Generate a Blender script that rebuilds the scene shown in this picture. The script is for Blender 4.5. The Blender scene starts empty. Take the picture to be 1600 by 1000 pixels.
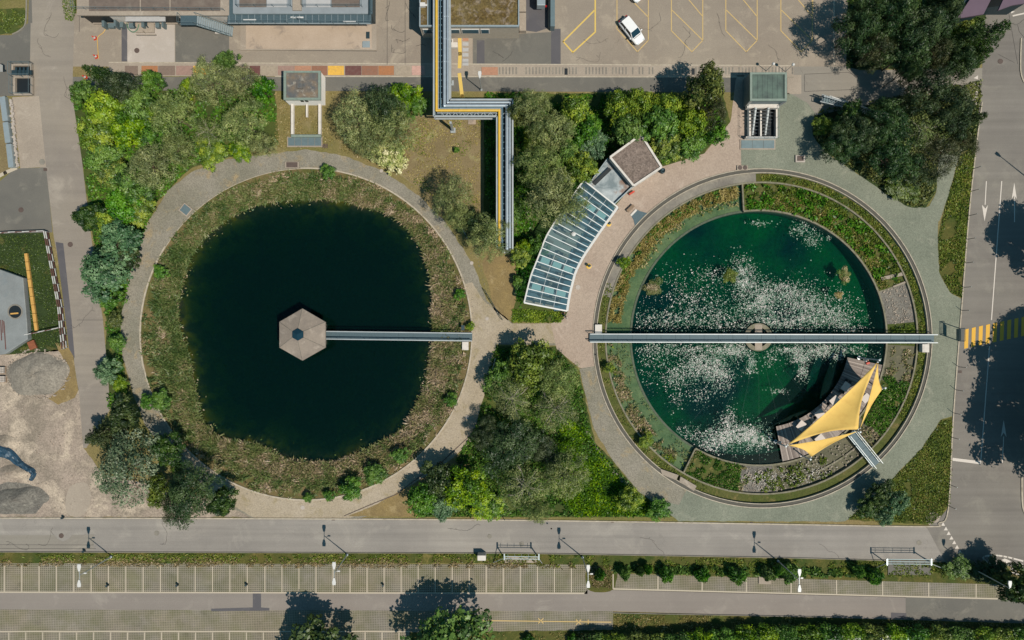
import bpy, math, random
import numpy as np
from mathutils import Vector
from mathutils.geometry import tessellate_polygon
random.seed(7); RNG = np.random.default_rng(7)
SC = bpy.context.scene
# ------------------------------------------------------------------ camera, sky, sun, exposure
S = 0.09            # metres on the ground per photo pixel (1600 px wide)
CH = 97.0           # flying height
SUN_EL, SUN_AZ_X, SUN_AZ_Y = math.radians(60), 0.78, -0.62
cam = bpy.data.cameras.new("camera"); co = bpy.data.objects.new("camera", cam); SC.collection.objects.link(co)
co.location = (0, 0, CH); cam.sensor_width = 36; cam.lens = 36 * CH / (1600 * S); cam.clip_start = 1; cam.clip_end = 3000
SC.camera = co
w = bpy.data.worlds.new("World"); SC.world = w; w.use_nodes = True
nt = w.node_tree; bg = nt.nodes["Background"]; sky = nt.nodes.new("ShaderNodeTexSky")
sky.sky_type = 'NISHITA'; sky.sun_disc = False; sky.sun_elevation = SUN_EL
sky.sun_rotation = math.atan2(SUN_AZ_X, SUN_AZ_Y); sky.air_density = 1.2
tint = nt.nodes.new("ShaderNodeMix"); tint.data_type = 'RGBA'; tint.blend_type = 'MULTIPLY'; tint.inputs[0].default_value = 1; tint.inputs[7].default_value = (.5, .97, 1, 1)
nt.links.new(sky.outputs[0], tint.inputs[6]); nt.links.new(tint.outputs[2], bg.inputs[0]); bg.inputs[1].default_value = 0.062
sl = bpy.data.lights.new("sun", 'SUN'); sl.energy = 4.2; sl.angle = math.radians(0.55); sl.color = (1, .925, .80)
so = bpy.data.objects.new("sun", sl); SC.collection.objects.link(so)
_d = Vector((SUN_AZ_X * math.cos(SUN_EL), SUN_AZ_Y * math.cos(SUN_EL), math.sin(SUN_EL))).normalized()
so.rotation_euler = _d.to_track_quat('Z', 'Y').to_euler(); so.location = (30, -30, 60)
SC.view_settings.view_transform = 'Standard'; SC.view_settings.look = 'None'; SC.view_settings.exposure = 0.3; SC.view_settings.gamma = 1
SC.view_settings.use_curve_mapping = False
SC.cycles.max_bounces = 6; SC.cycles.diffuse_bounces = 2; SC.cycles.transparent_max_bounces = 12
# ------------------------------------------------------------------ helpers
def P(px, py, z=0.0):
    """world point that the photo shows at pixel (px, py) when it stands z metres high"""
    k = S * (1 - z / CH)
    return Vector(((px - 800) * k, (500 - py) * k, z))
def hexc(h, g=1.32):
    h = h.lstrip('#'); r = [int(h[i:i + 2], 16) / 255 for i in (0, 2, 4)]
    return tuple((((c + .055) / 1.055) ** 2.4 if c > .04 else c / 12.92) / g for c in r) + (1,)
def reg(o, label, cat, group=None, kind=None):
    o['label'] = label; o['category'] = cat
    if group: o['group'] = group
    if kind: o['kind'] = kind
    return o
def thing(name, label, cat, loc, group=None, kind=None):
    o = bpy.data.objects.new(name, None); SC.collection.objects.link(o); o.location = loc; o.empty_display_size = .3
    return reg(o, label, cat, group, kind)
def chain_loc(o):
    v = Vector((0, 0, 0))
    while o is not None: v += o.location; o = o.parent
    return v
def copy_tree(o, loc, rz=None, label=None, sc=None):
    c = o.copy(); SC.collection.objects.link(c); c.location = loc
    if rz is not None: c.rotation_euler = (0, 0, rz)
    if sc is not None: c.scale = sc
    if label: c['label'] = label
    def kids(a, b):
        for ch in a.children:
            d = ch.copy(); SC.collection.objects.link(d); d.parent = b; kids(ch, d)
    kids(o, c); return c
class MB:
    def __init__(s): s.v = []; s.f = []; s.t = []
    def add(s, vs, fs, tint=.5):
        n = len(s.v); s.v += [tuple(v) for v in vs]; s.f += [tuple(i + n for i in f) for f in fs]; s.t += [tint] * len(fs)
    def prism(s, pts, z0, z1, tint=.5):
        n = len(pts); vs = [(p[0], p[1], z0) for p in pts] + [(p[0], p[1], z1) for p in pts]
        ar = sum(pts[i][0] * pts[(i + 1) % n][1] - pts[(i + 1) % n][0] * pts[i][1] for i in range(n))
        if ar < 0: vs = [(p[0], p[1], z0) for p in pts[::-1]] + [(p[0], p[1], z1) for p in pts[::-1]]
        s.add(vs, [tuple(range(n))[::-1], tuple(range(n, 2 * n))] + [(i, (i + 1) % n, n + (i + 1) % n, n + i) for i in range(n)], tint)
    def box(s, c, d, rz=0, tint=.5):
        ca, sa = math.cos(rz), math.sin(rz); hx, hy = d[0] / 2, d[1] / 2
        s.prism([(c[0] + x * ca - y * sa, c[1] + x * sa + y * ca) for x, y in ((-hx, -hy), (hx, -hy), (hx, hy), (-hx, hy))], c[2] - d[2] / 2, c[2] + d[2] / 2, tint)
    def tube(s, p, q, r, r2=None, n=6, tint=.5, cap=True):
        p, q = Vector(p), Vector(q); r2 = r if r2 is None else r2; d = (q - p)
        if d.length < 1e-6: return
        d.normalize(); a = d.orthogonal().normalized(); b = d.cross(a)
        vs = [p + (a * math.cos(t) + b * math.sin(t)) * r for t in [2 * math.pi * i / n + math.pi / 4 for i in range(n)]]
        vs += [q + (a * math.cos(t) + b * math.sin(t)) * r2 for t in [2 * math.pi * i / n + math.pi / 4 for i in range(n)]]
        fs = [(i, (i + 1) % n, n + (i + 1) % n, n + i) for i in range(n)]
        if cap: fs += [tuple(range(n))[::-1], tuple(range(n, 2 * n))]
        s.add(vs, fs, tint)
    def path(s, pts, r, n=6):
        for a, b in zip(pts, pts[1:]): s.tube(a, b, r, n=n)
    def beam(s, p, q, wd, ht, tint=.5):   # flat bar between two points, wd across, ht up
        p, q = Vector(p), Vector(q); d = (q - p); dx = Vector((d.x, d.y, 0))
        side = Vector((-dx.y, dx.x, 0)).normalized() * wd / 2 if dx.length > 1e-6 else Vector((wd / 2, 0, 0))
        up = Vector((0, 0, ht / 2)) if dx.length > 1e-6 else Vector((0, wd / 2, 0))
        vs = [p - side - up, p + side - up, p + side + up, p - side + up, q - side - up, q + side - up, q + side + up, q - side + up]
        s.add(vs, [(0, 3, 2, 1)[::-1][::-1], (4, 5, 6, 7), (0, 1, 5, 4), (1, 2, 6, 5), (2, 3, 7, 6), (3, 0, 4, 7)], tint)
    def ring(s, c, r0, r1, a0, a1, z0, z1, n=None, tint=.5):  # radii in m, angles deg
        n = n or max(2, int(abs(a1 - a0) / 3))
        for i in range(n):
            t0, t1 = [math.radians(a0 + (a1 - a0) * k / n) for k in (i, i + 1)]
            p = [(c[0] + r * math.cos(t), c[1] + r * math.sin(t)) for r, t in ((r0, t0), (r1, t0), (r1, t1), (r0, t1))]
            vs = [(x, y, z0) for x, y in p] + [(x, y, z1) for x, y in p]
            fs = [(4, 5, 6, 7), (1, 2, 6, 5), (3, 0, 4, 7)]
            if i == 0 and abs(a1 - a0) < 359: fs.append((0, 1, 5, 4))
            if i == n - 1 and abs(a1 - a0) < 359: fs.append((2, 3, 7, 6))
            s.add(vs, fs, tint)
    def tri(s, outer, holes, z, tint=.5):
        loops = [[Vector((p[0], p[1], 0)) for p in l] for l in [outer] + list(holes)]
        vs = [(v.x, v.y, z) for l in loops for v in l]; fs = []
        for a, b, c in tessellate_polygon(loops):
            A, B, C = vs[a], vs[b], vs[c]
            if (B[0] - A[0]) * (C[1] - A[1]) - (C[0] - A[0]) * (B[1] - A[1]) < 0: b, c = c, b
            fs.append((a, b, c))
        s.add(vs, fs, tint)
    def lathe(s, c, prof, n=16, tint=.5):
        vs = []; fs = []
        for r, z in prof:
            for i in range(n): vs.append((c[0] + r * math.cos(2 * math.pi * i / n), c[1] + r * math.sin(2 * math.pi * i / n), c[2] + z))
        for k in range(len(prof) - 1):
            for i in range(n): fs.append((k * n + i, k * n + (i + 1) % n, (k + 1) * n + (i + 1) % n, (k + 1) * n + i))
        fs.append(tuple(range((len(prof) - 1) * n, len(prof) * n))); s.add(vs, fs, tint)
    def build(s, name, mat, parent=None, smooth=False, bevel=0):
        if not s.v: return None
        if parent is not None: off = chain_loc(parent)
        else:
            a = np.array(s.v); off = Vector(((a[:, 0].min() + a[:, 0].max()) / 2, (a[:, 1].min() + a[:, 1].max()) / 2, a[:, 2].min()))
        me = bpy.data.meshes.new(name)
        me.from_pydata([(x - off.x, y - off.y, z - off.z) for x, y, z in s.v], [], s.f); me.update()
        at = me.attributes.new('tint', 'FLOAT', 'FACE'); at.data.foreach_set('value', s.t)
        if smooth: me.polygons.foreach_set('use_smooth', [True] * len(me.polygons))
        me.materials.append(mat)
        o = bpy.data.objects.new(name, me); SC.collection.objects.link(o)
        if parent is not None: o.parent = parent
        else: o.location = off
        if bevel:
            b = o.modifiers.new('bevel', 'BEVEL'); b.width = bevel; b.segments = 2; b.limit_method = 'ANGLE'
        return o
def catmull(pts, n=6, closed=True):
    out = []; m = len(pts); rng = range(m) if closed else range(m - 1)
    for i in rng:
        g = (lambda k: pts[k % m]) if closed else (lambda k: pts[max(0, min(m - 1, k))])
        p0, p1, p2, p3 = g(i - 1), g(i), g(i + 1), g(i + 2)
        for k in range(n):
            t = k / n
            out.append(tuple(.5 * ((2 * p1[j]) + (-p0[j] + p2[j]) * t + (2 * p0[j] - 5 * p1[j] + 4 * p2[j] - p3[j]) * t * t + (-p0[j] + 3 * p1[j] - 3 * p2[j] + p3[j]) * t ** 3) for j in (0, 1)))
    if not closed: out.append(tuple(pts[-1][:2]))
    return out
def jitter(pts, amt, step=7):
    out = []
    for i in range(len(pts)):
        a, b = pts[i], pts[(i + 1) % len(pts)]; L = math.hypot(b[0] - a[0], b[1] - a[1]); n = max(1, int(L / step))
        for k in range(n): out.append((a[0] + (b[0] - a[0]) * k / n + random.uniform(-amt, amt), a[1] + (b[1] - a[1]) * k / n + random.uniform(-amt, amt)))
    return out
def circ(cx, cy, r, n=96, a0=0): return [(cx + r * math.cos(2 * math.pi * i / n + a0), cy + r * math.sin(2 * math.pi * i / n + a0)) for i in range(n)]
def sheet(name, pts, layer, mat, label, cat='ground', kind='structure', holes=(), jit=0, smooth=False, z=0.0, group=None, parent=None):
    """flat sheet drawn from ground outline points; pts in photo pixels on the ground"""
    if smooth: pts = catmull(pts)
    if jit: pts = jitter(pts, jit)
    m = MB(); m.tri([P(*p)[:2] for p in pts], [[P(*p)[:2] for p in h] for h in holes], z + layer * .004)
    o = m.build(name, mat, parent)
    return reg(o, label, cat, group, kind) if parent is None else o
# ------------------------------------------------------------------ materials
class N:
    def __init__(s, name):
        s.m = bpy.data.materials.new(name); s.m.use_nodes = True; s.t = s.m.node_tree; s.t.nodes.clear()
        s.out = s.t.nodes.new('ShaderNodeOutputMaterial')
        s.pos = s('NewGeometry').outputs['Position']
    def __call__(s, typ, _i=None, **kw):
        n = s.t.nodes.new('ShaderNode' + typ)
        for k, v in kw.items(): setattr(n, k, v)
        for k, v in (_i or {}).items(): s.set(n.inputs[k], v)
        return n
    def set(s, sock, v):
        if isinstance(v, bpy.types.NodeSocket): s.t.links.new(v, sock)
        else: sock.default_value = v
    def math(s, op, a, b=0.0, c=None, clamp=False):
        n = s('Math', {0: a, 1: b}, operation=op, use_clamp=clamp)
        if c is not None: s.set(n.inputs[2], c)
        return n.outputs[0]
    def noise(s, sc, det=4, rough=.55, vec=None, dist=0): return s('TexNoise', {'Vector': vec or s.pos, 'Scale': sc, 'Detail': det, 'Roughness': rough, 'Distortion': dist}).outputs[0]
    def map(s, v, a, b, c=0., d=1.): return s('MapRange', {0: v, 1: a, 2: b, 3: c, 4: d}).outputs[0]
    def mix(s, f, a, b):
        n = s('Mix', data_type='RGBA'); s.set(n.inputs[0], f); s.set(n.inputs[6], a); s.set(n.inputs[7], b); return n.outputs[2]
    def scale(s, c, f):
        n = s('VectorMath', operation='SCALE'); s.set(n.inputs[0], c[:3] if isinstance(c, tuple) else c); s.set(n.inputs[3], f); return n.outputs[0]
    def ramp(s, f, cols):
        n = s('ValToRGB'); e = n.color_ramp.elements; s.set(n.inputs[0], f)
        while len(e) < len(cols): e.new(.5)
        for i, c in enumerate(cols): e[i].position = i / (len(cols) - 1) if not isinstance(c[0], tuple) else c[1]; e[i].color = c if not isinstance(c[0], tuple) else c[0]
        return n.outputs[0]
    def bsdf(s, col, rough=.8, met=0, bump=None, bs=.3, bd=.05, spec=.3, **kw):
        b = s('BsdfPrincipled', {'Base Color': col, 'Roughness': rough, 'Metallic': met, 'Specular IOR Level': spec})
        for k, v in kw.items(): s.set(b.inputs[k.replace('_', ' ')], v)
        if bump is not None:
            n = s('Bump', {'Strength': bs, 'Distance': bd, 'Height': bump}); s.t.links.new(n.outputs[0], b.inputs['Normal'])
        return b.outputs[0]
    def done(s, sh, vol=None):
        s.t.links.new(sh, s.out.inputs[0])
        if vol is not None: s.t.links.new(vol, s.out.inputs[1])
        return s.m
MC = {}
def gm(name, c1, c2, c3=None, s1=.12, s2=.45, a2=.55, b2=.7, grain=.16, gs=5, peb=0, ps=9, crack=0, streak=None, bump=.3, rough=.92, seam=None):
    """ground-like surface: two tones in big drifts, a third in patches, fine grain, optional stones, cracks and wheel streaks"""
    n = N(name); c1, c2 = hexc(c1), hexc(c2)
    c = n.mix(n.map(n.noise(s1, 6, .62), .36, .64), c1, c2)
    if c3: c = n.mix(n.map(n.noise(s2, 7, .66, dist=.6), a2, b2), c, hexc(c3))
    if streak:
        mp = n('Mapping', {'Vector': n.pos, 'Rotation': (0, 0, streak[0]), 'Scale': (.02, streak[1], 1)}).outputs[0]
        c = n.scale(c, n.map(n.noise(1., 5, .6, mp), .3, .7, 1 - streak[2], 1 + streak[2]))
    g = n.noise(gs, 5, .75); c = n.scale(c, n.map(g, .3, .7, 1 - grain, 1 + grain))
    b = g
    if peb:
        v = n('TexVoronoi', {'Vector': n.pos, 'Scale': ps}); c = n.scale(c, n.map(n('SeparateColor', {0: v.outputs['Color']}).outputs[0], 0, 1, 1 - peb, 1 + peb)); b = v.outputs['Distance']
    if crack:
        wv = n('VectorMath', {0: n.pos, 1: n('VectorMath', {0: n('TexNoise', {'Vector': n.pos, 'Scale': .5, 'Detail': 4}).outputs[1], 3: 3.}, operation='SCALE').outputs[0]}, operation='ADD').outputs[0]
        v = n('TexVoronoi', {'Vector': wv, 'Scale': .13}, feature='DISTANCE_TO_EDGE').outputs[0]
        cr = n.math('MULTIPLY', n.map(v, .0, .006, 1, 0), n.map(n.noise(.09, 2), .52, .6)); c = n.scale(c, n.map(cr, 0, 1, 1, 1 - crack))
        # worn repair smears
        c = n.scale(c, n.map(n.noise(.7, 6, .7, dist=1.2), .62, .75, 1, .9))
    m = n.done(n.bsdf(c, rough, bump=b, bs=bump, bd=.04)); MC[name] = m; return m
def pm(name, c, rough=.6, met=0, var=.08, vs=2., bump=0, g=1.32, spec=.4, dirt=None):
    n = N(name); col = n.scale(hexc(c, g), n.map(n.noise(vs, 5, .65), .3, .7, 1 - var, 1 + var))
    if dirt: col = n.mix(n.map(n.noise(vs * .6, 6, .7), .5, .68, 0, dirt[1]), col, hexc(dirt[0], g))
    m = n.done(n.bsdf(col, rough, met, spec=spec, bump=n.noise(vs * 6, 3) if bump else None, bs=bump)); MC[name] = m; return m
def leafm(name, cols, g=1.0, trans=.2, hv=.14, clump=.25, cs=.55):
    n = N(name); at = n('Attribute', attribute_name='tint', attribute_type='GEOMETRY').outputs['Fac']
    oi = n('ObjectInfo').outputs['Random']; oc = n('TexCoord').outputs['Object']
    f = n.math('ADD', at, n.math('MULTIPLY', n.math('SUBTRACT', n.noise(cs, 3, .5, oc), .5), clump * 2), clamp=True)
    c = n.ramp(f, [hexc(x, g) for x in cols])
    hs = n('HueSaturation', {'Color': c, 'Hue': n.map(oi, 0, 1, .5 - hv * .12, .5 + hv * .12), 'Saturation': n.map(oi, 0, 1, 1 - hv, 1 + hv * .5), 'Value': n.map(n.math('FRACT', n.math('MULTIPLY', oi, 7.3)), 0, 1, 1 - hv, 1 + hv)}).outputs[0]
    d = n('BsdfDiffuse', {0: hs}).outputs[0]; t = n('BsdfTranslucent', {0: hs}).outputs[0]; gl = n('BsdfGlossy', {0: (1, 1, 1, 1), 1: .5}).outputs[0]
    m1 = n('MixShader', {0: trans, 1: d, 2: t}).outputs[0]; m2 = n('MixShader', {0: .03, 1: m1, 2: gl}).outputs[0]
    m = n.done(m2); MC[name] = m; return m
# ------------------------------------------------------------------ leaves, crowns, tufts (numpy)
def quads(Pn, Nn, size, asp, tint, pts4=True, T=None):
    n = len(Pn); Nn = Nn / (np.linalg.norm(Nn, axis=1, keepdims=True) + 1e-9)
    if T is None: T = RNG.normal(size=(n, 3))
    T = T - Nn * (T * Nn).sum(1, keepdims=True); T /= np.linalg.norm(T, axis=1, keepdims=True) + 1e-9
    B = np.cross(Nn, T); s = size[:, None]; V = np.stack([Pn + T * s, Pn + B * s * asp, Pn - T * s, Pn - B * s * asp], 1)
    return V.reshape(-1, 3), tint
def qmesh(name, V, tint):
    n = len(V) // 4; me = bpy.data.meshes.new(name); me.vertices.add(4 * n); me.vertices.foreach_set('co', V.astype(np.float32).ravel())
    me.loops.add(4 * n); me.loops.foreach_set('vertex_index', np.arange(4 * n, dtype=np.int32)); me.polygons.add(n)
    me.polygons.foreach_set('loop_start', np.arange(0, 4 * n, 4, dtype=np.int32)); me.update()
    a = me.attributes.new('tint', 'FLOAT', 'FACE'); a.data.foreach_set('value', np.clip(tint, 0, 1).astype(np.float32)); return me
def sph(n):
    v = RNG.normal(size=(n, 3)); return v / np.linalg.norm(v, axis=1, keepdims=True)
_W = [(RNG.normal(size=2), RNG.uniform(0, 6.28)) for _ in range(24)]
def vnoise(x, y, sc):
    r = 0
    for i, (k, p) in enumerate(_W): r = r + np.sin((k[0] * x + k[1] * y) * sc * (1 + i * .12) + p)
    return r / math.sqrt(24 / 2) * .5   # about -1..1
def inpoly(x, y, poly):
    c = np.zeros(len(x), bool); n = len(poly)
    for i in range(n):
        x1, y1 = poly[i]; x2, y2 = poly[(i + 1) % n]
        if y1 == y2: continue
        m = ((y1 > y) != (y2 > y)) & (x < (x2 - x1) * (y - y1) / (y2 - y1) + x1); c ^= m
    return c
def pick(poly, dens, holes=()):
    poly = [tuple(P(*p)[:2]) for p in poly]; holes = [[tuple(P(*p)[:2]) for p in h] for h in holes]
    a = np.array(poly); lo, hi = a.min(0), a.max(0); n = int((hi - lo).prod() * dens); x = RNG.uniform(lo[0], hi[0], n); y = RNG.uniform(lo[1], hi[1], n)
    k = inpoly(x, y, poly)
    for h in holes: k &= ~inpoly(x, y, h)
    return x[k], y[k]
def tufts(name, x, y, z, mat, label, cat='grass', ln=(.15, .4), wd=.05, lean=.8, tint=None, tv=.25, thresh=None, ns=.6, kind='stuff', flat=0):
    """a field of leaning blades; x, y in metres; z ground height (scalar or array)"""
    z = np.broadcast_to(z, x.shape).copy(); nz = vnoise(x, y, ns)
    if thresh is not None: k = nz > thresh; x, y, z, nz = x[k], y[k], z[k], nz[k]; tint = tint[k] if tint is not None and not np.isscalar(tint) else tint
    n = len(x); L = RNG.uniform(ln[0], ln[1], n); a = RNG.uniform(0, 6.283, n); le = RNG.uniform(.15, lean, n)
    D = np.stack([np.cos(a) * np.sin(le * 1.5), np.sin(a) * np.sin(le * 1.5), np.cos(le * 1.5)], 1); C = np.stack([x, y, z], 1) + D * (L / 2)[:, None]
    Nn = np.cross(D, RNG.normal(size=(n, 3))); Nn[:, 2] = np.abs(Nn[:, 2]) + .3
    t = (tint if tint is not None else .5 + .3 * nz) + RNG.normal(0, tv, n)
    V, t = quads(C, Nn, L / 2, wd / (sum(ln) / 2) * 2, t, T=D); me = qmesh(name, V, t); me.materials.append(mat)
    o = bpy.data.objects.new(name, me); SC.collection.objects.link(o); return reg(o, label, cat, None, kind)
# ------------------------------------------------------------------ ground materials
gm('dry_ground', '#85744f', '#6d6a38', '#9a8a68', s1=.09, s2=.35, grain=.3, gs=6, peb=.12)
gm('lawn', '#4e5824', '#3b471d', '#6f6a30', s1=.2, s2=.6, grain=.35, gs=7, peb=.15, ps=14)
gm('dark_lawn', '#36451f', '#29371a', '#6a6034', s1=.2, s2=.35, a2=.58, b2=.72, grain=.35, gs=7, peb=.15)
gm('verge', '#5b5526', '#3a4a18', '#7b6f3d', s1=.25, s2=.7, grain=.35, gs=7, peb=.15)
gm('brown_field', '#887859', '#7a6b4c', '#979065', s1=.15, s2=.5, grain=.25, gs=6, peb=.1)
gm('asphalt_pale', '#918a80', '#878078', '#9b9388', s1=.06, s2=.25, grain=.06, gs=9, peb=.05, ps=20, crack=.25, streak=(0, 1.2, .06))
gm('asphalt_vert', '#968c80', '#887f77', '#9f958a', s1=.08, s2=.25, grain=.08, gs=9, peb=.05, ps=20, crack=.3, streak=(math.pi / 2, 1.2, .07))
gm('asphalt_road', '#98918a', '#87817c', '#9e978f', s1=.07, s2=.22, grain=.08, gs=9, peb=.05, ps=20, crack=.15, streak=(0, 1.1, .12))
gm('asphalt_east', '#827c75', '#76706b', '#8b857c', s1=.07, s2=.22, grain=.06, gs=9, peb=.05, ps=20, crack=.12, streak=(math.pi / 2 - .06, 1.1, .1))
gm('asphalt_dark', '#747069', '#686560', '#807b72', s1=.12, s2=.4, grain=.08, gs=9, peb=.05, ps=20, crack=.15)
gm('asphalt_patch', '#605d60', '#57555a', '#6a6667', s1=.2, s2=.5, grain=.06, gs=9)
gm('lot_asphalt', '#9a8e80', '#8e8276', '#a79a8a', s1=.1, s2=.35, grain=.12, gs=8, peb=.05, ps=16, crack=.22, streak=(0, .8, .04))
gm('drive_asphalt', '#8f867f', '#867d77', '#978e86', s1=.05, s2=.3, grain=.05, gs=9, peb=.04, ps=18, streak=(0, 1., .05))
gm('gravel_path', '#8e877b', '#7f7a6c', '#9c8a6c', s1=.22, s2=.5, grain=.14, gs=7, peb=.2, ps=9)
gm('gravel_beige', '#ac9e8c', '#9f917c', '#958768', s1=.22, s2=.5, grain=.12, gs=7, peb=.14, ps=9)
gm('gravel_green', '#828576', '#767a6c', '#8e8e7f', s1=.15, s2=.5, grain=.1, gs=7, peb=.16, ps=9)
gm('pink_paving', '#ae9c8d', '#a39082', '#b5a395', s1=.1, s2=.4, grain=.08, gs=7, peb=.1, ps=6)
gm('yard_dirt', '#a8978a', '#84796c', '#b8a896', s1=.14, s2=.25, a2=.5, b2=.64, grain=.18, gs=5, peb=.2, ps=7)
gm('brown_soil', '#8f7a50', '#7a6848', '#a08c66', s1=.3, s2=.6, grain=.2, gs=6, peb=.12)
gm('concrete_slab', '#a79a8c', '#9a8d80', '#b1a496', s1=.15, s2=.5, grain=.1, gs=6, peb=.05)
gm('concrete_white', '#b7aca4', '#ada298', '#c0b5ac', s1=.15, s2=.5, grain=.06, gs=6)
gm('concrete_pad', '#b8a594', '#ad9a88', '#94867a', s1=.3, s2=.3, a2=.56, b2=.64, grain=.1, gs=6)
gm('concrete_old', '#8d877c', '#77716a', '#9a9184', s1=.3, s2=.8, grain=.14, gs=6)
gm('gravel_dark', '#7b766e', '#65615c', '#908a80', s1=.4, s2=.8, grain=.22, gs=6, peb=.25, ps=6)
gm('bank_soil', '#75663f', '#5c5a2e', '#8f7c58', s1=.3, s2=.9, grain=.3, gs=5, peb=.2)
gm('basin_mud', '#6a6553', '#5b5a48', '#7b745c', s1=.3, s2=.8, grain=.12, gs=6, peb=.1)
gm('planter_soil', '#5b5a30', '#47511f', '#75683f', s1=.3, s2=.8, grain=.3, gs=6, peb=.2)
def paver_mat(name, pitch, base, hole, green, rot=0.):
    n = N(name); mp = n('Mapping', {'Vector': n.pos, 'Rotation': (0, 0, rot)}).outputs[0]
    sx = n('SeparateXYZ', {0: mp}); f = []
    for k in (0, 1):
        fr = n.math('FRACT', n.math('DIVIDE', sx.outputs[k], pitch)); f.append(n.math('MULTIPLY', n.math('GREATER_THAN', fr, .3), n.math('LESS_THAN', fr, .92)))
    h = n.math('MULTIPLY', f[0], f[1]); gz = n.map(n.noise(.35, 5, .65), .4, .62)
    hc = n.mix(gz, hexc(hole), hexc(green)); bc = n.scale(n.mix(n.map(n.noise(.15, 4), .35, .65), hexc(base), hexc('#978b79')), n.map(n.noise(6, 4, .7), .3, .7, .88, 1.12))
    bc = n.mix(n.math('MULTIPLY', gz, .35), bc, hexc(green)); c = n.mix(h, bc, hc)
    c = n.scale(c, n.map(n.noise(.22, 5, .6, dist=.5), .3, .7, .84, 1.1)); c = n.scale(c, n.map(n.noise(.55, 3, .5), .6, .72, 1, .84))
    m = n.done(n.bsdf(c, .95)); MC[name] = m; return m
paver_mat('grid_paver', .27, '#938c80', '#615c50', '#5c5d3c')
paver_mat('grid_paver_fine', .24, '#938b80', '#67625a', '#5f5f42', .026)
def paint_mat(name, c, wear=.35):
    n = N(name); a = hexc(c); k = n.map(n.noise(5, 6, .75), .58, .72, 0, wear)
    return MC.setdefault(name, n.done(n.bsdf(n.mix(k, a, hexc('#8b8079')), .7)))
paint_mat('white_paint', '#d0c6bd', .5); paint_mat('pale_paint', '#b9ac9a', .6); paint_mat('yellow_paint', '#d9b862', .5); paint_mat('worn_yellow', '#c9ab72', .8); paint_mat('strong_yellow', '#e0ac3e', .4)
pm('kerb_stone', '#b5a998', .85, var=.18, vs=2.2, dirt=('#857a66', .6)); pm('dark_line', '#4c4846', .9)
pm('iron', '#5b4c46', .7, var=.15); pm('iron_dark', '#2b3034', .7)
for nm, c in dict(grey='#7d7672', taupe='#7f6d62', rose='#9c7f74', yellow='#dfae4c', maroon='#6a4440', beige='#a39584', brick='#8f6551', rust='#a8714b', pink='#c39c90', tan='#b08168').items():
    pm('cover_' + nm, c, .8, var=.12, vs=4, dirt=('#7b6f66', .35))
# ------------------------------------------------------------------ ground sheet with the two tank openings
LC, LR = (478.5, 522), 259.0     # west pond
RC, RR = (1191, 528.5), 265.0    # east pool
WC = (1188, 528)                 # centre of its water circle
lc, rc, wc = [P(*c) for c in (LC, RC, WC)]
lr, rr = LR * S, RR * S
lhole, rhole = circ(*LC, LR, 120), circ(*RC, RR, 120)
m = MB(); B = 170
m.tri([(-B, -B), (B, -B), (B, B), (-B, B)], [circ(lc.x, lc.y, lr, 120), circ(rc.x, rc.y, rr, 120)], 0)
reg(m.build('ground', MC['dry_ground']), 'dry grassy ground under the whole site', 'ground', None, 'structure')
m = MB(); g = 3000; a = B - 1
for q in ([(-g, -g), (g, -g), (g, -a), (-g, -a)], [(-g, a), (g, a), (g, g), (-g, g)], [(-g, -a), (-a, -a), (-a, a), (-g, a)], [(a, -a), (g, -a), (g, a), (a, a)]): m.tri(q, [], -.03)
reg(m.build('far_ground', MC['lawn']), 'grassland stretching away beyond the site', 'ground', None, 'structure')
G = lambda *a, **k: sheet(*a, **k)
def ring_sheet(name, pts, layer, mat, label, c, r, cat='path', jit=0, n=720):
    """ground sheet between a tank rim and an outline that can be seen from the tank centre"""
    if jit: pts = jitter(pts, jit)
    a = np.array(pts); b = np.roll(a, -1, 0); th = np.arange(n + 1) * 2 * math.pi / n + .0013; R = np.zeros(n + 1)
    for i, t in enumerate(th):
        d = np.array([math.cos(t), math.sin(t)]); e = b - a; w = a - np.array(c); den = d[0] * e[:, 1] - d[1] * e[:, 0]; den[abs(den) < 1e-9] = 1e-9
        s_ = (w[:, 0] * e[:, 1] - w[:, 1] * e[:, 0]) / den; u = (w[:, 0] * d[1] - w[:, 1] * d[0]) / den; k = (u >= 0) & (u <= 1) & (s_ > r)
        R[i] = s_[k].max() if k.any() else 0
    m = MB(); z = layer * .004
    for i in range(n):
        if R[i] > 0 and R[i + 1] > 0:
            q = [(c[0] + rr_ * math.cos(t), c[1] + rr_ * math.sin(t)) for rr_, t in ((r, th[i]), (R[i], th[i]), (R[i + 1], th[i + 1]), (r, th[i + 1]))]
            m.add([tuple(P(*v)[:2]) + (z,) for v in q], [(3, 2, 1, 0)])
    return reg(m.build(name, mat), label, cat, None, 'structure')
# grass areas (layer 1)
G('grass_ground', [(95, -40), (118, -40), (119, 30), (113, 36), (100, 32), (96, 20)], 1, MC['lawn'], 'small grass patch beside the north west building', jit=.8)
G('grass_ground', [(-20, 15), (38, 12), (42, 28), (38, 42), (18, 53), (-20, 54)], 1, MC['lawn'], 'grass patch in the top left corner', jit=1.2)
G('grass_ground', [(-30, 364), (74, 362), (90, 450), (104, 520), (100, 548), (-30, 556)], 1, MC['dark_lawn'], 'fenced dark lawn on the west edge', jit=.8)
G('grass_ground', [(-60, 150), (7, 150), (14, 264), (-60, 300)], 1, MC['brown_field'], 'brown grass strip on the west edge')
G('grass_ground', [(112, 150), (430, 125), (435, 225), (300, 262), (240, 320), (205, 420), (188, 520), (200, 620), (160, 640), (166, 500), (150, 400), (130, 270)], 1, MC['lawn'], 'grassy strip under the north west trees', jit=1.5)
G('grass_ground', [(640, 180), (755, 180), (752, 330), (690, 320), (620, 270)], 1, MC['brown_field'], 'bare brown field beside the pipe bridge', jit=1.5)
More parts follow.
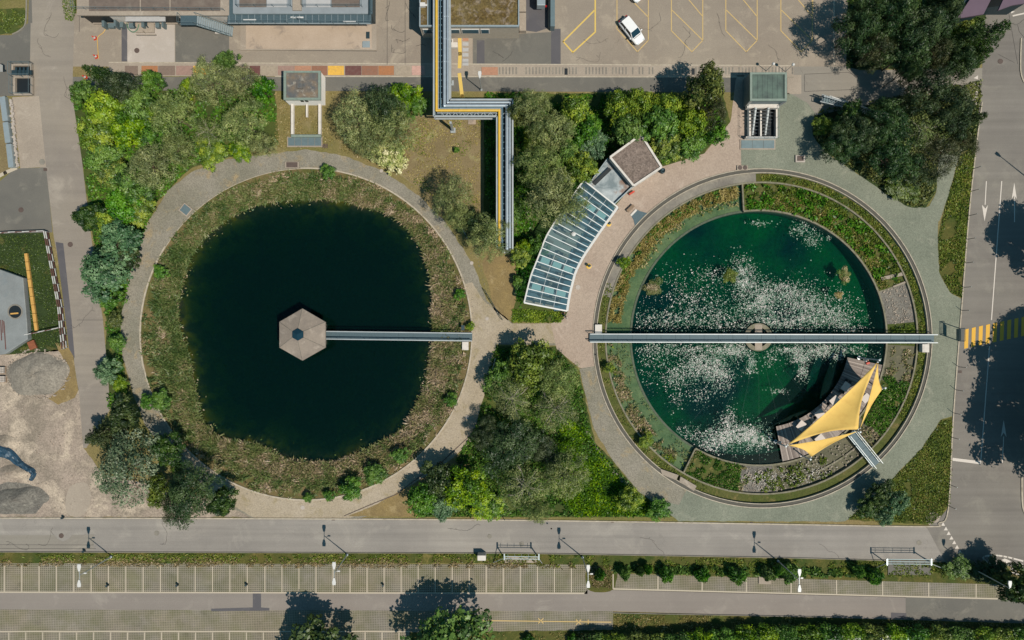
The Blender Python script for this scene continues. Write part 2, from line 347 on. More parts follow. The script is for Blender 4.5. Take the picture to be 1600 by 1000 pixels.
G('grass_ground', [(756, 146), (1130, 146), (1140, 190), (1100, 240), (1035, 268), (960, 330), (890, 486), (880, 505), (800, 503), (800, 380), (756, 330)], 1, MC['lawn'], 'overgrown grass between the two tanks', jit=1.2)
G('grass_ground', [(768, 540), (870, 542), (905, 580), (930, 690), (1000, 770), (1052, 808), (640, 808), (700, 735), (745, 660)], 1, MC['lawn'], 'wooded grass triangle south of the footpath junction', jit=1.2)
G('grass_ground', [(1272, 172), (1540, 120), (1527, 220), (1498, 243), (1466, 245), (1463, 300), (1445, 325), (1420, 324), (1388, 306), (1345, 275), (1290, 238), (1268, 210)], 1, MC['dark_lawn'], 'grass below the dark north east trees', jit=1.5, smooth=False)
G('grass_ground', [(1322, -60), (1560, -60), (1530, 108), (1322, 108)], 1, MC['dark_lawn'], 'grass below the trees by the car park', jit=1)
G('grass_ground', [(1499, 245), (1526, 220), (1514, 330), (1504, 466), (1484, 458), (1467, 425), (1465, 370), (1482, 300)], 1, MC['verge'], 'narrow verge between gravel path and east road', jit=1.)
G('grass_ground', [(1489, 652), (1485, 790), (1458, 820), (1320, 812), (1368, 775), (1440, 700), (1470, 655)], 1, MC['verge'], 'grass triangle at the road corner', jit=1.3)
G('grass_ground', [(-60, 863), (800, 864), (1480, 878), (1560, 900), (1590, 935), (1480, 912), (900, 893), (790, 880), (-60, 882)], 1, MC['verge'], 'long verge between road and parking bays', jit=.7)
G('grass_ground', [(920, 880), (960, 882), (958, 921), (918, 920)], 3, MC['verge'], 'dry grass island at the end of the bays', jit=.7, smooth=True)
G('grass_ground', [(958, 957), (1300, 963), (1700, 972), (1700, 1100), (958, 1100)], 1, MC['verge'], 'grass under the southern hedge', jit=.5)
G('grass_ground', [(640, 988), (958, 984), (958, 1100), (640, 1100)], 3, MC['verge'], 'grass beyond the end of the bays', jit=.7)
G('dirt_ground', [(-60, 556), (40, 552), (100, 545), (112, 560), (125, 620), (130, 700), (160, 740), (330, 780), (420, 808), (-60, 808)], 1, MC['yard_dirt'], 'pale dirt yard in the lower left', jit=1.2)
G('dirt_ground', [(755, 405), (800, 395), (808, 430), (806, 470), (795, 500), (776, 500), (766, 455)], 2, MC['brown_soil'], 'bare soil strip by the end of the pipe bridge', jit=1, smooth=True)
# asphalt (layer 2)
wr = [(48, -60), (118, -60), (116, 40), (113, 150), (128, 250), (140, 350), (152, 440), (161, 500), (169, 590), (172, 640), (135, 700), (130, 700), (124, 620), (115, 560), (110, 500), (98, 440), (84, 370), (72, 262), (60, 150), (52, 90)]
G('asphalt_apron', [(113, 22), (600, -60), (880, -60), (880, 104), (170, 104), (113, 104)], 2, MC['lot_asphalt'], 'worn asphalt apron below the northern buildings', 'apron')
G('road', wr, 3, MC['asphalt_vert'], 'service road running down the west side', 'road')
G('asphalt_apron', [(-60, 55), (18, 55), (44, 36), (47, -60), (54, -60), (54, 95), (62, 150), (-60, 150)], 2, MC['asphalt_dark'], 'dark asphalt beside the screened pit', 'apron')
G('asphalt_apron', [(-60, 290), (0, 283), (24, 263), (73, 262), (82, 363), (-60, 366)], 2, MC['asphalt_dark'], 'dark asphalt bay above the fenced lawn', 'apron')
G('asphalt_apron', [(48, 36), (47, 100), (62, 262), (74, 262), (72, 90), (60, 36)], 4, MC['asphalt_vert'], 'asphalt edge strip on the west road', 'apron')
G('asphalt_patch', [(87, 378), (99, 380), (112, 500), (117, 560), (108, 545), (99, 470)], 4, MC['asphalt_patch'], 'dark repaired strip along the lawn fence', 'patch')
G('car_park', [(877, -60), (1326, -60), (1322, 104), (877, 104)], 3, MC['lot_asphalt'], 'open asphalt car park with yellow bays', 'car park')
G('footpath', [(113, 120), (1165, 120), (1250, 122), (1250, 146), (1130, 144), (113, 141)], 2, MC['asphalt_dark'], 'grey service path below the cable channel', 'path')
G('concrete_strip', [(170, 97), (1240, 102), (1240, 120), (170, 119)], 4, MC['concrete_slab'], 'concrete cable channel strip across the site', 'channel')
G('side_road', [(1238, 104), (1322, 104), (1345, 110), (1535, 106), (1532, 160), (1400, 155), (1275, 180), (1230, 150)], 3, MC['asphalt_pale'], 'side road joining the east road', 'road')
er = [(1546, -60), (1700, -60), (1700, 1060), (1640, 905), (1600, 893), (1540, 872), (1500, 877), (1470, 850), (1448, 824), (1470, 808), (1482, 792), (1490, 640), (1503, 480), (1514, 330), (1526, 220), (1535, 100)]
G('road', [(-60, 809), (400, 810), (800, 813), (1200, 819), (1446, 823), (1490, 862), (1512, 884), (1470, 876), (1200, 870), (800, 863), (-60, 861)], 3, MC['asphalt_road'], 'grey road crossing below the tanks', 'road')
G('road', er, 2, MC['asphalt_east'], 'wide road along the east side', 'road')
G('parking_lane', [(-60, 925), (913, 927), (918, 921), (1580, 936), (1700, 940), (1700, 1000), (1600, 974), (958, 955), (-60, 952)], 2, MC['drive_asphalt'], 'driving lane between the parking bays', 'lane')
G('parking_bays', [(-60, 880), (918, 882), (918, 928), (-60, 926)], 2, MC['grid_paver'], 'grass paver parking bays in the lower left', 'parking bays')
G('parking_bays', [(958, 896), (1590, 914), (1590, 938), (958, 922)], 2, MC['grid_paver_fine'], 'grass paver parallel bays in the lower right', 'parking bays')
G('parking_bays', [(-60, 952), (958, 955), (958, 985), (640, 988), (640, 1100), (-60, 1100)], 2, MC['grid_paver_fine'], 'grass paver bays along the bottom', 'parking bays')
G('asphalt_patch', [(330, 951), (395, 949), (395, 924), (408, 924), (408, 949), (421, 950), (421, 954), (330, 955)], 3, MC['asphalt_patch'], 'dark T shaped repair in the parking lane', 'patch')
G('asphalt_patch', [(1415, 932), (1700, 941), (1700, 998), (1600, 974), (1415, 968)], 3, MC['asphalt_dark'], 'darker resurfaced end of the parking lane', 'patch')
G('asphalt_patch', [(1392, 957), (1416, 958), (1416, 967), (1392, 966)], 4, MC['asphalt_patch'], 'small dark repair at the lane edge by the hedge', 'patch')
G('asphalt_patch', [(-60, 836), (85, 836), (90, 842), (98, 846), (108, 842), (112, 836), (147, 835), (147, 860), (-60, 860)], 4, MC['asphalt_pale'], 'pale resurfaced strip at the west end of the road', 'patch')
G('asphalt_patch', [(190, 38), (199, 38), (199, 96), (190, 96)], 3, MC['asphalt_patch'], 'narrow dark strip beside the white concrete slab', 'patch')
G('asphalt_patch', [(274, 38), (358, 38), (358, 97), (274, 97)], 3, MC['asphalt_dark'], 'dark asphalt rectangle below the steel stair', 'patch')
G('asphalt_patch', [(861, 45), (876, 45), (876, 101), (861, 101)], 4, MC['asphalt_patch'], 'dark strip at the west edge of the car park', 'patch')
G('asphalt_patch', [(739, 57), (862, 50), (862, 101), (739, 101)], 3, MC['asphalt_dark'], 'grey asphalt rectangle below the mossy roof', 'patch')
G('asphalt_patch', [(822, -60), (856, -60), (856, 44), (838, 50), (822, 48)], 4, MC['asphalt_patch'], 'dark yard strip by the parked truck', 'patch')
G('asphalt_patch', [(745, 63), (757, 63), (757, 101), (745, 101)], 4, MC['asphalt_patch'], 'narrow dark repair below the building', 'patch')
G('concrete_slab_ground', [(199, 37), (273, 37), (273, 97), (199, 97)], 3, MC['concrete_white'], 'white concrete unloading slab with manhole', 'slab')
G('concrete_slab_ground', [(703, 57), (738, 57), (738, 101), (703, 101)], 3, MC['concrete_slab'], 'beige concrete strip at the building door', 'slab')
G('concrete_slab_ground', [(1230, 117), (1252, 117), (1252, 147), (1230, 147)], 5, MC['concrete_slab'], 'beige slab beside the screw pump house', 'slab')
G('concrete_slab_ground', [(19, 152), (61, 150), (72, 261), (32, 263)], 5, MC['concrete_slab'], 'pale concrete slab beside the west road', 'slab')
G('asphalt_patch', [(1448, 824), (1478, 880), (1512, 884), (1560, 880), (1482, 800)], 4, MC['asphalt_east'], 'newer asphalt wedge at the junction', 'patch')
# paths round the tanks (layer 2/3)
ring_sheet('footpath', [(478, 233), (540, 244), (600, 268), (655, 306), (700, 352), (742, 418), (760, 470), (800, 505), (880, 505), (880, 540), (775, 536), (768, 580), (752, 625), (738, 690), (700, 728), (650, 762), (600, 793), (560, 812), (400, 812), (355, 790), (310, 752), (262, 712), (226, 662), (208, 615), (192, 560), (188, 500), (204, 420), (228, 352), (262, 298), (300, 268), (350, 250), (410, 242)], 2, MC['gravel_path'], 'gravel path round the west pond', LC, LR, jit=1.)
ring_sheet('footpath', [(737, 440), (757, 472), (800, 506), (880, 506), (880, 539), (773, 534), (768, 580), (750, 640), (733, 692), (700, 726), (640, 764), (545, 811), (400, 811), (345, 779), (296, 728), (262, 670), (280, 690), (440, 783), (520, 782), (600, 754), (668, 704), (720, 622), (738, 545), (738, 480)], 3, MC['gravel_beige'], 'beige gravel path along the south east of the pond', LC, LR, jit=.6)
ring_sheet('footpath', [(880, 500), (887, 487), (893, 440), (910, 404), (934, 368), (958, 326), (978, 302), (1030, 262), (1100, 240), (1142, 190), (1150, 118), (1165, 118), (1165, 235), (1156, 262), (1100, 275), (1040, 310), (985, 365), (945, 430), (926, 500), (926, 578), (905, 575), (870, 545), (860, 505)], 4, MC['pink_paving'], 'pinkish paved walk beside the glass house', RC, RR, 'paved walk', jit=.3)
gp = [(1158, 262), (1158, 218), (1214, 230), (1214, 148), (1232, 146), (1262, 160), (1274, 178), (1268, 210), (1290, 238), (1345, 275), (1388, 306), (1420, 324), (1445, 325), (1468, 330), (1465, 370), (1467, 425), (1484, 458), (1503, 468), (1489, 650), (1470, 655), (1440, 700), (1368, 775), (1320, 815), (1060, 814), (1000, 770), (958, 720), (928, 670), (905, 575), (926, 575)]
ring_sheet('footpath', gp, 5, MC['gravel_green'], 'greenish gravel path round the east pool', RC, RR, jit=.9)
G('footpath', [(1435, 330), (1452, 322), (1463, 300), (1466, 246), (1472, 240), (1499, 243), (1483, 300), (1468, 345), (1440, 350)], 6, MC['gravel_green'], 'greenish gravel path branching north to the trees', 'path', jit=.6)
ring_sheet('footpath', [(905, 575), (926, 575), (940, 630), (985, 708), (1030, 755), (1062, 790), (1000, 770), (958, 720), (928, 670)], 6, MC['gravel_path'], 'grey gravel stretch south west of the pool', RC, RR, jit=.9)
G('soil_island', [(668, 792), (735, 735), (725, 700), (690, 730), (585, 790), (545, 806), (650, 808)], 4, MC['brown_soil'], 'brown soil wedge beside the path', jit=.7)
G('gravel_ground', [(0, 757), (40, 756), (66, 768), (74, 778), (60, 797), (45, 803), (-30, 797)], 3, MC['gravel_dark'], 'dark gravel patch in the yard', smooth=True, jit=.8)
G('soil_strip', [(85, 535), (112, 540), (122, 610), (118, 622), (90, 632), (76, 622), (102, 600), (98, 560)], 3, MC['brown_soil'], 'brown wet soil around the gravel heap', jit=1)
G('gravel_ground', [(102, 790), (110, 760), (135, 755), (142, 780), (130, 805), (110, 806)], 3, MC['concrete_slab'], 'pale dust patch in the yard', smooth=True)
# ------------------------------------------------------------------ painted markings (layer 6) and joints
def strokes(name, segs, wd, mat, label, layer=6, cat='road marking', closed=False):
    m = MB()
    for sg in segs:
        for a, b in zip(sg, sg[1:]):
            a, b = P(*a), P(*b); d = (b - a).normalized(); n = Vector((-d.y, d.x, 0)) * wd / 2; e = d * wd * .5 * (len(sg) > 2)
            z = layer * .004; L = (b - a).length
            m.add([(a - n - e)[:2] + (z,), (b - n + e)[:2] + (z,), (b + n + e)[:2] + (z,), (a + n - e)[:2] + (z,)], [(0, 1, 2, 3)])
            z += .00015; layer += .00005
    return reg(m.build(name, mat), label, cat, None, 'structure')
strokes('bay_marking', [[(7 + 27.1 * k, 883), (7 + 27.1 * k, 924.5)] for k in range(-2, 15)] + [[(414 + 26.6 * k, 883), (414 + 26.6 * k, 925.5)] for k in range(19)], .14, MC['pale_paint'], 'pale lines dividing the lower left bays')
strokes('bay_marking', [[(-60, 925), (913, 927)]], .2, MC['pale_paint'], 'pale line closing the lower left bays', 7)
strokes('bay_marking', [[(x, 897 + (x - 958) * .027), (x, 920 + (x - 958) * .0258)] for x in (958, 1028, 1097, 1166, 1236, 1307, 1379, 1451, 1525)], .15, MC['pale_paint'], 'pale lines dividing the parallel bays')
strokes('bay_marking', [[(958, 920), (1578, 936)]], .2, MC['pale_paint'], 'pale line closing the parallel bays', 7)
strokes('bay_marking', [[(14 + 26.5 * k, 988), (14 + 26.5 * k, 1040)] for k in range(-2, 24)] , .15, MC['pale_paint'], 'pale lines dividing the bottom bays')
strokes('bay_marking', [[(-60, 986.5), (640, 986.5)]], .18, MC['pale_paint'], 'pale line along the bottom bays', 7)
strokes('bay_marking', [[(752, 969.5), (955, 972)], [(841, 966), (849, 974)], [(849, 966), (841, 974)], [(900, 968), (908, 976)], [(908, 968), (900, 976)], [(919, 968), (919, 976)]], .13, MC['worn_yellow'], 'faded yellow line with crosses on the pavers')
yb = []
for x in (1049, 1134, 1220): yb += [[(x, -60), (x, 48), (x + 32, 81), (x + 49, 63), (x + 49, -60)], [(x + 1, 16), (x + 49, 63)], [(x + 1, -32), (x + 49, 26)]]
yb += [[(964, -60), (964, 45), (996, 81), (1013, 63), (1013, -60)], [(965, -22), (1013, 27)], [(1270, -60), (1270, 20)]]
strokes('bay_marking', yb, .12, MC['worn_yellow'], 'thin yellow outlines of the slanted car park bays')
strokes('bay_marking', [[(930, -60), (930, 50), (895, 82), (880, 65), (929, 16)]], .2, MC['yellow_paint'], 'bold yellow outline at the west end of the car park')
strokes('bay_marking', [[(1303, -60), (1303, 102)]], .2, MC['pale_paint'], 'pale line at the east edge of the car park')
strokes('bay_marking', [[(718, 57), (719, 84), (718, 104)], [(718, 117), (722, 150), (724, 158)]], .5, MC['yellow_paint'], 'yellow walkway stripe under the pipe bridge')
strokes('lane_marking', [[(1565, 283), (1549, 500)], [(1546, 541), (1532, 724)]], .14, MC['white_paint'], 'white centre line of the east road')
strokes('lane_marking', [[(1488, 717.5), (1532, 723)]], .42, MC['white_paint'], 'white stop line at the junction', 7)
strokes('lane_marking', [[(1541, 283), (1539, 320)], [(1585, 347), (1585, 305)], [(1566, 723), (1568, 682)]], .13, MC['white_paint'], 'shafts of the lane arrows')
m = MB()
for t in ([(1534, 320), (1538, 346), (1543.5, 320), (1539.5, 326)], [(1580.5, 311), (1584.5, 285), (1588.5, 311), (1584.5, 305)], [(1563.5, 683), (1568, 656), (1572.5, 683), (1568, 676)]):
    for q in ((0, 1, 3), (1, 2, 3)): m.add([tuple(P(*t[i])[:2]) + (.029,) for i in q], [(0, 1, 2)])
reg(m.build('arrow_marking', MC['white_paint']), 'white lane arrow heads on the east road', 'road marking', None, 'structure')
m = MB()
for k in range(8): x, y = 1473.5 + k * 4.35, 819 + k * 7.15; m.add([P(*q, .026) for q in ((x - 3.2, y + 2.6), (x + 3.2, y + 2.4), (x + .2, y - 3.2))], [(0, 1, 2)])
for k in range(6): x, y = 1525.6 - k * .3, 121 + k * 8; m.add([P(*q, .026) for q in ((x - 4, y + 1), (x + 2.5, y + 3), (x + 2.5, y - 3.4))], [(0, 1, 2)])
for q in ([(1578, 9), (1584, 10), (1578, 13)], [(1579, 17), (1586, 18), (1580, 21)]): m.add([P(*p, .026) for p in q], [(0, 1, 2)])
reg(m.build('yield_marking', MC['white_paint']), 'white give way triangles at the junctions', 'road marking', None, 'structure')
strokes('lane_marking', [[(1582, 25), (1640, 12)]], .2, MC['white_paint'], 'white line in the top right corner')
m = MB()
for k in range(9):
    x = 1510 + k * 11.1; y0, y1 = 514 - k * 2.4, 544 - k * 2.4
    m.add([P(*q, .026) for q in ((x - 3.4, y1 + 1), (x + 2.6, y1 - .5), (x + 3.6, y0 - .6), (x - 2.6, y0 + 1))], [(0, 1, 2, 3)])
reg(m.build('crosswalk', MC['strong_yellow']), 'yellow zebra crossing on the east road', 'crosswalk', None, 'structure')
isl = catmull([(1536, 871), (1560, 868), (1600, 877), (1650, 892), (1650, 905), (1590, 897), (1555, 886)], 5)
strokes('lane_marking', [isl + [isl[0]]], .22, MC['white_paint'], 'white outline of the striped traffic island')
m = MB()
for x in (1560, 1586, 1612): m.add([P(*q, .025) for q in ((x - 8, 881 + (x - 1560) * .3), (x + 2, 885 + (x - 1560) * .3), (x + 20, 877 + (x - 1560) * .3), (x + 10, 872.5 + (x - 1560) * .3))], [(0, 1, 2, 3)])
reg(m.build('hatch_marking', MC['white_paint']), 'wide white stripes inside the traffic island', 'road marking', None, 'structure')
strokes('pavement_joint', [[(605, 0), (605, 101)], [(633, 0), (633, 101)], [(378, 78.5), (589, 80)], [(1257, 116), (1325, 113), (1340, 120)], [(1257, 143), (1332, 140)], [(1257, 117), (1257, 143)], [(1322, 107), (1338, 122)], [(124, 24), (124, 50)]], .06, MC['dark_line'], 'dark joints in the asphalt', 5, 'joint')
strokes('pavement_joint', [[(1576, 20), (1590, 100)], [(1560, 85), (1585, 98)], [(-20, 851), (147, 851.5)], [(-20, 857), (150, 857)], [(208, 862), (-20, 861.6)], [(120, 500), (163, 500)]], .05, MC['dark_line'], 'dark seams in the road surface', 5, 'joint')
strokes('channel_edge', [[(170, 97.5), (1240, 102.5)], [(430, 119.5), (1240, 120.5)]], .14, MC['kerb_stone'], 'pale kerb edges of the cable channel', 5, 'kerb')
# grating bays in the channel strip
m = MB()
for x in np.arange(765, 1240, 5.2):
    if random.random() < .85: m.box(P(x, 110.5, .02), (.2, 1.0, .012), tint=random.random())
reg(m.build('channel_grating', MC['concrete_old']), 'ribbed concrete covers of the cable channel', 'channel covers', None, 'stuff')
def cracks(name, starts, label, wd=.05):
    rs = random.Random(3); segs = []
    for x, y, a, L in starts:
        pts = [(x, y)]
        while L > 0:
            a += rs.gauss(0, .35); s_ = rs.uniform(2, 5); L -= s_; x += s_ * math.cos(a); y += s_ * math.sin(a); pts.append((x, y))
            if rs.random() < .12: segs.append([(x, y), (x + rs.uniform(-6, 6), y + rs.uniform(-6, 6))])
        segs.append(pts)
    return strokes(name, segs, wd, MC['dark_line'], label, 8, 'cracks')
cracks('asphalt_cracks', [(608, 2, 1.3, 30), (612, 40, 1.8, 25), (634, 5, 1.6, 22), (612, 70, 1.2, 34), (640, 60, 2.8, 22), (770, 80, .9, 20), (785, 96, -.7, 22), (650, 72, .1, 14)], 'dark cracks in the asphalt by the buildings')
cracks('asphalt_cracks', [(80, 20, 1.5, 60), (100, 120, 1.6, 90), (135, 330, 1.4, 60), (145, 480, 1.5, 90), (60, 60, 1.5, 40)], 'fine cracks in the west service road', .035)
cracks('asphalt_cracks', [(10, 846, 0, 40), (60, 850, .1, 40), (250, 850, 0, 60), (700, 826, 0, 50), (1000, 840, 0, 70), (1280, 850, .1, 60), (1575, 30, 1.4, 40), (1590, 40, 1.8, 30)], 'fine cracks in the roads', .035)
cracks('asphalt_cracks', [(900, 90, -.2, 50), (1060, 90, .1, 60), (1200, 70, 1.2, 30), (1120, 20, 1.4, 40), (1030, 20, 1.7, 60), (950, 60, 2.2, 40)], 'fine cracks in the car park', .03)
# ------------------------------------------------------------------ kerbs
def kerb(name, pts, wd, label, mat='kerb_stone', h=.12, closed=False):
    m = MB(); pts = pts + [pts[0]] if closed else pts
    for a, b in zip(pts, pts[1:]): m.beam(P(*a, 0) + Vector((0, 0, h / 2)), P(*b, 0) + Vector((0, 0, h / 2)), wd, h)
    return reg(m.build(name, MC[mat]), label, 'kerb', None, 'structure')
kerb('kerb', catmull([(-60, 809), (400, 810), (800, 812.5), (1200, 818.5), (1446, 822.5), (1466, 817), (1481, 795), (1489, 650), (1502, 480), (1514, 330), (1526, 220), (1534, 160)], 5, False), .16, 'pale kerb along the north side of the road and up the east road')
kerb('kerb', [(-60, 862), (800, 864), (1200, 870.5), (1475, 877.5)], .1, 'thin dark kerb along the south side of the road', 'concrete_old')
kerb('kerb', catmull([(1595, 60), (1594, 110), (1600, 130)], 4, False), .16, 'kerb at the right edge by the east road')
kerb('kerb', catmull([(1596, 745), (1597, 790), (1604, 808)], 4, False), .2, 'kerb at the lower right edge of the road')
kerb('kerb', [(958, 957), (1010, 958.3), (1300, 964)], .1, 'thin kerb beside the driving lane', 'concrete_old')
kerb('kerb', [(1012, 700), (930, 690)][:0] + [(916, 672), (930, 700), (955, 735), (985, 762)], .5, 'stone edging between gravel path and woods', 'concrete_old', .1)
kerb('kerb', catmull([(20, 54), (34, 46), (41, 32), (42, -20)], 4, False), .16, 'kerb round the top left grass patch', 'concrete_old')
kerb('kerb', [(538, 806), (585, 786), (620, 772), (655, 745), (690, 722), (735, 680)], .1, 'low dark edging beside the beige path', 'iron', .06)
# ------------------------------------------------------------------ west pond: bank terrain, water
edge = catmull([(430, 316), (500, 313), (560, 322), (620, 343), (652, 383), (668, 430), (672, 500), (668, 560), (656, 612), (625, 668), (570, 700), (500, 722), (440, 712), (400, 692), (350, 685), (318, 660), (306, 620), (296, 560), (283, 520), (278, 480), (286, 440), (300, 398), (334, 358), (382, 328)], 6)
ang = np.array([math.atan2(-(y - LC[1]), x - LC[0]) for x, y in edge]); rad = np.array([math.hypot(x - LC[0], y - LC[1]) for x, y in edge])
o_ = np.argsort(ang); ang, rad = ang[o_], rad[o_]
def rw_l(a): return np.interp(a, np.concatenate([ang[-3:] - 2 * math.pi, ang, ang[:3] + 2 * math.pi]), np.concatenate([rad[-3:], rad, rad[:3]]))
def bank_z(x, y):   # metres
    dx, dy = x - lc.x, y - lc.y; r = np.hypot(dx, dy) / S; a = np.arctan2(dy, dx); rw = rw_l(a) + 7 + 5 * vnoise(x, y, 1.2)
    t = np.clip((r - rw) / np.maximum(LR - rw, 1), 0, 1); up = -.8 + .8 * t ** .75; dn = -.8 - 2.8 * (1 - np.exp(-np.maximum(rw - r, 0) / 38))
    return np.where(r > rw, up, dn) + .05 * vnoise(x, y, 2.) * np.clip((LR - r) / 10, 0, 1)
def polar(name, c, r0, r1, nr, na, zf, mat, label, cat):
    rs = np.linspace(r0, r1, nr); m = MB(); vs = []; fs = []
    for i, r in enumerate(rs):
        a = np.linspace(0, 2 * math.pi, na, endpoint=False); x, y = c.x + r * np.cos(a), c.y + r * np.sin(a); z = zf(x, y)
        vs += list(zip(x.tolist(), y.tolist(), np.broadcast_to(z, x.shape).tolist()))
        if i: fs += [((i - 1) * na + k, (i - 1) * na + (k + 1) % na, i * na + (k + 1) % na, i * na + k)[::-1] for k in range(na)]
    m.add(vs, fs); return reg(m.build(name, MC[mat], smooth=True), label, cat, None, 'structure')
n = N('pond_bed'); c = n.mix(n.map(n.noise(.5, 6, .65), .4, .6), hexc('#766546'), hexc('#56562c')); z = n('SeparateXYZ', {0: n.pos}).outputs[2]
c = n.mix(n.math('MULTIPLY', n.math('LESS_THAN', z, -.8), n.map(n.noise(.35, 4, .6), .46, .56)), c, hexc('#a08a1c')); c = n.scale(c, n.map(n.noise(5, 5, .75), .3, .7, .7, 1.3))
MC['pond_bed'] = n.done(n.bsdf(c, .95, bump=n.noise(5, 4), bs=.4, bd=.08))
polar('pond_bank', lc, .6, lr, 90, 260, bank_z, 'pond_bed', 'earthy bank and bed of the west pond', 'bank')
def water(name, c, r, zt, zb, tint, dens, dcol, fac, label, rip=.02):
    n = N(name + '_material'); tr = n('BsdfTransparent', {0: (1, 1, 1, 1)}).outputs[0]
    bp = n('Bump', {'Strength': rip, 'Distance': .05, 'Height': n.noise(1.4, 3, .5, dist=.4)}).outputs[0]
    d = n('BsdfPrincipled', {'Base Color': dcol, 'Roughness': .12, 'Specular IOR Level': .35, 'Normal': bp}).outputs[0]
    MC[name] = n.done(n('MixShader', {0: fac, 1: tr, 2: d}).outputs[0], n('VolumeAbsorption', {'Color': tint, 'Density': dens}).outputs[0])
    m = MB(); N_ = 128; vs = [(c.x + r * math.cos(2 * math.pi * i / N_), c.y + r * math.sin(2 * math.pi * i / N_), z) for z in (zb, zt) for i in range(N_)]
    m.add(vs, [tuple(range(N_))[::-1], tuple(range(N_, 2 * N_))] + [(i, (i + 1) % N_, N_ + (i + 1) % N_, N_ + i) for i in range(N_)])
    return reg(m.build(name, MC[name]), label, 'water', None, 'structure')
water('pond_water', lc, lr - .05, -.8, -4.2, (.05, .42, .30, 1), 1.3, (.0008, .0105, .0082, 1), .5, 'dark green water filling the west pond')
m = MB(); m.ring((lc.x, lc.y), lr - .09, lr + .11, -60, 92, -.5, .12, 60); m.ring((lc.x, lc.y), lr - .09, lr + .11, 148, 192, -.5, .1, 20); m.ring((lc.x, lc.y), lr - .09, lr + .11, 222, 300, -.5, .11, 30); m.ring((lc.x, lc.y), lr - .08, lr + .1, 92, 148, -.5, .0, 20); m.ring((lc.x, lc.y), lr - .08, lr + .1, 192, 222, -.5, .01, 12)
reg(m.build('pond_kerb', MC['kerb_stone']), 'thin pale kerb ring round the west pond', 'kerb', None, 'structure')
# ------------------------------------------------------------------ east pool: basin rings
def px2(c, r): return r * S
bd = N('pool_bed'); c = bd.mix(bd.map(bd.noise(.11, 5, .55), .4, .62), hexc('#0f3f54'), hexc('#1f8a52')); c = bd.scale(c, bd.map(bd.noise(2, 5, .7), .3, .7, .7, 1.3)); MC['pool_bed'] = bd.done(bd.bsdf(c, .9))
sh = N('shelf_bed'); c = sh.mix(sh.map(sh.noise(.4, 6, .65), .4, .62), hexc('#8f9468'), hexc('#6c7c54')); c = sh.scale(c, sh.map(sh.noise(4, 5, .7), .3, .7, .75, 1.25)); MC['shelf_bed'] = sh.done(sh.bsdf(c, .9))
pm('rim_concrete', '#827c6a', .9, var=.25, vs=2., dirt=('#5a5a3c', .7)); pm('channel_floor', '#59564f', .9, var=.15)
W = (wc.x, wc.y); R2 = (rc.x, rc.y)
m = MB(); m.tri(circ(wc.x, wc.y, 199.5 * S, 100), [], -2.9); reg(m.build('pool_bed', MC['pool_bed']), 'green algae covered bed of the round pool', 'pool bed', None, 'structure')
m = MB(); m.tri(circ(rc.x, rc.y, 244 * S, 120), [circ(wc.x, wc.y, 199.5 * S, 100)], -1.0); reg(m.build('pool_shelf', MC['shelf_bed']), 'shallow greenish shelf round the pool', 'pool bed', None, 'structure')
water('pool_water', rc, 243.2 * S, -.72, -3.4, (.03, .6, .5, 1), .72, (.0012, .03, .026, 1), .2, 'green teal water of the round pool')
m = MB(); m.ring(W, 199 * S, 202.2 * S, 97, 240, -3.2, -.93); m.ring(W, 199 * S, 201.6 * S, -120, 97, -3.2, -.38)
reg(m.build('pool_wall', MC['rim_concrete']), 'low concrete wall edging the deep pool', 'wall', None, 'structure')
m = MB(); m.ring(R2, 243 * S, 245.4 * S, -180, 180, -1.3, -.2); reg(m.build('tank_wall', MC['rim_concrete']), 'old concrete ring wall of the east tank', 'wall', None, 'structure')
m = MB(); m.ring(R2, 245.4 * S, 258.2 * S, -180, 20, -.6, -.3, 70); m.ring(R2, 245.4 * S, 258.2 * S, 165, 180, -.6, -.3, 5)
reg(m.build('ring_strip', MC['planter_soil']), 'narrow mossy strip inside the east tank kerb', 'ground', None, 'structure')
m = MB(); m.ring(R2, 245.4 * S, 258.2 * S, 92, 165, -.6, -.28, 26); reg(m.build('ring_strip', MC['concrete_old']), 'old concrete strip inside the north west tank kerb', 'ground', None, 'structure')
m = MB(); m.ring(R2, 245.4 * S, 258.2 * S, 20, 92, -.6, -.3, 26); reg(m.build('ring_strip', MC['verge']), 'grassy strip inside the north east tank kerb', 'ground', None, 'structure')
m = MB(); m.ring(R2, 258.2 * S, 259.3 * S, -180, 180, -.7, .1, 120); m.ring(R2, 264.1 * S, 265.4 * S, -180, 180, -.7, .12, 120)
reg(m.build('tank_kerb', MC['kerb_stone']), 'double pale kerb ring round the east tank', 'kerb', None, 'structure')
m = MB(); m.ring(R2, 259.3 * S, 264.1 * S, -180, 180, -.7, .02, 120); reg(m.build('tank_gutter', MC['channel_floor']), 'grey gutter between the kerb rings', 'gutter', None, 'structure')
def sector(name, a0, a1, r0, r1, z, mat, label, zb=-1.4):
    m = MB(); n_ = max(3, int(abs(a1 - a0) / 3)); pts = []
    for k in range(n_ + 1):
        a = math.radians(a0 + (a1 - a0) * k / n_); pts.append((wc.x + r0 * S * math.cos(a), wc.y + r0 * S * math.sin(a)))
    for k in range(n_ + 1):
        a = math.radians(a1 + (a0 - a1) * k / n_); pts.append((rc.x + r1 * S * math.cos(a), rc.y + r1 * S * math.sin(a)))
    for i in range(n_): m.add([(*q, zz) for zz in (z,) for q in (pts[i], pts[i + 1], pts[2 * n_ - i], pts[2 * n_ + 1 - i])], [(0, 1, 2, 3)])
    return reg(m.build(name, MC[mat]), label, 'planting bed', None, 'structure')
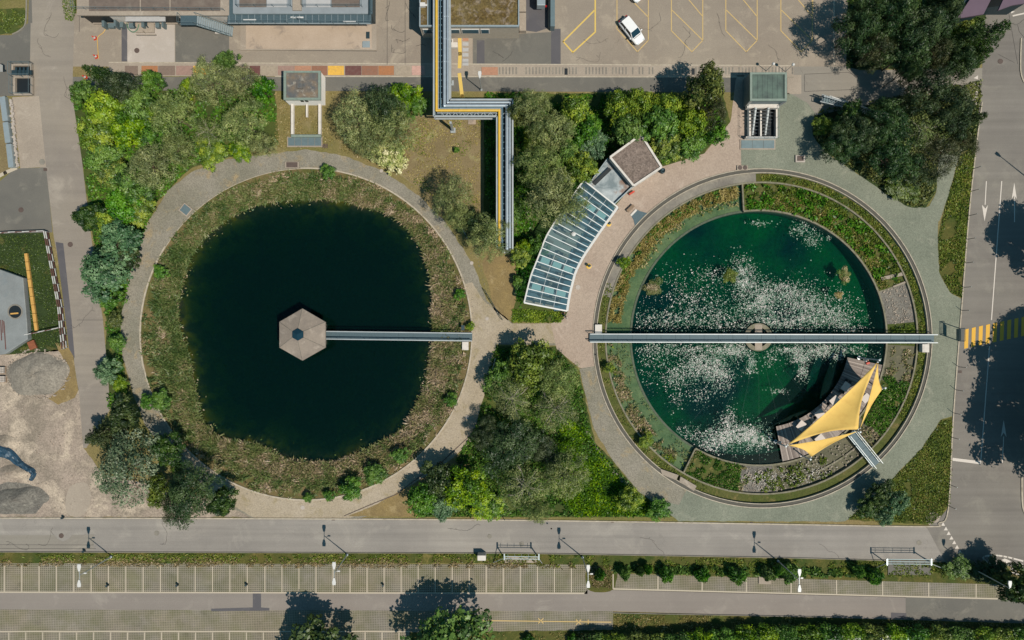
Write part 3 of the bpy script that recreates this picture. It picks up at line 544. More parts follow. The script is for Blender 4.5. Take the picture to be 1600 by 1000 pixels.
SECT = [('planter_bed', 97, 21, -.5, 'planter_soil', 'overgrown planting bed on the north east of the pool'), ('planter_bed', 21, 6, -.5, 'gravel_dark', 'bare stony bed with rubble east of the pool'),
        ('planter_bed', 6, -3, -.48, 'lawn', 'green planting bed just above the bridge end'), ('planter_bed', -3, -19, -.5, 'basin_mud', 'brown mud bed just below the bridge end'),
        ('planter_bed', -19, -38, -.5, 'planter_soil', 'grassy bed between the sails and the gravel path'), ('planter_bed', -38, -84, -.66, 'basin_mud', 'murky shallow basin south east of the sun deck'),
        ('planter_bed', -84, -98, -.52, 'gravel_dark', 'stony bed with white flowers south of the pool'), ('planter_bed', -98, -120, -.48, 'planter_soil', 'green planting bed south west of the pool')]
for nm, a0, a1, z, mt, lb in SECT: sector(nm, a0, a1, 202, 243.3, z, mt, lb)
m = MB()
for a in (97, 21, 6, -3, -19, -38, -84, -98, -120):
    t = math.radians(a); q0 = Vector((wc.x + 201 * S * math.cos(t), wc.y + 201 * S * math.sin(t), -.75)); q1 = Vector((rc.x + 243 * S * math.cos(t), rc.y + 243 * S * math.sin(t), -.75))
    if a in (97, -120, -84, 21): m.beam(q0, q1, .2, .84 if a in (97, -120) else .6)
reg(m.build('bed_divider', MC['rim_concrete']), 'concrete dividers between the planting beds', 'wall', None, 'structure')
m = MB(); m.ring(R2, 226 * S, 228.5 * S, -36, -82, -1.2, -.5); reg(m.build('inner_curb', MC['rim_concrete']), 'curved concrete lip in the murky basin', 'wall', None, 'structure')
# ------------------------------------------------------------------ foliage
leafm('leaf_lime', ['#2c4608', '#4c6c08', '#6f8c0c', '#98a81a'], 1.12)
leafm('leaf_green', ['#1f3c0e', '#365e14', '#4f7a1a', '#6d902c'], 1.15)
leafm('leaf_dark', ['#14260c', '#243c12', '#3a501a', '#566628'], 1.05)
leafm('leaf_pine', ['#414d2a', '#5e6a3a', '#768048', '#93965c'], .88, hv=.12)
leafm('leaf_olive', ['#2c3c16', '#48581e', '#626f26', '#828a38'], 1.02)
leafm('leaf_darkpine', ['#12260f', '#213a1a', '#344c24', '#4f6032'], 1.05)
leafm('leaf_blue', ['#2e4830', '#456240', '#5e7a52', '#7c926a'], 1.0)
leafm('leaf_silver', ['#2c4026', '#45593a', '#627452', '#929a7c'], 1.1)
leafm('leaf_flower', ['#566f26', '#869a3c', '#b8ba70', '#dcd8a4'], 1.0)
leafm('leaf_brown', ['#1c2814', '#303c1e', '#444a28', '#5e5e3a'], 1.05)
pm('bark', '#6b5a48', .9, var=.2, vs=3); pm('bark_pale', '#b5ab9c', .9, var=.15, vs=3)
def lobes_crown(R, zc, H, nl, per, ls, asp, lr=(.16, .30), up=.5, seed=0, fill=.9, wob=.16):
    """clumps of leaves spread over and through an uneven dome"""
    rs = np.random.default_rng(seed); ph = rs.uniform(0, 6.28, 4); Ps = []; Ns = []; Ts = []; cs = []
    for i in range(nl):
        a = i * 2.39996 + rs.normal(0, .25); q = math.sqrt((i + .5) / nl) * fill
        edge = 1 + wob * (math.sin(2 * a + ph[0]) + .7 * math.sin(3 * a + ph[1]) + .6 * math.sin(5 * a + ph[2]))
        r = q * R * edge; z = zc + H * math.sqrt(max(0, 1 - min(q, 1) ** 2)) * rs.uniform(.45, 1.0) - H * .25 * q; l = R * rs.uniform(*lr) * (1.1 - .3 * q)
        c = np.array([r * math.cos(a), r * math.sin(a), z]); cs.append((c, l)); n = int(per * (l / (R * .23)) ** 2)
        d = rs.normal(size=(n, 3)); d /= np.linalg.norm(d, axis=1, keepdims=True); d[:, 2] = np.where(d[:, 2] < -.35, -d[:, 2], d[:, 2])
        rr_ = l * (1 + .22 * np.sin(3 * d[:, 0] * 3 + i) + rs.normal(0, .16, n)); p = c + d * rr_[:, None] * np.array([1, 1, .75])
        Ps.append(p); Ns.append(d * (1.15 - up) + rs.normal(0, .34, (n, 3)) + np.array([0, 0, up])); Ts.append(np.full(n, rs.uniform(.1, .85)) + rs.normal(0, .09, n) + .1 * d[:, 2])
    Pn, Nn, T = np.concatenate(Ps), np.concatenate(Ns), np.concatenate(Ts)
    V, T = quads(Pn, Nn, ls * rs.uniform(.6, 1.25, len(Pn)), asp, T); return V, T, cs
def fir_crown(R, zc, H, nb, per, ls, seed, droop=.25, tiers=6):
    """tiers of long branches with needle sprays, star shaped from above"""
    rs = np.random.default_rng(seed); Ps = []; Ds = []; Ts = []; cs = []
    for t in range(tiers):
        f = t / tiers; rl = R * (1 - f) ** .8; z0 = zc + H * f; nb_ = max(5, int(nb * (1 - f * .6)))
        for b in range(nb_):
            a = 2 * math.pi * b / nb_ + t * .7 + rs.normal(0, .14); L = rl * rs.uniform(.72, 1.14); n = int(per * (L / R) ** 1.3) + 6
            u = rs.uniform(.12, 1, n); wdt = L * .20 * (1.05 - u) + .1; off = rs.normal(0, 1, n) * wdt * .6
            x = u * L * math.cos(a) - off * math.sin(a); y = u * L * math.sin(a) + off * math.cos(a); z = z0 - droop * L * u ** 1.5 + rs.normal(0, .12, n)
            Ps.append(np.stack([x, y, z], 1)); s = np.sign(off)
            Ds.append(np.stack([np.cos(a + s * .7), np.sin(a + s * .7), np.full(n, -.1)], 1) + rs.normal(0, .25, (n, 3))); Ts.append(np.full(n, rs.uniform(.25, .7)) + rs.normal(0, .15, n) + .1 * u)
            cs.append((np.array([L * .8 * math.cos(a), L * .8 * math.sin(a), z0 - droop * L * .6]), 1))
    Pn, Dn, T = np.concatenate(Ps), np.concatenate(Ds), np.concatenate(Ts)
    Nn = rs.normal(0, .5, (len(Pn), 3)) + np.array([0, 0, .9]); V, T = quads(Pn, Nn, ls * rs.uniform(.6, 1.3, len(Pn)), .28, T, T=Dn); return V, T, cs
def trunk_mesh(R, H, cs, mat, seed, r0=.18, nl=14, reach=.9, thick=1.):
    rs = random.Random(seed); m = MB(); pts = [Vector((0, 0, -.1))]; k = 5
    for i in range(1, k + 1): pts.append(Vector((rs.uniform(-.12, .12) * i * R / 8, rs.uniform(-.12, .12) * i * R / 8, H * .82 * i / k)))
    for i in range(k): m.tube(pts[i], pts[i + 1], r0 * (1 - .16 * i), r0 * (1 - .16 * (i + 1)), n=7)
    for c, l in rs.sample(cs, min(nl, len(cs))):
        b = pts[rs.randint(2, k)]; e = Vector(c) * reach + Vector((0, 0, l * .3)); mid = (b + e) / 2 + Vector((rs.uniform(-.3, .3), rs.uniform(-.3, .3), .25))
        m.tube(b, mid, .07 * thick, .045 * thick, n=5); m.tube(mid, e, .045 * thick, .015, n=5)
        for _ in range(2):
            e2 = mid + (e - mid) * .6 + Vector((rs.uniform(-.8, .8), rs.uniform(-.8, .8), rs.uniform(0, .5))) * R * .22; m.tube(mid + (e - mid) * .3, e2, .03 * thick, .01, n=4)
    return m
PROTO = {}
#        kind: (material, generator, base radius, crown base z, crown height, total height, bark)
def proto(kind, var):
    if (kind, var) in PROTO: return PROTO[kind, var]
    sd = (sum(map(ord, kind)) * 31 + var * 7) % 9999; R = 4.0; bk = MC['bark']; kw = {}
    if kind in ('lime', 'green', 'dark', 'olive', 'blue'):
        zc, H = 3.2, 3.4; V, T, cs = lobes_crown(R, zc, H, 58, 200 if kind == 'dark' else 125, .22, .62, (.13, .27), .3, sd)
    elif kind == 'silver':
        zc, H = 3.0, 3.6; V, T, cs = lobes_crown(R, zc, H, 70, 150, .13, .55, (.12, .22), .45, sd)
    elif kind == 'flower':
        zc, H = 1.2, 2.0; V, T, cs = lobes_crown(R, zc, H, 75, 110, .22, .7, (.10, .2), .5, sd)
    elif kind in ('pine', 'brown'):
        zc, H = 3.8, 3.2; V, T, cs = lobes_crown(R, zc, H, 85, 140, .2, .2, (.12, .22), .2, sd, wob=.12); kw = dict(nl=26, thick=.8)
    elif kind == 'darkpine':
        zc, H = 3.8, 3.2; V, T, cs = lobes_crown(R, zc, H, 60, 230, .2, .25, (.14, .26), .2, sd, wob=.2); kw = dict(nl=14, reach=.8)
    elif kind == 'fir':
        zc, H = 1.8, 6.2; V, T, cs = fir_crown(R, zc, H, 22, 130, .2, sd); kw = dict(nl=10)
    elif kind == 'bare':
        zc, H = 3.0, 2.8; V, T, cs = lobes_crown(R, zc, H, 66, 95, .17, .22, (.14, .24), .3, sd); kw = dict(nl=18, reach=1.02, thick=1.5); bk = MC['bark_pale']
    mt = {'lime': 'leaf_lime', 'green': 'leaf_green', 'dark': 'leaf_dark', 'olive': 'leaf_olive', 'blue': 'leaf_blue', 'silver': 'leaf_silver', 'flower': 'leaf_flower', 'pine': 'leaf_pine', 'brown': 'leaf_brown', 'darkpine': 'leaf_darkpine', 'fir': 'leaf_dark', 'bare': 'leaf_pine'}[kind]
    me = qmesh('crown', V, T); me.materials.append(MC[mt]); tm = trunk_mesh(R, zc + H * .7, cs, bk, sd, **kw)
    tr = tm.build('trunk', bk, None); tr.data.transform(__import__('mathutils').Matrix.Translation(tr.location)); tm_ = tr.data; bpy.data.objects.remove(tr)
    PROTO[kind, var] = (me, tm_, zc + H * .45); return PROTO[kind, var]
NM = dict(lime='leafy_tree', green='leafy_tree', dark='leafy_tree', olive='leafy_tree', blue='leafy_tree', silver='silver_tree', flower='flowering_shrub', pine='pine_tree', brown='pine_tree', darkpine='pine_tree', fir='fir_tree', bare='sparse_tree')
WD = dict(lime='bright lime green leafy tree', green='mid green leafy tree', dark='dark green leafy tree', olive='olive green leafy tree', blue='grey green leafy tree', silver='silvery green round tree', flower='cream flowering shrub', pine='soft olive grey pine', brown='brownish olive pine', darkpine='dark pine', fir='dark spiky fir', bare='half bare tree with pale branches')
NV = dict(flower=1, silver=1, blue=2, bare=2)
def tree(kind, px, py, rp, h, where, i=[0], el=1.0):
    """px, py: where the photo shows the crown's middle; rp: crown radius in pixels; h: height in metres"""
    i[0] += 1; rr_ = random.Random(i[0] * 13); cm, tm, zm = proto(kind, i[0] % NV.get(kind, 3))
    s = rp * S / 4.0; sz = h / (7.2 if kind != 'flower' else 3.2) ; sz = max(sz, .12)
    zc = zm * sz; b = P(px, py, zc); low = h < 2.6
    nm = NM[kind] if not low or kind == 'flower' else 'bush'; wd = WD[kind] if not low else WD[kind].replace('tree', 'bush').replace('pine', 'bush').replace('spiky fir', 'spiky bush')
    t = thing(nm, wd + ' ' + where, 'shrub' if low or kind == 'flower' else 'tree', (b.x, b.y, 0), 'bushes around the tanks' if low or kind == 'flower' else 'trees around the tanks')
    t.rotation_euler = (0, 0, rr_.uniform(0, 6.28)); t.scale = (s * el, s / el, sz)
    for n_, me in (('crown', cm), ('trunk', tm)):
        o = bpy.data.objects.new(n_, me); SC.collection.objects.link(o); o.parent = t
    return t
TREES = [
 # north west wood
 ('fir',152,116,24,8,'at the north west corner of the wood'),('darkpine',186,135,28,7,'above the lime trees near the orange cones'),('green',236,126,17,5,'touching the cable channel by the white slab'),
 ('green',128,142,20,6,'overhanging the west service road at the top'),('lime',165,165,34,6.5,'second in from the west road at the top'),('green',215,165,32,6,'behind the dark pine near the channel'),
 ('pine',268,180,40,8,'in the middle of the north west wood'),('lime',292,135,14,4,'peeping between two pines by the covers'),('pine',328,128,36,8,'beside the yellow channel cover'),('green',352,96,18,7,'whose tip reaches the steel stair apron'),
 ('pine',372,125,28,8,'just east of the yellow channel cover'),('pine',378,190,36,8,'at the east end of the north west wood'),('bare',322,205,24,6,'deep in the north west wood'),('green',408,140,20,6,'left of the small white kiosk'),
 ('lime',150,205,32,6,'on the west road edge of the wood'),('lime',200,200,30,6,'brightest in the north west wood'),('green',240,215,26,5.5,'between the lime tree and the big pine'),('lime',245,180,18,5,'under the middle pine'),
 ('pine',236,258,40,7,'hanging over the path at the north west'),('pine',280,232,26,7,'just above the start of the gravel path'),('lime',330,238,24,2.4,'on the wood floor beside the gravel path'),('lime',375,235,18,2.2,'near the east tip of the north west wood'),('pine',408,225,22,5,'closest to the path left of the kiosk'),
 ('green',160,245,30,5,'beside the west road below the wood'),('lime',172,270,24,4.5,'yellowest above the narrow strip'),('green',205,285,34,5.5,'in the strip between road and pond path'),('green',190,320,30,5,'in the strip level with the small steel hatch'),
 ('dark',138,338,22,5,'leaning onto the west road alone'),('lime',168,345,24,4,'behind the tree leaning on the west road'),('lime',215,325,24,4,'close to the pond path opposite the steel hatch'),
 ('blue',185,378,32,6,'above the broad grey green tree of the strip'),('blue',158,428,40,7,'broadest in the strip beside the fenced lawn'),('dark',196,400,20,5,'on the pond path side of the strip'),('green',170,465,20,3.5,'below the broad grey green tree'),
 ('olive',178,500,13,2.2,'in the thin strip level with the lawn corner'),('green',182,535,14,2.4,'in the thin strip beside the gravel heap'),('blue',166,580,20,4,'over the west road by the gravel heap'),('lime',186,600,14,2.2,'just above the cream flowering shrub'),('flower',188,620,9,1.4,'alone in the thin strip by the west road'),
 ('dark',190,650,24,6,'just above the silvery round tree'),('fir',150,683,26,6,'pointing out over the yard'),('silver',196,735,54,9,'standing large at the yard corner'),('olive',248,770,24,5,'between the silvery tree and the road corner tree'),('darkpine',296,772,42,8,'overhanging the south road'),('brown',275,795,26,6,'dangling over the kerb of the south road'),('dark',345,785,22,6,'at the right end of the corner clump'),('dark',262,705,26,6,'behind the silvery tree beside the path'),
 # between kiosk and pipe bridge
 ('pine',556,186,40,8,'right of the small white kiosk'),('darkpine',598,168,34,8,'between kiosk and pipe bridge at the back'),('pine',612,198,38,8,'in the middle between kiosk and pipe bridge'),('lime',632,150,24,5,'against the dark shadow of the pipe bridge'),('green',648,165,20,4,'nearest the pipe bridge on its west'),('flower',608,244,28,2.4,'beside the north path of the pond'),('pine',570,225,24,6,'beside the cream flowering shrub'),
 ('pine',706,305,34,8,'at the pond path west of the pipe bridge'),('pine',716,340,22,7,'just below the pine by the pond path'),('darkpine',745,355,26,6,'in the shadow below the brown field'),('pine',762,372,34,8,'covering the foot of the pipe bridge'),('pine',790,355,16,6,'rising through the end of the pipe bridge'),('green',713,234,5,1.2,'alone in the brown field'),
 # centre north wood
 ('pine',832,168,34,9,'at the bend of the pipe bridge'),('pine',862,205,34,9,'second along from the pipe bridge bend'),('olive',808,178,18,7,'touching the pipe bridge rail'),('pine',842,262,38,9,'above the glass house roof'),('pine',862,305,42,10,'leaning over the top of the glass house'),('pine',895,322,28,9,'spreading onto the glass panes'),
 ('lime',900,175,26,6,'below the service path in the middle wood'),('green',915,205,26,6,'in the thick of the middle wood'),('blue',925,225,24,5,'feathery behind the glass house'),('lime',905,262,26,6,'beside the metal roof tray'),('green',880,238,24,6,'between two pines above the glass house'),('lime',830,218,14,4,'left of the middle wood pines'),
 ('lime',968,165,24,6,'near the tree shadow on the service path'),('lime',1000,160,26,7,'tallest behind the gravel roofed house'),('green',985,200,28,6,'directly behind the gravel roofed house'),('green',1030,190,32,7,'in the east half of the middle wood'),('lime',1045,165,24,6,'near the service path by the tall tree'),('olive',1105,135,32,10,'overhanging the cable channel'),('brown',1115,175,26,8,'at the east edge of the middle wood'),('lime',1085,190,28,7,'inside the east end of the middle wood'),('green',1120,205,20,6,'overhanging the pink walk'),('lime',1045,225,26,4,'at the corner of the gravel roofed house'),('flower',1035,232,10,3.2,'behind the gravel roofed house corner'),('green',1080,225,26,4,'beside the pink walk'),
 ('lime',815,400,18,3,'left of the glass house middle'),('lime',822,385,13,3.2,'against the upper glass panes'),('green',812,440,12,2.2,'left of the lower glass house corner'),('green',800,330,20,4,'right of the pipe bridge foot'),('green',840,385,18,4,'at the bent corner of the glass house'),
 # south wood
 ('olive',828,570,36,7,'at the top of the south wood'),('pine',872,592,34,7,'in the upper right of the south wood'),('bare',800,622,34,8,'on the left flank of the south wood'),('bare',868,640,36,8,'in the right half of the south wood'),('green',780,590,24,5,'beside the fallen lamp at the path'),('darkpine',800,695,44,6,'in the dark heart of the south wood'),('darkpine',760,680,24,5,'beside the beige path bend'),('lime',722,762,34,7,'brightest in the south wood'),('dark',690,752,28,6,'left of the bright lime tree'),('green',660,782,26,5,'at the west tip of the south wood'),('bare',818,762,40,9,'at the road side of the south wood'),('pine',840,800,22,8,'dangling over the road from the south wood'),('pine',885,745,38,7,'in the lower right of the south wood'),('lime',984,782,20,4,'rounded at the tip of the south wood'),('green',1030,797,18,2.4,'at the very east tip of the south wood'),('blue',690,790,24,4,'by the kerb under the lime tree'),('lime',760,790,26,2.5,'beside the kerb in the middle of the south wood'),('darkpine',848,702,26,4,'behind the pale branches of the south wood'),  # the darkpine crowns here are added to imitate tree shadow on the ground
 # pond banks
 ('green',250,625,17,2.4,'on the west bank of the pond'),('green',230,630,13,2.5,'half on the gravel by the pond'),('green',548,765,18,3,'on the south bank of the pond'),('green',585,742,18,2.4,'on the south east bank of the pond'),('green',626,712,14,2.2,'on the east bank of the pond'),('green',512,268,12,1.8,'on the north rim of the pond'),('green',480,778,8,1.4,'on the south rim of the pond'),('green',515,775,10,1.6,'between the two rim bushes of the pond'),('green',718,460,9,1.5,'on the east rim of the pond'),('lime',735,510,7,1.4,'right beside the pond footbridge landing'),('green',250,425,12,1.6,'on the west rim of the pond'),('green',705,625,11,1.8,'on the lower east rim of the pond'),
 # pool planters
('lime',975,410,10,1.8,'on the west shelf of the pool'),('lime',952,575,8,1.6,'just below the west end of the long bridge'),('lime',1010,690,12,1.6,'on the south west shelf of the pool'),
 # north east woods
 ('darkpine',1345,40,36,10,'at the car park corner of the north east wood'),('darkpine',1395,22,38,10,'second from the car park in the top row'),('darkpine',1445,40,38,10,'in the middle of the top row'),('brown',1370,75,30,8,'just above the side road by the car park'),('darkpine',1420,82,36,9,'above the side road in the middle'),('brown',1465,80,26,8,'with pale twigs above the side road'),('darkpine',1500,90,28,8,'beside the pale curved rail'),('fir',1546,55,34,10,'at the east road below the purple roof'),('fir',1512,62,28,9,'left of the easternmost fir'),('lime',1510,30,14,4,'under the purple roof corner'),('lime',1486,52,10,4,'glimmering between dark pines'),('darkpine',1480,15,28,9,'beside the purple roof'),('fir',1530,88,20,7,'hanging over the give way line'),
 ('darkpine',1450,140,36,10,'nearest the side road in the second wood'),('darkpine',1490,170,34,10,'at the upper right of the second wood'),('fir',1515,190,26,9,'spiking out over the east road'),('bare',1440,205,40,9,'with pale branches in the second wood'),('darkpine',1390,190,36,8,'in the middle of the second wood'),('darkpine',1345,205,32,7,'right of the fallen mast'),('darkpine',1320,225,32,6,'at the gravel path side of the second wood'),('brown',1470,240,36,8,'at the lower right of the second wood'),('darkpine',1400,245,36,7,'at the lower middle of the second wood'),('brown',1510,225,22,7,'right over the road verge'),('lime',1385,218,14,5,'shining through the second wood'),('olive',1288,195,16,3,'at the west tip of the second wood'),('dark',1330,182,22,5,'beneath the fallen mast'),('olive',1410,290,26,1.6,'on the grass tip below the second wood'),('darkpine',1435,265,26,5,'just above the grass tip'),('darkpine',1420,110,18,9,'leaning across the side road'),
 # road corner
 ('dark',1378,772,20,4,'behind the feathery bush at the corner'),('blue',1402,786,20,4.5,'feathery at the road corner grass'),('blue',1385,808,15,3.5,'touching the kerb at the corner grass'),('dark',1360,795,18,3,'left of the feathery trees at the corner'),
 # south east end
 ('dark',1590,915,26,8,'behind the last lamp at the south east'),('dark',1560,893,20,3,'below the striped island'),('green',1500,888,20,2.2,'right of the eastern bike rack'),('dark',1535,895,18,2.6,'between lamp and striped island'),('dark',1605,930,18,6,'at the very right edge below the island'),
 # car park south
 ('dark',494,1050,62,9,'at the bottom edge left of centre'),('green',706,1024,66,10,'at the bottom edge near the bay end'),
]
for t_ in TREES: tree(*t_)
# trees outside the frame whose shade falls on the east road and the bottom bays
for k, (x, y, r, h, wh) in enumerate([(1628, 402, 48, 13, 'upper'), (1640, 600, 62, 15, 'middle'), (1606, 676, 62, 14, 'big lower'), (1640, 720, 50, 14, 'lowest'), (1650, 552, 48, 14, 'crossing side'), (1668, 640, 60, 15, 'rearmost')]):
    cm, tm, zm = proto('dark', k % 3); t = thing('leafy_tree', f'{wh} of the tall dark trees east of the road', 'tree', (*P(x, y)[:2], 0), 'tall trees east of the road'); s = r * S / 4
    t.scale = (s, s, h / 7.2); t.rotation_euler = (0, 0, k * 1.3)
    for n_, me in (('crown', cm), ('trunk', tm)): o = bpy.data.objects.new(n_, me); SC.collection.objects.link(o); o.parent = t
# round shrubs along the parallel bays
def low_crown(seed, nl=26, per=90, ls=.11):
    V, T, cs = lobes_crown(1.0, .35, .7, nl, per, ls, .6, (.22, .4), .4, seed); return V, T, cs
sh_me = []
for k in range(2):
    V, T, cs = low_crown(50 + k); me = qmesh('crown', V, T); me.materials.append(MC['leaf_green']); sh_me.append((me, cs))
m = MB()
for a in range(5): m.tube((0, 0, 0), (math.cos(a * 1.26) * .45, math.sin(a * 1.26) * .45, .8), .04, .015, n=5)
st = m.build('stem', MC['bark'], None); stm = st.data; stm.transform(__import__('mathutils').Matrix.Translation(st.location)); bpy.data.objects.remove(st)
def shrub(x, y, rp, h, lab, grp, mi=0, nm='shrub'):
    t = thing(nm, lab, 'shrub', (*P(x, y)[:2], 0), grp); s = rp * S; t.scale = (s, s, h / 1.3); t.rotation_euler = (0, 0, random.uniform(0, 6)); me, _ = sh_me[mi]
    for n_, mm in (('crown', me), ('stem', stm)): o = bpy.data.objects.new(n_, mm); SC.collection.objects.link(o); o.parent = t
    return t
ords = ['first', 'second', 'third', 'fourth', 'fifth', 'sixth', 'seventh', 'eighth', 'ninth', 'tenth', 'eleventh', 'twelfth']
for k, (x, y, r) in enumerate([(936, 893, 8), (974, 892, 8), (998, 888, 6), (1038, 893, 10), (1094, 894, 10), (1147, 894, 12), (1196, 892, 10), (1228, 891, 13), (1335, 887, 9), (1360, 896, 11), (1212, 886, 9), (1010, 885, 6)]):
    shrub(x, y, r, 2.6, f'{ords[k]} round shrub ' + ['by the dry grass island', 'right of the dry grass island', 'small between bigger ones', 'behind the first parallel bay', 'behind the second parallel bay', 'behind the third parallel bay', 'by the little concrete pad', 'by the fourth lamp head', 'left of the east bike rack gap', 'next to the east bike rack', 'tucked behind the lamp shrub', 'smallest above the first bay line'][k], 'round shrubs along the bays', k % 2)
for k, (x, y) in enumerate([(826, 998), (895, 998)]):
    shrub(x, y, 9, 1.6, ['round dark bush at the bottom, left of the pair', 'round dark bush at the bottom, right of the pair'][k], 'round bushes at the bottom', k)
# hedge along the garden, in separate lengths of different green
for k in range(22):
    x = 925 + k * 33; y = (995 if x < 1000 else max(982, 999 - (x - 1000) * .09)) + max(0, (x - 1300)) * .02
    V, T, cs = lobes_crown(2.1, .9, 1.3, 34, 75, .15, .6, (.2, .36), .4, 300 + k, wob=.05); V = V * np.array([1., .55, 1.]); me = qmesh('foliage', V, T)
    kd = ['leaf_green', 'leaf_lime', 'leaf_olive', 'leaf_lime', 'leaf_green', 'leaf_lime', 'leaf_green', 'leaf_lime', 'leaf_lime', 'leaf_green', 'leaf_lime'][k % 11]; me.materials.append(MC[kd])
    t = thing('hedge', f'{kd[5:]} green hedge length, {k + 1 if k > 11 else ords[k]}{"th" if k > 11 else ""} from the west along the garden', 'hedge', (*P(x, y)[:2], 0), 'garden hedge lengths'); t.scale = (1.05, 1.05, 1.2)
    o = bpy.data.objects.new('foliage', me); SC.collection.objects.link(o); o.parent = t
    o = bpy.data.objects.new('stem', stm); SC.collection.objects.link(o); o.parent = t
ADD_HEDGE = [(960, 884), (1375, 889), (1375, 899), (1240, 900), (960, 894)]
# ------------------------------------------------------------------ reeds, grass, undergrowth (uncountable)
leafm('reed', ['#34501a', '#5f7034', '#857850', '#b09c80'], .88, trans=.2, clump=.0)
leafm('blade', ['#2f4214', '#4c5f1c', '#6c7a26', '#8b8440'], 1.0, trans=.15, clump=0)
leafm('dryblade', ['#5a5a28', '#7c6f3c', '#94814e', '#b09c6c'], 1.05, trans=.1, clump=0)
n_ = 150000; a = RNG.uniform(-math.pi, math.pi, n_); u = RNG.uniform(0, 1, n_); rw = rw_l(a) + 4; r = np.sqrt(rw ** 2 + u * ((LR - 3) ** 2 - rw ** 2)); x = lc.x + r * S * np.cos(a); y = lc.y + r * S * np.sin(a)
z = np.maximum(bank_z(x, y), -.82); east = np.clip(.5 + .5 * np.cos(a + .25), 0, 1); tt = np.clip((r - rw) / (LR - rw), 0, 1)
tn = .42 + .34 * vnoise(x, y, .45) + .3 * (east - .5) + .2 * vnoise(x, y, 1.8) - .14 * (tt < .45)
dens = vnoise(x, y, .9) + .7 * vnoise(x, y, 3.1) - .8 * np.clip((tt - .55) / .35, 0, 1) + .5 * (tt < .4); k = dens + RNG.uniform(0, 1, n_) > .25
tufts('reeds', x[k], y[k], z[k], MC['reed'], 'brown and green reeds all over the west pond banks', 'reeds', (.2, .75), .05, .9, tn[k], .2)
def clumps(name, n, cen, zf, mat, label, tint, ln=(.5, 1.1), nb=26, spread=.16, wd=.06):
    cx, cy, ct = cen; idx = np.repeat(np.arange(len(cx)), nb); a = RNG.uniform(0, 6.283, len(idx)); le = RNG.uniform(.25, 1.25, len(idx)); L = RNG.uniform(ln[0], ln[1], len(idx)) * RNG.uniform(.6, 1.15, len(cx))[idx]
    D = np.stack([np.cos(a) * np.sin(le), np.sin(a) * np.sin(le), np.cos(le)], 1); x = cx[idx] + np.cos(a) * spread * RNG.uniform(0, 1, len(idx)); y = cy[idx] + np.sin(a) * spread * RNG.uniform(0, 1, len(idx))
    C = np.stack([x, y, zf(x, y)], 1) + D * (L / 2)[:, None]; Nn = np.cross(D, RNG.normal(size=D.shape)); Nn[:, 2] = np.abs(Nn[:, 2]) + .3
    V, t = quads(C, Nn, L / 2, wd * 2.2, ct[idx] + RNG.normal(0, .1, len(idx)), T=D); me = qmesh(name, V, t); me.materials.append(MC[mat]); o = bpy.data.objects.new(name, me); SC.collection.objects.link(o); return reg(o, label, 'reeds', None, 'stuff')
n_ = 5200; a = RNG.uniform(-math.pi, math.pi, n_); rw = rw_l(a) + 6; tq = RNG.beta(1.1, 2.2, n_); r = rw + tq * (LR - 8 - rw); x = lc.x + r * S * np.cos(a); y = lc.y + r * S * np.sin(a); k = vnoise(x, y, .7) + .5 * vnoise(x, y, 2.) + RNG.uniform(0, .8, n_) > .15
x, y, tq, a = x[k], y[k], tq[k], a[k]; es = .5 + .5 * np.cos(a + .5)
clumps('reed_clumps', 0, (x, y, np.clip(.28 + .42 * es * (tq < .55) + .3 * vnoise(x, y, .6) + RNG.normal(0, .12, len(x)), 0, 1)), lambda x, y: np.maximum(bank_z(x, y), -.82), 'reed', 'taller clumps of reed along the water edge of the west pond', 0)
a = RNG.uniform(-math.pi, math.pi, 9000); rw = rw_l(a) - RNG.exponential(3, 9000); rw = rw + 8; x = lc.x + rw * S * np.cos(a); y = lc.y + rw * S * np.sin(a); k = vnoise(x, y, 1.2) > .1
tufts('water_weed', x[k], y[k], np.full(k.sum(), -.79), MC['reed'], 'sparse weed at the water edge of the pond', 'water plants', (.1, .4), .06, 1., .45, .3)
def ground_tufts(name, poly, dens, mat, label, thresh=-.4, ns=.5, ln=(.12, .4), holes=(), z=0.01, wd=.05, lean=.8, tint=None, cat='grass'):
    x, y = pick(poly, dens, holes); return tufts(name, x, y, z, MC[mat], label, cat, ln, wd, lean, tint, .22, thresh, ns)
nwp = [(116, 150), (430, 128), (432, 222), (300, 258), (242, 320), (206, 420), (188, 520), (198, 620), (170, 640), (166, 500), (152, 400), (134, 270)]
ground_tufts('undergrowth', nwp, 50, 'leaf_green', 'green undergrowth below the north west wood', -.3, .6, (.15, .5), wd=.1)
ground_tufts('undergrowth', [(758, 146), (1126, 148), (1134, 186), (1096, 234), (1038, 256), (1003, 206), (948, 244), (915, 285), (866, 343), (842, 392), (816, 470), (812, 482), (806, 482), (806, 380), (760, 330)], 55, 'leaf_green', 'green undergrowth of the middle wood', -.3, .6, (.15, .5), wd=.1)
ground_tufts('undergrowth', [(772, 544), (868, 546), (902, 582), (926, 690), (996, 770), (1045, 806), (645, 806), (702, 737), (747, 660)], 60, 'leaf_green', 'green undergrowth of the south wood', -.6, .6, (.15, .5), wd=.1)
ground_tufts('undergrowth', [(880, 650), (915, 668), (935, 706), (980, 762), (1030, 804), (900, 806), (860, 760)], 110, 'leaf_lime', 'bright sunlit grass on the east side of the south wood', -.7, .5, (.15, .5), wd=.1)
ground_tufts('undergrowth', [(1275, 175), (1535, 125), (1523, 220), (1466, 245), (1460, 300), (1445, 322), (1420, 322), (1345, 272), (1292, 236), (1270, 208)], 60, 'leaf_olive', 'grassy undergrowth below the second dark wood', -.5, .6, (.15, .5), wd=.1)
ground_tufts('undergrowth', [(1324, -40), (1550, -40), (1528, 106), (1324, 106)], 40, 'leaf_dark', 'dark undergrowth by the car park', -.6, .6, (.15, .5), wd=.1)
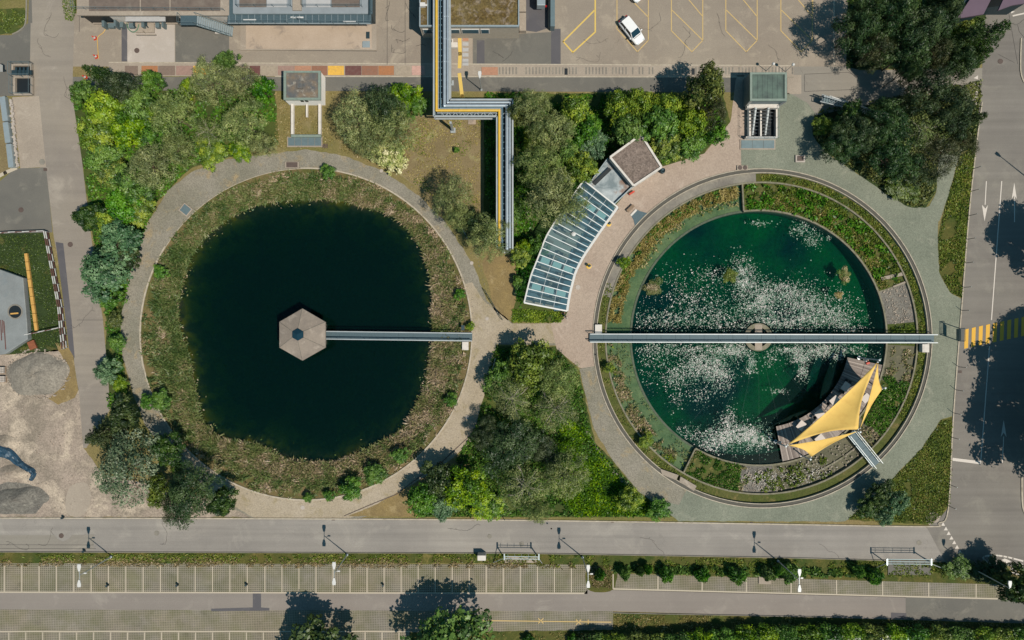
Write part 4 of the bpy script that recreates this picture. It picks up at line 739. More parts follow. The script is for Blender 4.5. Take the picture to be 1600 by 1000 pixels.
ground_tufts('grass', [(1500, 246), (1524, 224), (1512, 330), (1502, 464), (1486, 456), (1469, 425), (1467, 370), (1484, 300)], 120, 'blade', 'rough grass on the narrow verge', -.6)
ground_tufts('grass', [(1487, 656), (1483, 788), (1456, 818), (1325, 810), (1370, 775), (1442, 700), (1470, 658)], 120, 'blade', 'rough grass on the corner triangle', -.6)
ground_tufts('grass', [(0, 866), (800, 866), (1475, 881), (1560, 900), (1470, 902), (915, 889), (790, 879), (0, 876)], 110, 'blade', 'rough grass along the long verge', -.1, .8)
ground_tufts('grass', [(0, 871), (790, 872), (915, 880), (915, 888), (0, 884)], 70, 'dryblade', 'dry grass creeping into the bays', -.1, .8)
ground_tufts('grass', [(0, 368), (72, 366), (88, 450), (100, 515), (98, 540), (0, 552)], 100, 'blade', 'short grass of the fenced lawn', -.9, .4, (.06, .18), tint=.12)
ground_tufts('grass', [(96, -5), (117, -5), (118, 28), (112, 34), (102, 30)], 150, 'blade', 'grass in the small north west patch', -.8, .4, (.08, .25), tint=.4)
ground_tufts('grass', [(0, 16), (36, 14), (40, 28), (36, 40), (18, 50), (0, 52)], 120, 'blade', 'grass in the top left corner', -.1, .8, (.08, .25), tint=.4)
ground_tufts('grass', [(642, 184), (752, 184), (750, 330), (690, 318), (622, 268)], 45, 'dryblade', 'dry grass on the brown field', -.2, .5, (.06, .2))
ground_tufts('grass', [(430, 145), (640, 145), (640, 270), (600, 262), (520, 232), (430, 232)], 60, 'dryblade', 'dry grass around the small kiosk', -.2, .5, (.06, .25))
ground_tufts('undergrowth', ADD_HEDGE, 130, 'leaf_green', 'low green strip joining the round shrubs along the bays', -.5, .7, (.2, .6), wd=.12)
ground_tufts('grass', [(642, 184), (752, 184), (750, 330), (690, 318), (622, 268)], 40, 'blade', 'green grass patches on the brown field', .15, .35, (.06, .25))
ground_tufts('grass', [(922, 884), (956, 884), (955, 918), (922, 917)], 120, 'dryblade', 'dry grass on the bay island', -.6, .5, (.1, .3))
ground_tufts('grass', [(960, 959), (1600, 973), (1600, 1000), (640, 1000), (640, 990), (958, 987)], 60, 'dryblade', 'dry grass below the driving lane', -.2, .5, (.1, .3))
ground_tufts('grass', [(800, 482), (880, 488), (876, 504), (800, 503)], 160, 'leaf_lime', 'bright grass below the glass house', -.8, .5, (.1, .35), wd=.08)
def ring_tufts(name, a0, a1, r0, r1, z, dens, mat, label, thresh=-.4, ns=.8, ln=(.15, .45), wd=.06, lean=.85, tint=None, cat='grass', c=None):
    c = c or rc; n = int(abs(a1 - a0) / 360 * math.pi * (r1 ** 2 - r0 ** 2) * S * S * dens); a = np.radians(RNG.uniform(min(a0, a1), max(a0, a1), n)); r = np.sqrt(RNG.uniform(r0 ** 2, r1 ** 2, n)) * S
    return tufts(name, c.x + r * np.cos(a), c.y + r * np.sin(a), z, MC[mat], label, cat, ln, wd, lean, tint, .22, thresh, ns)
ring_tufts('bed_plants', 22, 96, 203, 242, -.5, 150, 'leaf_olive', 'tangled plants in the north east bed', -.35, .9, (.12, .45), wd=.08)
ring_tufts('bed_plants', 22, 96, 203, 242, -.48, 60, 'leaf_green', 'dark leafy clumps in the north east bed', .25, .8, (.3, .7), wd=.12)
ring_tufts('bed_plants', 22, 96, 204, 225, -.48, 90, 'dryblade', 'yellowish plants along the north east rim', -.1, .9, (.15, .45))
ring_tufts('bed_plants', -2, 5, 204, 241, -.46, 200, 'leaf_lime', 'bright plants just above the bridge end', -.9, .7, (.15, .4), wd=.09)
ring_tufts('bed_plants', -18, -4, 206, 241, -.48, 90, 'reed', 'withered plants below the bridge end', .1, .8, (.15, .4))
ring_tufts('bed_plants', -39, -17, 203, 242, -.48, 170, 'leaf_green', 'green grass beside the sun sails', -.35, .8, (.2, .6), wd=.07)
ring_tufts('bed_plants', -45, -10, 203, 242, -.48, 60, 'reed', 'brown grass beside the sun sails', -.1, .8, (.2, .5), wd=.06)
ring_tufts('bed_plants', -119, -99, 203, 242, -.46, 190, 'leaf_green', 'green grass in the south west bed', -.45, .8, (.2, .55), wd=.06)
ring_tufts('bed_plants', -120, -97, 203, 242, -.46, 90, 'reed', 'reddish brown grass in the south west bed', -.2, .8, (.2, .5), wd=.06)
ring_tufts('bed_plants', -97, -62, 206, 240, -.5, 60, 'leaf_olive', 'scattered plants in the stony bed', .25, 1.2, (.15, .5), wd=.1)
ring_tufts('bed_plants', -30, 90, 247, 257, -.28, 150, 'blade', 'grass in the ring strip on the east', -.5, .8, (.1, .3))
ring_tufts('bed_plants', 160, 250, 247, 257, -.28, 80, 'blade', 'grass in the ring strip on the south west', -.1, .8, (.1, .3))
ring_tufts('shelf_reeds', 99, 174, 222, 241, -.8, 190, 'dryblade', 'yellowish reeds on the north west shelf', -.5, .9, (.2, .6))
ring_tufts('shelf_reeds', 99, 174, 228, 242, -.8, 90, 'leaf_green', 'green clumps on the north west shelf', .25, .8, (.2, .6), wd=.1)
ring_tufts('shelf_reeds', 99, 150, 212, 226, -.8, 70, 'reed', 'thin reeds toward the deep pool', 0., 1.2, (.15, .5))
ring_tufts('shelf_reeds', 182, 240, 222, 241, -.8, 150, 'reed', 'withered reeds on the south west shelf', -.1, 1., (.2, .5))
ring_tufts('shelf_reeds', 180, 240, 206, 226, -.76, 60, 'reed', 'dark debris scattered on the south west shelf', .15, 1.6, (.06, .25), tint=.3)
ring_tufts('shelf_reeds', 182, 240, 232, 242, -.8, 80, 'leaf_lime', 'green clumps on the south west shelf', .3, .7, (.2, .5), wd=.1)
# water lilies: pale flowers floating in drifts
pt = N('petal'); at = pt('Attribute', attribute_name='tint', attribute_type='GEOMETRY').outputs['Fac']
MC['petal'] = pt.done(pt.bsdf(pt.ramp(at, [hexc('#4e7a62'), hexc('#7f9a88'), hexc('#b2b0a8'), hexc('#e0d6d2')]), .7))
BL = [(1160, 415, 12, 14, 250), (1168, 440, 16, 22, 900), (1190, 470, 26, 20, 1500), (1230, 455, 34, 14, 900), (1265, 475, 34, 16, 1300), (1300, 495, 34, 14, 1100), (1240, 500, 40, 14, 1300), (1330, 512, 22, 8, 250), (1320, 470, 26, 12, 120),
      (1110, 430, 26, 14, 200), (1090, 470, 46, 22, 700), (1060, 500, 50, 16, 800), (1010, 505, 26, 14, 200), (1130, 500, 34, 18, 700), (1190, 505, 30, 14, 500), (1050, 440, 40, 24, 120), (1010, 470, 18, 20, 50),
      (1070, 545, 70, 8, 900), (1150, 548, 26, 12, 900), (1100, 570, 32, 18, 1500), (1125, 590, 20, 18, 900), (1060, 590, 22, 16, 500), (1020, 560, 26, 18, 260), (1060, 625, 14, 14, 100), (1095, 620, 14, 12, 160), (1010, 590, 16, 14, 60),
      (1290, 548, 50, 9, 1500), (1255, 560, 14, 8, 300), (1258, 582, 7, 12, 220), (1320, 555, 24, 8, 300), (1240, 548, 22, 6, 300), (1205, 560, 10, 12, 90), (1178, 568, 6, 7, 220), (1175, 580, 10, 5, 60), (1220, 612, 13, 4, 90),
      (1160, 680, 36, 12, 1700), (1185, 688, 22, 12, 1100), (1130, 690, 26, 14, 700), (1140, 660, 12, 10, 220), (1145, 645, 6, 12, 60), (1085, 680, 26, 8, 160), (1110, 700, 20, 10, 200), (1070, 670, 12, 8, 60),
      (1190, 348, 16, 4, 90), (1255, 358, 16, 12, 260), (1275, 375, 12, 10, 140), (1298, 370, 3, 4, 30), (1315, 460, 6, 5, 40), (1290, 440, 40, 20, 40)]
xs, ys, ts = [], [], []
BL2 = [(bx, by, sx_ * 1.25, sy_ * 1.3, int(n_ * .55)) for bx, by, sx_, sy_, n_ in BL]
for bx, by, sx_, sy_, n_ in BL:
    x = RNG.normal(bx, sx_ * .56, int(n_ * .95)); y = RNG.normal(by, sy_ * .56, int(n_ * .95)); xs.append(x); ys.append(y); ts.append(RNG.normal(.5 if by < 400 else .86 if by > 640 else .68, .22, int(n_ * .95)))
x, y, t = map(np.concatenate, (xs, ys, ts)); X = (x - 800) * S; Y = (500 - y) * S
k = (np.hypot(x - WC[0], y - WC[1]) < 196) & (vnoise(X, Y, 1.6) + .5 * vnoise(X, Y, 5) + RNG.normal(0, .45, len(x)) > -.35); k &= ~((np.hypot(x - 1188, y - 527) < 24)); X, Y, t = X[k], Y[k], t[k]
dk = np.hypot((X / S + 800) - 1188, (500 - Y / S) - 528); an = np.degrees(np.arctan2(Y - wc.y, X - wc.x)); k = ~((dk > 139) & (an < -10) & (an > -82)); X, Y, t = X[k], Y[k], t[k]
x2 = np.concatenate([RNG.normal(b[0], b[2] * .7, b[4]) for b in BL2]); y2 = np.concatenate([RNG.normal(b[1], b[3] * .7, b[4]) for b in BL2]); q2 = (np.hypot(x2 - WC[0], y2 - WC[1]) < 196) & (np.hypot(x2 - 1188, y2 - 527) > 24)
d2 = np.hypot(x2 - 1188, y2 - 528); a2 = np.degrees(np.arctan2(528 - y2, x2 - 1188)); q2 &= ~((d2 > 139) & (a2 < -10) & (a2 > -82)); x2, y2 = (x2[q2] - 800) * S, (500 - y2[q2]) * S
X, Y, t = np.concatenate([X, x2]), np.concatenate([Y, y2]), np.concatenate([t, RNG.normal(.22, .12, len(x2))])
Pn = np.stack([X, Y, -.7 + RNG.uniform(0, .05, len(X))], 1); Nn = RNG.normal(0, .25, (len(X), 3)) + np.array([0, 0, 1.]); V, t = quads(Pn, Nn, np.where(RNG.random(len(X)) < .1, RNG.uniform(.08, .14, len(X)), RNG.uniform(.025, .08, len(X))), .85, t)
me = qmesh('water_lilies', V, t); me.materials.append(MC['petal']); o = bpy.data.objects.new('water_lilies', me); SC.collection.objects.link(o); reg(o, 'pale pink and white water lilies drifting on the pool', 'water lilies', None, 'stuff')
x, y = RNG.normal(0, 1, 700), RNG.normal(0, 1, 700); xx = np.concatenate([P(1195, 0).x + x[:350] * 1.6, P(1265, 0).x + x[350:] * 2.6]); yy = np.concatenate([P(0, 748).y + y[:350] * .7, P(0, 745).y + y[350:] * .9])
rr2 = np.hypot(xx - rc.x, yy - rc.y) / S; k = (rr2 < 240) & (np.hypot(xx - wc.x, yy - wc.y) / S > 204); xx, yy = xx[k], yy[k]
V, t = quads(np.stack([xx, yy, np.full(len(xx), -.35)], 1), RNG.normal(0, .3, (len(xx), 3)) + np.array([0, 0, 1.]), RNG.uniform(.03, .08, len(xx)), .8, RNG.normal(.85, .15, len(xx)))
me = qmesh('blossoms', V, t); me.materials.append(MC['petal']); o = bpy.data.objects.new('blossoms', me); SC.collection.objects.link(o); reg(o, 'white blossoms over the stony bed', 'flowers', None, 'stuff')
# ------------------------------------------------------------------ object materials
pm('steel_blue', '#6f8085', .5, .3, var=.1); pm('steel_dark', '#2c4048', .5, .2); pm('steel_pale', '#a9b4b8', .4, .4, var=.08); pm('galv', '#b3b8ba', .45, .3, var=.1, vs=1)
pm('grating', '#4d6068', .6, .2, var=.2, vs=8); pm('pipe_yellow', '#dcb040', .45, var=.06); pm('pipe_silver', '#b4bec6', .35, .45, var=.08); pm('pipe_blue', '#5b7888', .4, .3)
pm('white_wall', '#d6cec6', .85, var=.06, dirt=('#9a9088', .4)); pm('kiosk_paint', '#f2ece6', .8, var=.04, g=1.12); pm('beige_wall', '#b3a899', .85, var=.08); pm('green_copper', '#7f8c82', .7, var=.16, vs=3)
pm('roof_brown', '#6f625a', .9, var=.18, vs=1.2, dirt=('#857a70', .6)); pm('roof_pale', '#b0aeae', .8, var=.08); pm('roof_grey', '#8b9196', .7, var=.1, vs=1)
gm('moss_roof', '#5c4a26', '#6d5f3c', '#8a7c6e', s1=.35, s2=.9, a2=.5, b2=.66, grain=.35, gs=5, peb=.3, ps=4)
gm('gravel_roof', '#7f7068', '#76685f', '#8a7b72', s1=.4, s2=1, grain=.12, gs=7, peb=.3, ps=6)
gm('stained_roof', '#5c5e60', '#80705f', '#a39c92', s1=.7, s2=1.1, grain=.18, gs=5)
pm('rust_tin', '#a9afb4', .35, .35, var=.14, vs=.9, dirt=('#8a5c3c', .0)); pm('tin_rust_edge', '#8f6142', .8, var=.3, vs=2)
pm('purple_roof', '#63505f', .7, var=.08, vs=.8); pm('black_paint', '#1c2226', .5); pm('orange_plastic', '#d9892f', .5); pm('red_plastic', '#c2402c', .5); pm('white_plastic', '#d2cfcc', .45, var=.03)
pm('car_white', '#e9e7e6', .22, var=.015, spec=.6, g=1.25); pm('car_glass', '#16303c', .08, var=0, spec=.8); pm('tyre', '#1a1a1b', .85); pm('rim', '#9a9c9e', .3, .7); pm('lamp_red', '#a01c18', .3); pm('lamp_clear', '#d8dde0', .15, spec=.8)
pm('sail', '#e8bf66', .8, var=.06, vs=.8, dirt=('#c9964a', .4), g=1.3); pm('table_top', '#c9bcb4', .6, var=.04); pm('chair_dark', '#262a2e', .6); pm('tarp_blue', '#2c485c', .5, var=.4, vs=1.5); pm('tarp_grey', '#858888', .5, var=.12, vs=.6, dirt=('#6f7a80', .5), bump=.4)
pm('timber_yellow', '#c99a52', .8, var=.14, vs=2); pm('skin', '#b98a70', .6); pm('cloth_white', '#dcd8d4', .8); pm('cloth_dark', '#23262c', .8); pm('hair', '#2e221a', .8); pm('rust_sheet', '#8a5136', .85, var=.2, vs=3); pm('hose_green', '#4f7a62', .6); pm('cord_yellow', '#cfa65a', .6)
n = N('deck_wood'); at = n('Attribute', attribute_name='tint', attribute_type='GEOMETRY').outputs['Fac']
c = n.ramp(at, [hexc('#71655f'), hexc('#988b83'), hexc('#b8aaa0')]); c = n.scale(c, n.map(n.noise(5, 5, .7), .3, .7, .85, 1.12)); MC['deck_wood'] = n.done(n.bsdf(c, .8))
n = N('glass_roof'); tr = n('BsdfTransparent', {0: (.62, .78, .82, 1)}).outputs[0]; gl = n('BsdfGlossy', {0: (.8, .9, 1, 1), 1: .05}).outputs[0]; df = n('BsdfDiffuse', {0: hexc('#8fb0b4')}).outputs[0]
MC['glass_roof'] = n.done(n('MixShader', {0: .1, 1: n('MixShader', {0: .13, 1: tr, 2: gl}).outputs[0], 2: df}).outputs[0])
pm('blind', '#b4c6bc', .8, var=.03); pm('interior_floor', '#68747a', .9, var=.1); pm('bench_wood', '#8a7460', .8, var=.15); pm('interior_dark', '#2d5260', .6, var=.15)
gm('hexa', '#988b7f', '#83786f', '#a79a8e', s1=.35, s2=.8, grain=.12, gs=5)
Z = Vector((0, 0, 1))
def rail(name, mat, pts, h, parent, n=None, r=.025, mid=True, gap=1.6):
    m = MB()
    for a, b in zip(pts, pts[1:]):
        a, b = Vector(a), Vector(b); m.tube(a + Z * h, b + Z * h, r, n=5)
        if mid: m.tube(a + Z * h * .5, b + Z * h * .5, r * .7, n=4)
        k = max(1, round((b - a).length / gap))
        for i in range(k + 1): q = a + (b - a) * i / k; m.tube(q, q + Z * h, r, n=5)
    return m.build(name, mat, parent)
M = MC
# ------------------------------------------------------------------ channel covers along the strip
cv = [(195, 21, 'taupe', 'grey brown'), (221, 26, 'rust', 'rust stained'), (247, 27, 'taupe', 'taupe'), (275, 27, 'rose', 'dull rose'), (302, 25, 'yellow', 'yellow'), (390, 17, 'maroon', 'dark maroon'), (434, 26, 'rose', 'reddish brown'), (460, 27, 'tan', 'light tan'), (487, 25, 'brick', 'tan brown'), (512, 26, 'yellow', 'bright yellow'), (539, 26, 'maroon', 'dark maroon'), (565, 26, 'brick', 'brick brown'), (591, 25, 'rust', 'rusty orange'), (643, 21, 'pink', 'pale pink'), (366, 22, 'rose', 'rose brown'), (407, 26, 'beige', 'beige'), (617, 25, 'beige', 'beige')]
ph = ['at the west end of the channel', 'second from the west end', 'third from the west end', 'left of the western yellow plate', 'west of the pines by the tree', 'left of the beige plate near the kiosk', 'above the kiosk roof, leftmost', 'above the kiosk roof in the middle', 'right of the kiosk roof edge', 'right of the kiosk', 'between bright yellow and brick brown', 'between maroon and rusty orange', 'with a rusty pattern', 'beside the bridge shadow', 'behind the pine tops', 'left of the kiosk', 'between rusty orange and pink']
for (x, w_, c_, wd), p_ in zip(cv, ph):
    m = MB(); a, b = P(x + .3, 103), P(x + w_ - .3, 117.5); m.box(((a.x + b.x) / 2, (a.y + b.y) / 2, .045), (b.x - a.x - .02, a.y - b.y, .05)); reg(m.build('channel_cover', M['cover_' + c_], bevel=.01), wd + ' channel cover plate ' + p_, 'cover plate', 'coloured plates covering the channel')
m = MB(); a, b = P(752.5, 105), P(778, 117.5); m.box(((a.x + b.x) / 2, (a.y + b.y) / 2, .05), (b.x - a.x, a.y - b.y, .06)); reg(m.build('channel_cover', M['cover_tan'], bevel=.01), 'single orange tan cover plate east of the pipe bridge', 'cover plate', 'coloured plates covering the channel')
for x, lb in ((884.5, 'dark square opening in the channel by the car park'), (1083, 'dark square opening in the channel by the tall tree')):
    m = MB(); a, b = P(x - 2.4, 107), P(x + 2.4, 117); c_ = (a + b) / 2; m.box((c_.x, c_.y, .04), (b.x - a.x, a.y - b.y, .03)); reg(m.build('hatch', M['black_paint']), lb, 'hatch', 'dark channel hatches')
# manholes and drains
def manhole(x, y, r, mat, label, grp='round manhole covers'):
    m = MB(); c_ = P(x, y); m.lathe((c_.x, c_.y, .02), [(r, 0), (r, .025), (r * .82, .027), (r * .82, .02), (r * .1, .022)], 24); reg(m.build('manhole_cover', M[mat]), label, 'manhole', grp)
for a in [(214, 79, .36, 'iron', 'dark manhole on the white concrete slab'), (33, 328, .36, 'iron', 'manhole in the dark bay above the fenced lawn'), (110, 382, .36, 'iron', 'manhole in the west road beside the fenced lawn'), (66, 253, .42, 'concrete_old', 'large pale manhole at the foot of the west slab'), (96, 837, .34, 'iron', 'reddish manhole in the pale road strip'), (245, 833, .34, 'concrete_old', 'pale manhole in the road below the corner tree'), (815, 850, .32, 'concrete_old', 'grey manhole in the road near the gate rack'), (1436, 848, .34, 'concrete_old', 'manhole in the road before the junction'), (1563, 96, .36, 'iron', 'manhole in the east road near the fir'), (1459, 811, .34, 'iron', 'rusty manhole on the concrete corner'), (765, 838, .3, 'concrete_old', 'faint manhole in the road below the south wood'),
          (473, 793, .3, 'concrete_white', 'white round lid on the path south of the pond'), (730, 652, .28, 'concrete_white', 'white round lid on the path east of the pond'), (737, 411, .25, 'concrete_white', 'white round lid on the path by the bridge foot'), (761, 498, .25, 'concrete_white', 'white round lid at the path junction'), (596, 267, .25, 'concrete_white', 'white round lid by the cream shrub'), (192, 536, .2, 'concrete_white', 'white round lid on the west gravel path'), (903, 449, .34, 'concrete_white', 'pale round lid on the pink walk')]: manhole(*a)
for x, y, s_, lb in ((71, 265, .5, 'dark square drain at the foot of the west slab'), (521, 811, .45, 'brown drain at the road kerb below the pond'), (739, 812, .4, 'brown drain at the kerb below the lime tree'), (957, 815, .4, 'brown drain at the kerb left of the green gravel'), (1174, 817.5, .4, 'brown drain at the kerb on the green gravel'), (1500, 581, .45, 'dark drain at the east road edge below the crossing'), (1486, 734, .4, 'dark drain at the east road edge by the stop line'), (508, 228, .75, 'brown square cover right of the kiosk grating')):
    m = MB(); c_ = P(x, y); m.box((c_.x, c_.y, .03), (s_, s_ * .8, .03))
    for k in range(5): m.box((c_.x - s_ * .4 + k * s_ * .2, c_.y, .05), (.03, s_ * .7, .02))
    reg(m.build('drain_grate', M['iron']), lb, 'drain', 'square drain grates')
m = MB(); m.tri([P(*q)[:2] for q in ((1444, 812), (1448, 804), (1458, 799), (1470, 806), (1466, 815), (1452, 820))], [], .03); reg(m.build('corner_slab', M['concrete_slab']), 'small concrete corner slab at the junction', 'slab', None, 'structure')
# ------------------------------------------------------------------ street lamps
def lamp_proto(double=True, H=7.3):
    t = thing('street_lamp', 'x', 'street lamp', (0, 0, 0), 'lamps between road and parking bays')
    m = MB(); m.lathe((0, 0, 0), [(.17, 0), (.17, .35), (.1, .4)], 10); m.build('base', M['galv'], t)
    m = MB(); m.tube((0, 0, 0), (0, 0, H), .085, .05, n=8); m.build('pole', M['galv'], t)
    m = MB()
    if double: m.tube((0, -.7, H), (0, .7, H), .04, n=6)
    else: m.tube((0, 0, H), (0, .35, H + .05), .04, n=6)
    m.build('arm', M['galv'], t)
    for s_ in ((-1, 1) if double else (1,)):
        m = MB(); y0, y1 = (.55, 1.5) if double else (.1, 1.0)
        pts = [(-.1, y0), (.1, y0), (.24, (y0 + y1) / 2 + .1), (.2, y1), (-.2, y1), (-.24, (y0 + y1) / 2 + .1)]; m.prism([(px_, py_ * s_) for px_, py_ in pts], H - .02, H + .14); h = m.build('lamp_head', M['white_plastic'], t, bevel=.03)
        m = MB(); m.box((0, (y0 + y1) / 2 * s_ + .15 * s_, H - .035), (.3, .5, .03)); m.build('lens', M['lamp_clear'], h)
    if double:
        m = MB(); m.tube((0, 0, H - .5), (.45, .12, H - .45), .03, n=5); m.box((.5, .14, H - .42), (.34, .16, .14)); m.build('sensor', M['white_plastic'], t)
    return t
lp = lamp_proto(); LL = ['street lamp with two heads over the western bays', 'street lamp with two heads over the middle bays', 'street lamp with two heads beside the dry grass island', 'street lamp with two heads over the parallel bays']
for k, (x, y) in enumerate([(175, 869), (543, 866), (910, 870), (1215, 876)]):
    c_ = P(x, y); o = lp if k == 0 else copy_tree(lp, (0, 0, 0)); o.location = (c_.x, c_.y, 0); o['label'] = LL[k]
    if k == 2: [setattr(ch, 'location', (0, 0, 0)) for ch in o.children]
ls_ = lamp_proto(False, 7.9); c_ = P(1514, 885); ls_.location = (c_.x, c_.y, 0); ls_['label'] = 'single headed street lamp below the striped island'; ls_['group'] = 'single headed lamps'
o = copy_tree(ls_, (*P(1604, 277)[:2], 0), .9, 'single headed street lamp at the right edge of the east road')
l2 = lamp_proto(False, 4.6); l2.location = (*P(752, 141)[:2], 0); l2['label'] = 'short single lamp right of the pipe bridge'; l2['group'] = 'single headed lamps'
m = MB(); m.tube(P(764, 598), P(774, 560, 1.8), .06, .05); reg(m.build('leaning_pole', M['steel_pale']), 'thin pale pole leaning beside the path at the south wood', 'pole')
for x, y, lb in ((1197, 111, 'small globe lamp above the screw pump house, left'), (1227, 112, 'small globe lamp above the screw pump house, right')):
    t = thing('globe_lamp', lb, 'lamp', (*P(x, y)[:2], 0), 'small globe lamps'); m = MB(); b = chain_loc(t); m.tube(b, b + Z * 2.6, .05, .035); m.build('pole', M['galv'], t)
    m = MB(); m.lathe((b.x, b.y, 2.55), [(.06, 0), (.18, .08), (.22, .2), (.16, .34), (.03, .4)], 12); m.build('globe', M['white_plastic'], t, smooth=True)
# marker posts along the east road, bollard lights on the pink walk
for k, (x, y) in enumerate([(1520, 264), (1517, 299), (1514, 337), (1511, 374), (1508, 411), (1505, 449), (1502, 485), (1497, 573), (1493, 609), (1489, 645), (1486, 683), (1483, 757), (1481, 790)]):
    wh = ['beside the top of the narrow verge', 'second down the narrow verge', 'third down the narrow verge', 'fourth down the narrow verge', 'fifth down the narrow verge', 'at the foot of the narrow verge', 'just above the zebra crossing', 'just below the crossing sign', 'second below the crossing sign', 'third below the crossing sign', 'at the top of the corner triangle', 'in the middle of the corner triangle', 'lowest by the corner triangle'][k]
    t = thing('marker_post', 'thin dark marker post ' + wh, 'post', (*P(x, y)[:2], 0), 'posts along the east road'); b = chain_loc(t); m = MB(); m.tube(b, b + Z * 1.7, .045, .035, n=6); m.build('post', M['steel_dark'], t)
    m = MB(); m.tube(b + Z * 1.7, b + Z * 1.78, .055, .03, n=6); m.build('cap', M['steel_pale'], t)
for x, y, c_, lb in ((951, 350, 'pipe_yellow', 'yellow round stand by the glass house upper end'), (920, 416, 'pipe_yellow', 'yellow round stand by the middle of the glass house')):
    t = thing('ash_stand', lb, 'litter stand', (*P(x, y)[:2], 0.016), 'yellow stands on the pink walk'); b = chain_loc(t); m = MB(); m.lathe((b.x, b.y, b.z), [(.38, 0), (.38, .05), (.1, .08)], 16); m.build('base', M['pipe_yellow'], t)
    m = MB(); m.lathe((b.x, b.y, b.z), [(.09, .06), (.09, .6), (.2, .65), (.2, .95), (.05, 1.0)], 12); m.build('bin', M['taupe'] if 'taupe' in M else M['steel_dark'], t)
# ------------------------------------------------------------------ north west building complex
t = thing('north_building', 'long brown roofed plant building at the top left', 'building', (*P(230, -20)[:2], 0))
Hh = 3.1
def pbox(m, x0, y0, x1, y1, z0, z1, zs=None):   # box whose top outline is seen at the pixel box
    zs = z1 if zs is None else zs; a, b = P(x0, y0, zs), P(x1, y1, zs); m.box(((a.x + b.x) / 2, (a.y + b.y) / 2, (z0 + z1) / 2), (b.x - a.x, a.y - b.y, z1 - z0))
m = MB(); pbox(m, 127, -70, 352, 21, 0, Hh - .25, Hh); m.build('wall', M['white_wall'], t)
m = MB(); pbox(m, 120, -70, 358, 24, Hh - .24, Hh); rf = m.build('roof_slab', M['concrete_slab'], t)
m = MB(); pbox(m, 139, -70, 218, 17, Hh + .002, Hh + .05); pbox(m, 220, -70, 264.5, 17, Hh + .002, Hh + .05); pbox(m, 266.5, -70, 344, 17, Hh + .002, Hh + .05); m.build('roof_panel', M['roof_brown'], rf)
rail('railing', M['steel_blue'], [P(117, -60, Hh), P(117, 15.5, Hh), P(352, 17.5, Hh)], 1.0, t)
for x0, x1 in ((145, 185), (262, 290)):
    m = MB(); a, b = P(x0, 30), P(x1, 30); yw = P(0, 21, Hh).y; m.box(((a.x + b.x) / 2, yw - .02, 1.3), (b.x - a.x, .06, 2.4)); m.build('doorway', M['black_paint'], t)
    m = MB(); m.box(((a.x + b.x) / 2, yw - .06, 2.62), ((b.x - a.x) * .5, .04, .2)); m.build('exit_panel', M['green_copper'], t)
m = MB(); yw = P(0, 21, Hh).y
for x0, x1, hh in ((166, 170, 1.1), (172, 181, .5), (186, 189, 1.3), (192, 197, .8), (204, 212, .5), (226, 230, .9), (246, 252, .6), (258, 261, 1.0)): a, b = P(x0, 0), P(x1, 0); m.box(((a.x + b.x) / 2, yw - .5, hh / 2), (b.x - a.x, .5 + hh * .3, hh))
m.build('machinery', M['steel_blue'], t)
m = MB(); pbox(m, 196, 24, 258, 33, 2.0, 2.2); m.build('awning', M['roof_pale'], t)
m = MB(); pbox(m, 147, 36, 280, 38.5, 0, .3, 0); m.build('step', M['concrete_slab'], t)
m = MB(); m.box((P(228, 54, 0).x, P(0, 52).y, .45), (.1, .1, .9)); pbox(m, 212, 53, 243, 54.5, .7, .9); pbox(m, 213, 38, 242, 52, .05, .25, 0); m.build('loading_step', M['concrete_slab'], t)
m = MB()
for x in (213, 232): c_ = P(x, 39); m.tube(c_ + Z * .6 + Vector((0, .3, 0)), c_ + Z * .6 + Vector((0, -.35, 0)), .12); m.tube(c_ + Z * .6 + Vector((0, -.3, 0)), c_ + Z * .25 + Vector((.1, -.5, 0)), .09)
m.build('valve', M['steel_dark'], t)
m = MB(); m.path([P(*q, .25) for q in catmull([(198, 33), (200, 44), (207, 50), (214, 47), (217, 38)], 5, False)], .07); reg(m.build('hose', M['hose_green']), 'green hose looped over the white unloading slab', 'hose')
# steel stair
t = thing('steel_stair', 'blue grey steel stair descending beside the north building', 'stair', (*P(330, 38)[:2], 0))
m = MB(); pbox(m, 282, 24, 307, 39, Hh - .15, Hh - .02); m.build('landing', M['grating'], t)
A0, A1 = P(307, 31.5, Hh - .1), P(364, 50, .15)
m = MB(); d = A1 - A0; nrm = Vector((-d.y, d.x, 0)).normalized()
for k in range(17): q = A0 + d * (k + .5) / 17; m.beam(q - nrm * .62, q + nrm * .62, .26, .03)
m.build('tread', M['steel_pale'], t)
for s_ in (-1, 1):
    m = MB(); m.beam(A0 + nrm * .66 * s_, A1 + nrm * .66 * s_, .07, .22); st_ = m.build('stringer', M['steel_blue'], t)
    m = MB(); m.tube(A0 + nrm * .66 * s_ + Z, A1 + nrm * .66 * s_ + Z, .025)
    for k in range(8): q = A0 + d * k / 7 + nrm * .66 * s_; m.tube(q, q + Z, .022, n=4)
    m.build('handrail', M['steel_blue'], st_)
rail('railing', M['steel_blue'], [P(282, 24, Hh), P(282, 39, Hh), P(307, 39, Hh)], 1.0, t)
m = MB(); pbox(m, 337, 50, 352, 53, .0, .2, 0); m.build('base_step', M['white_wall'], t)
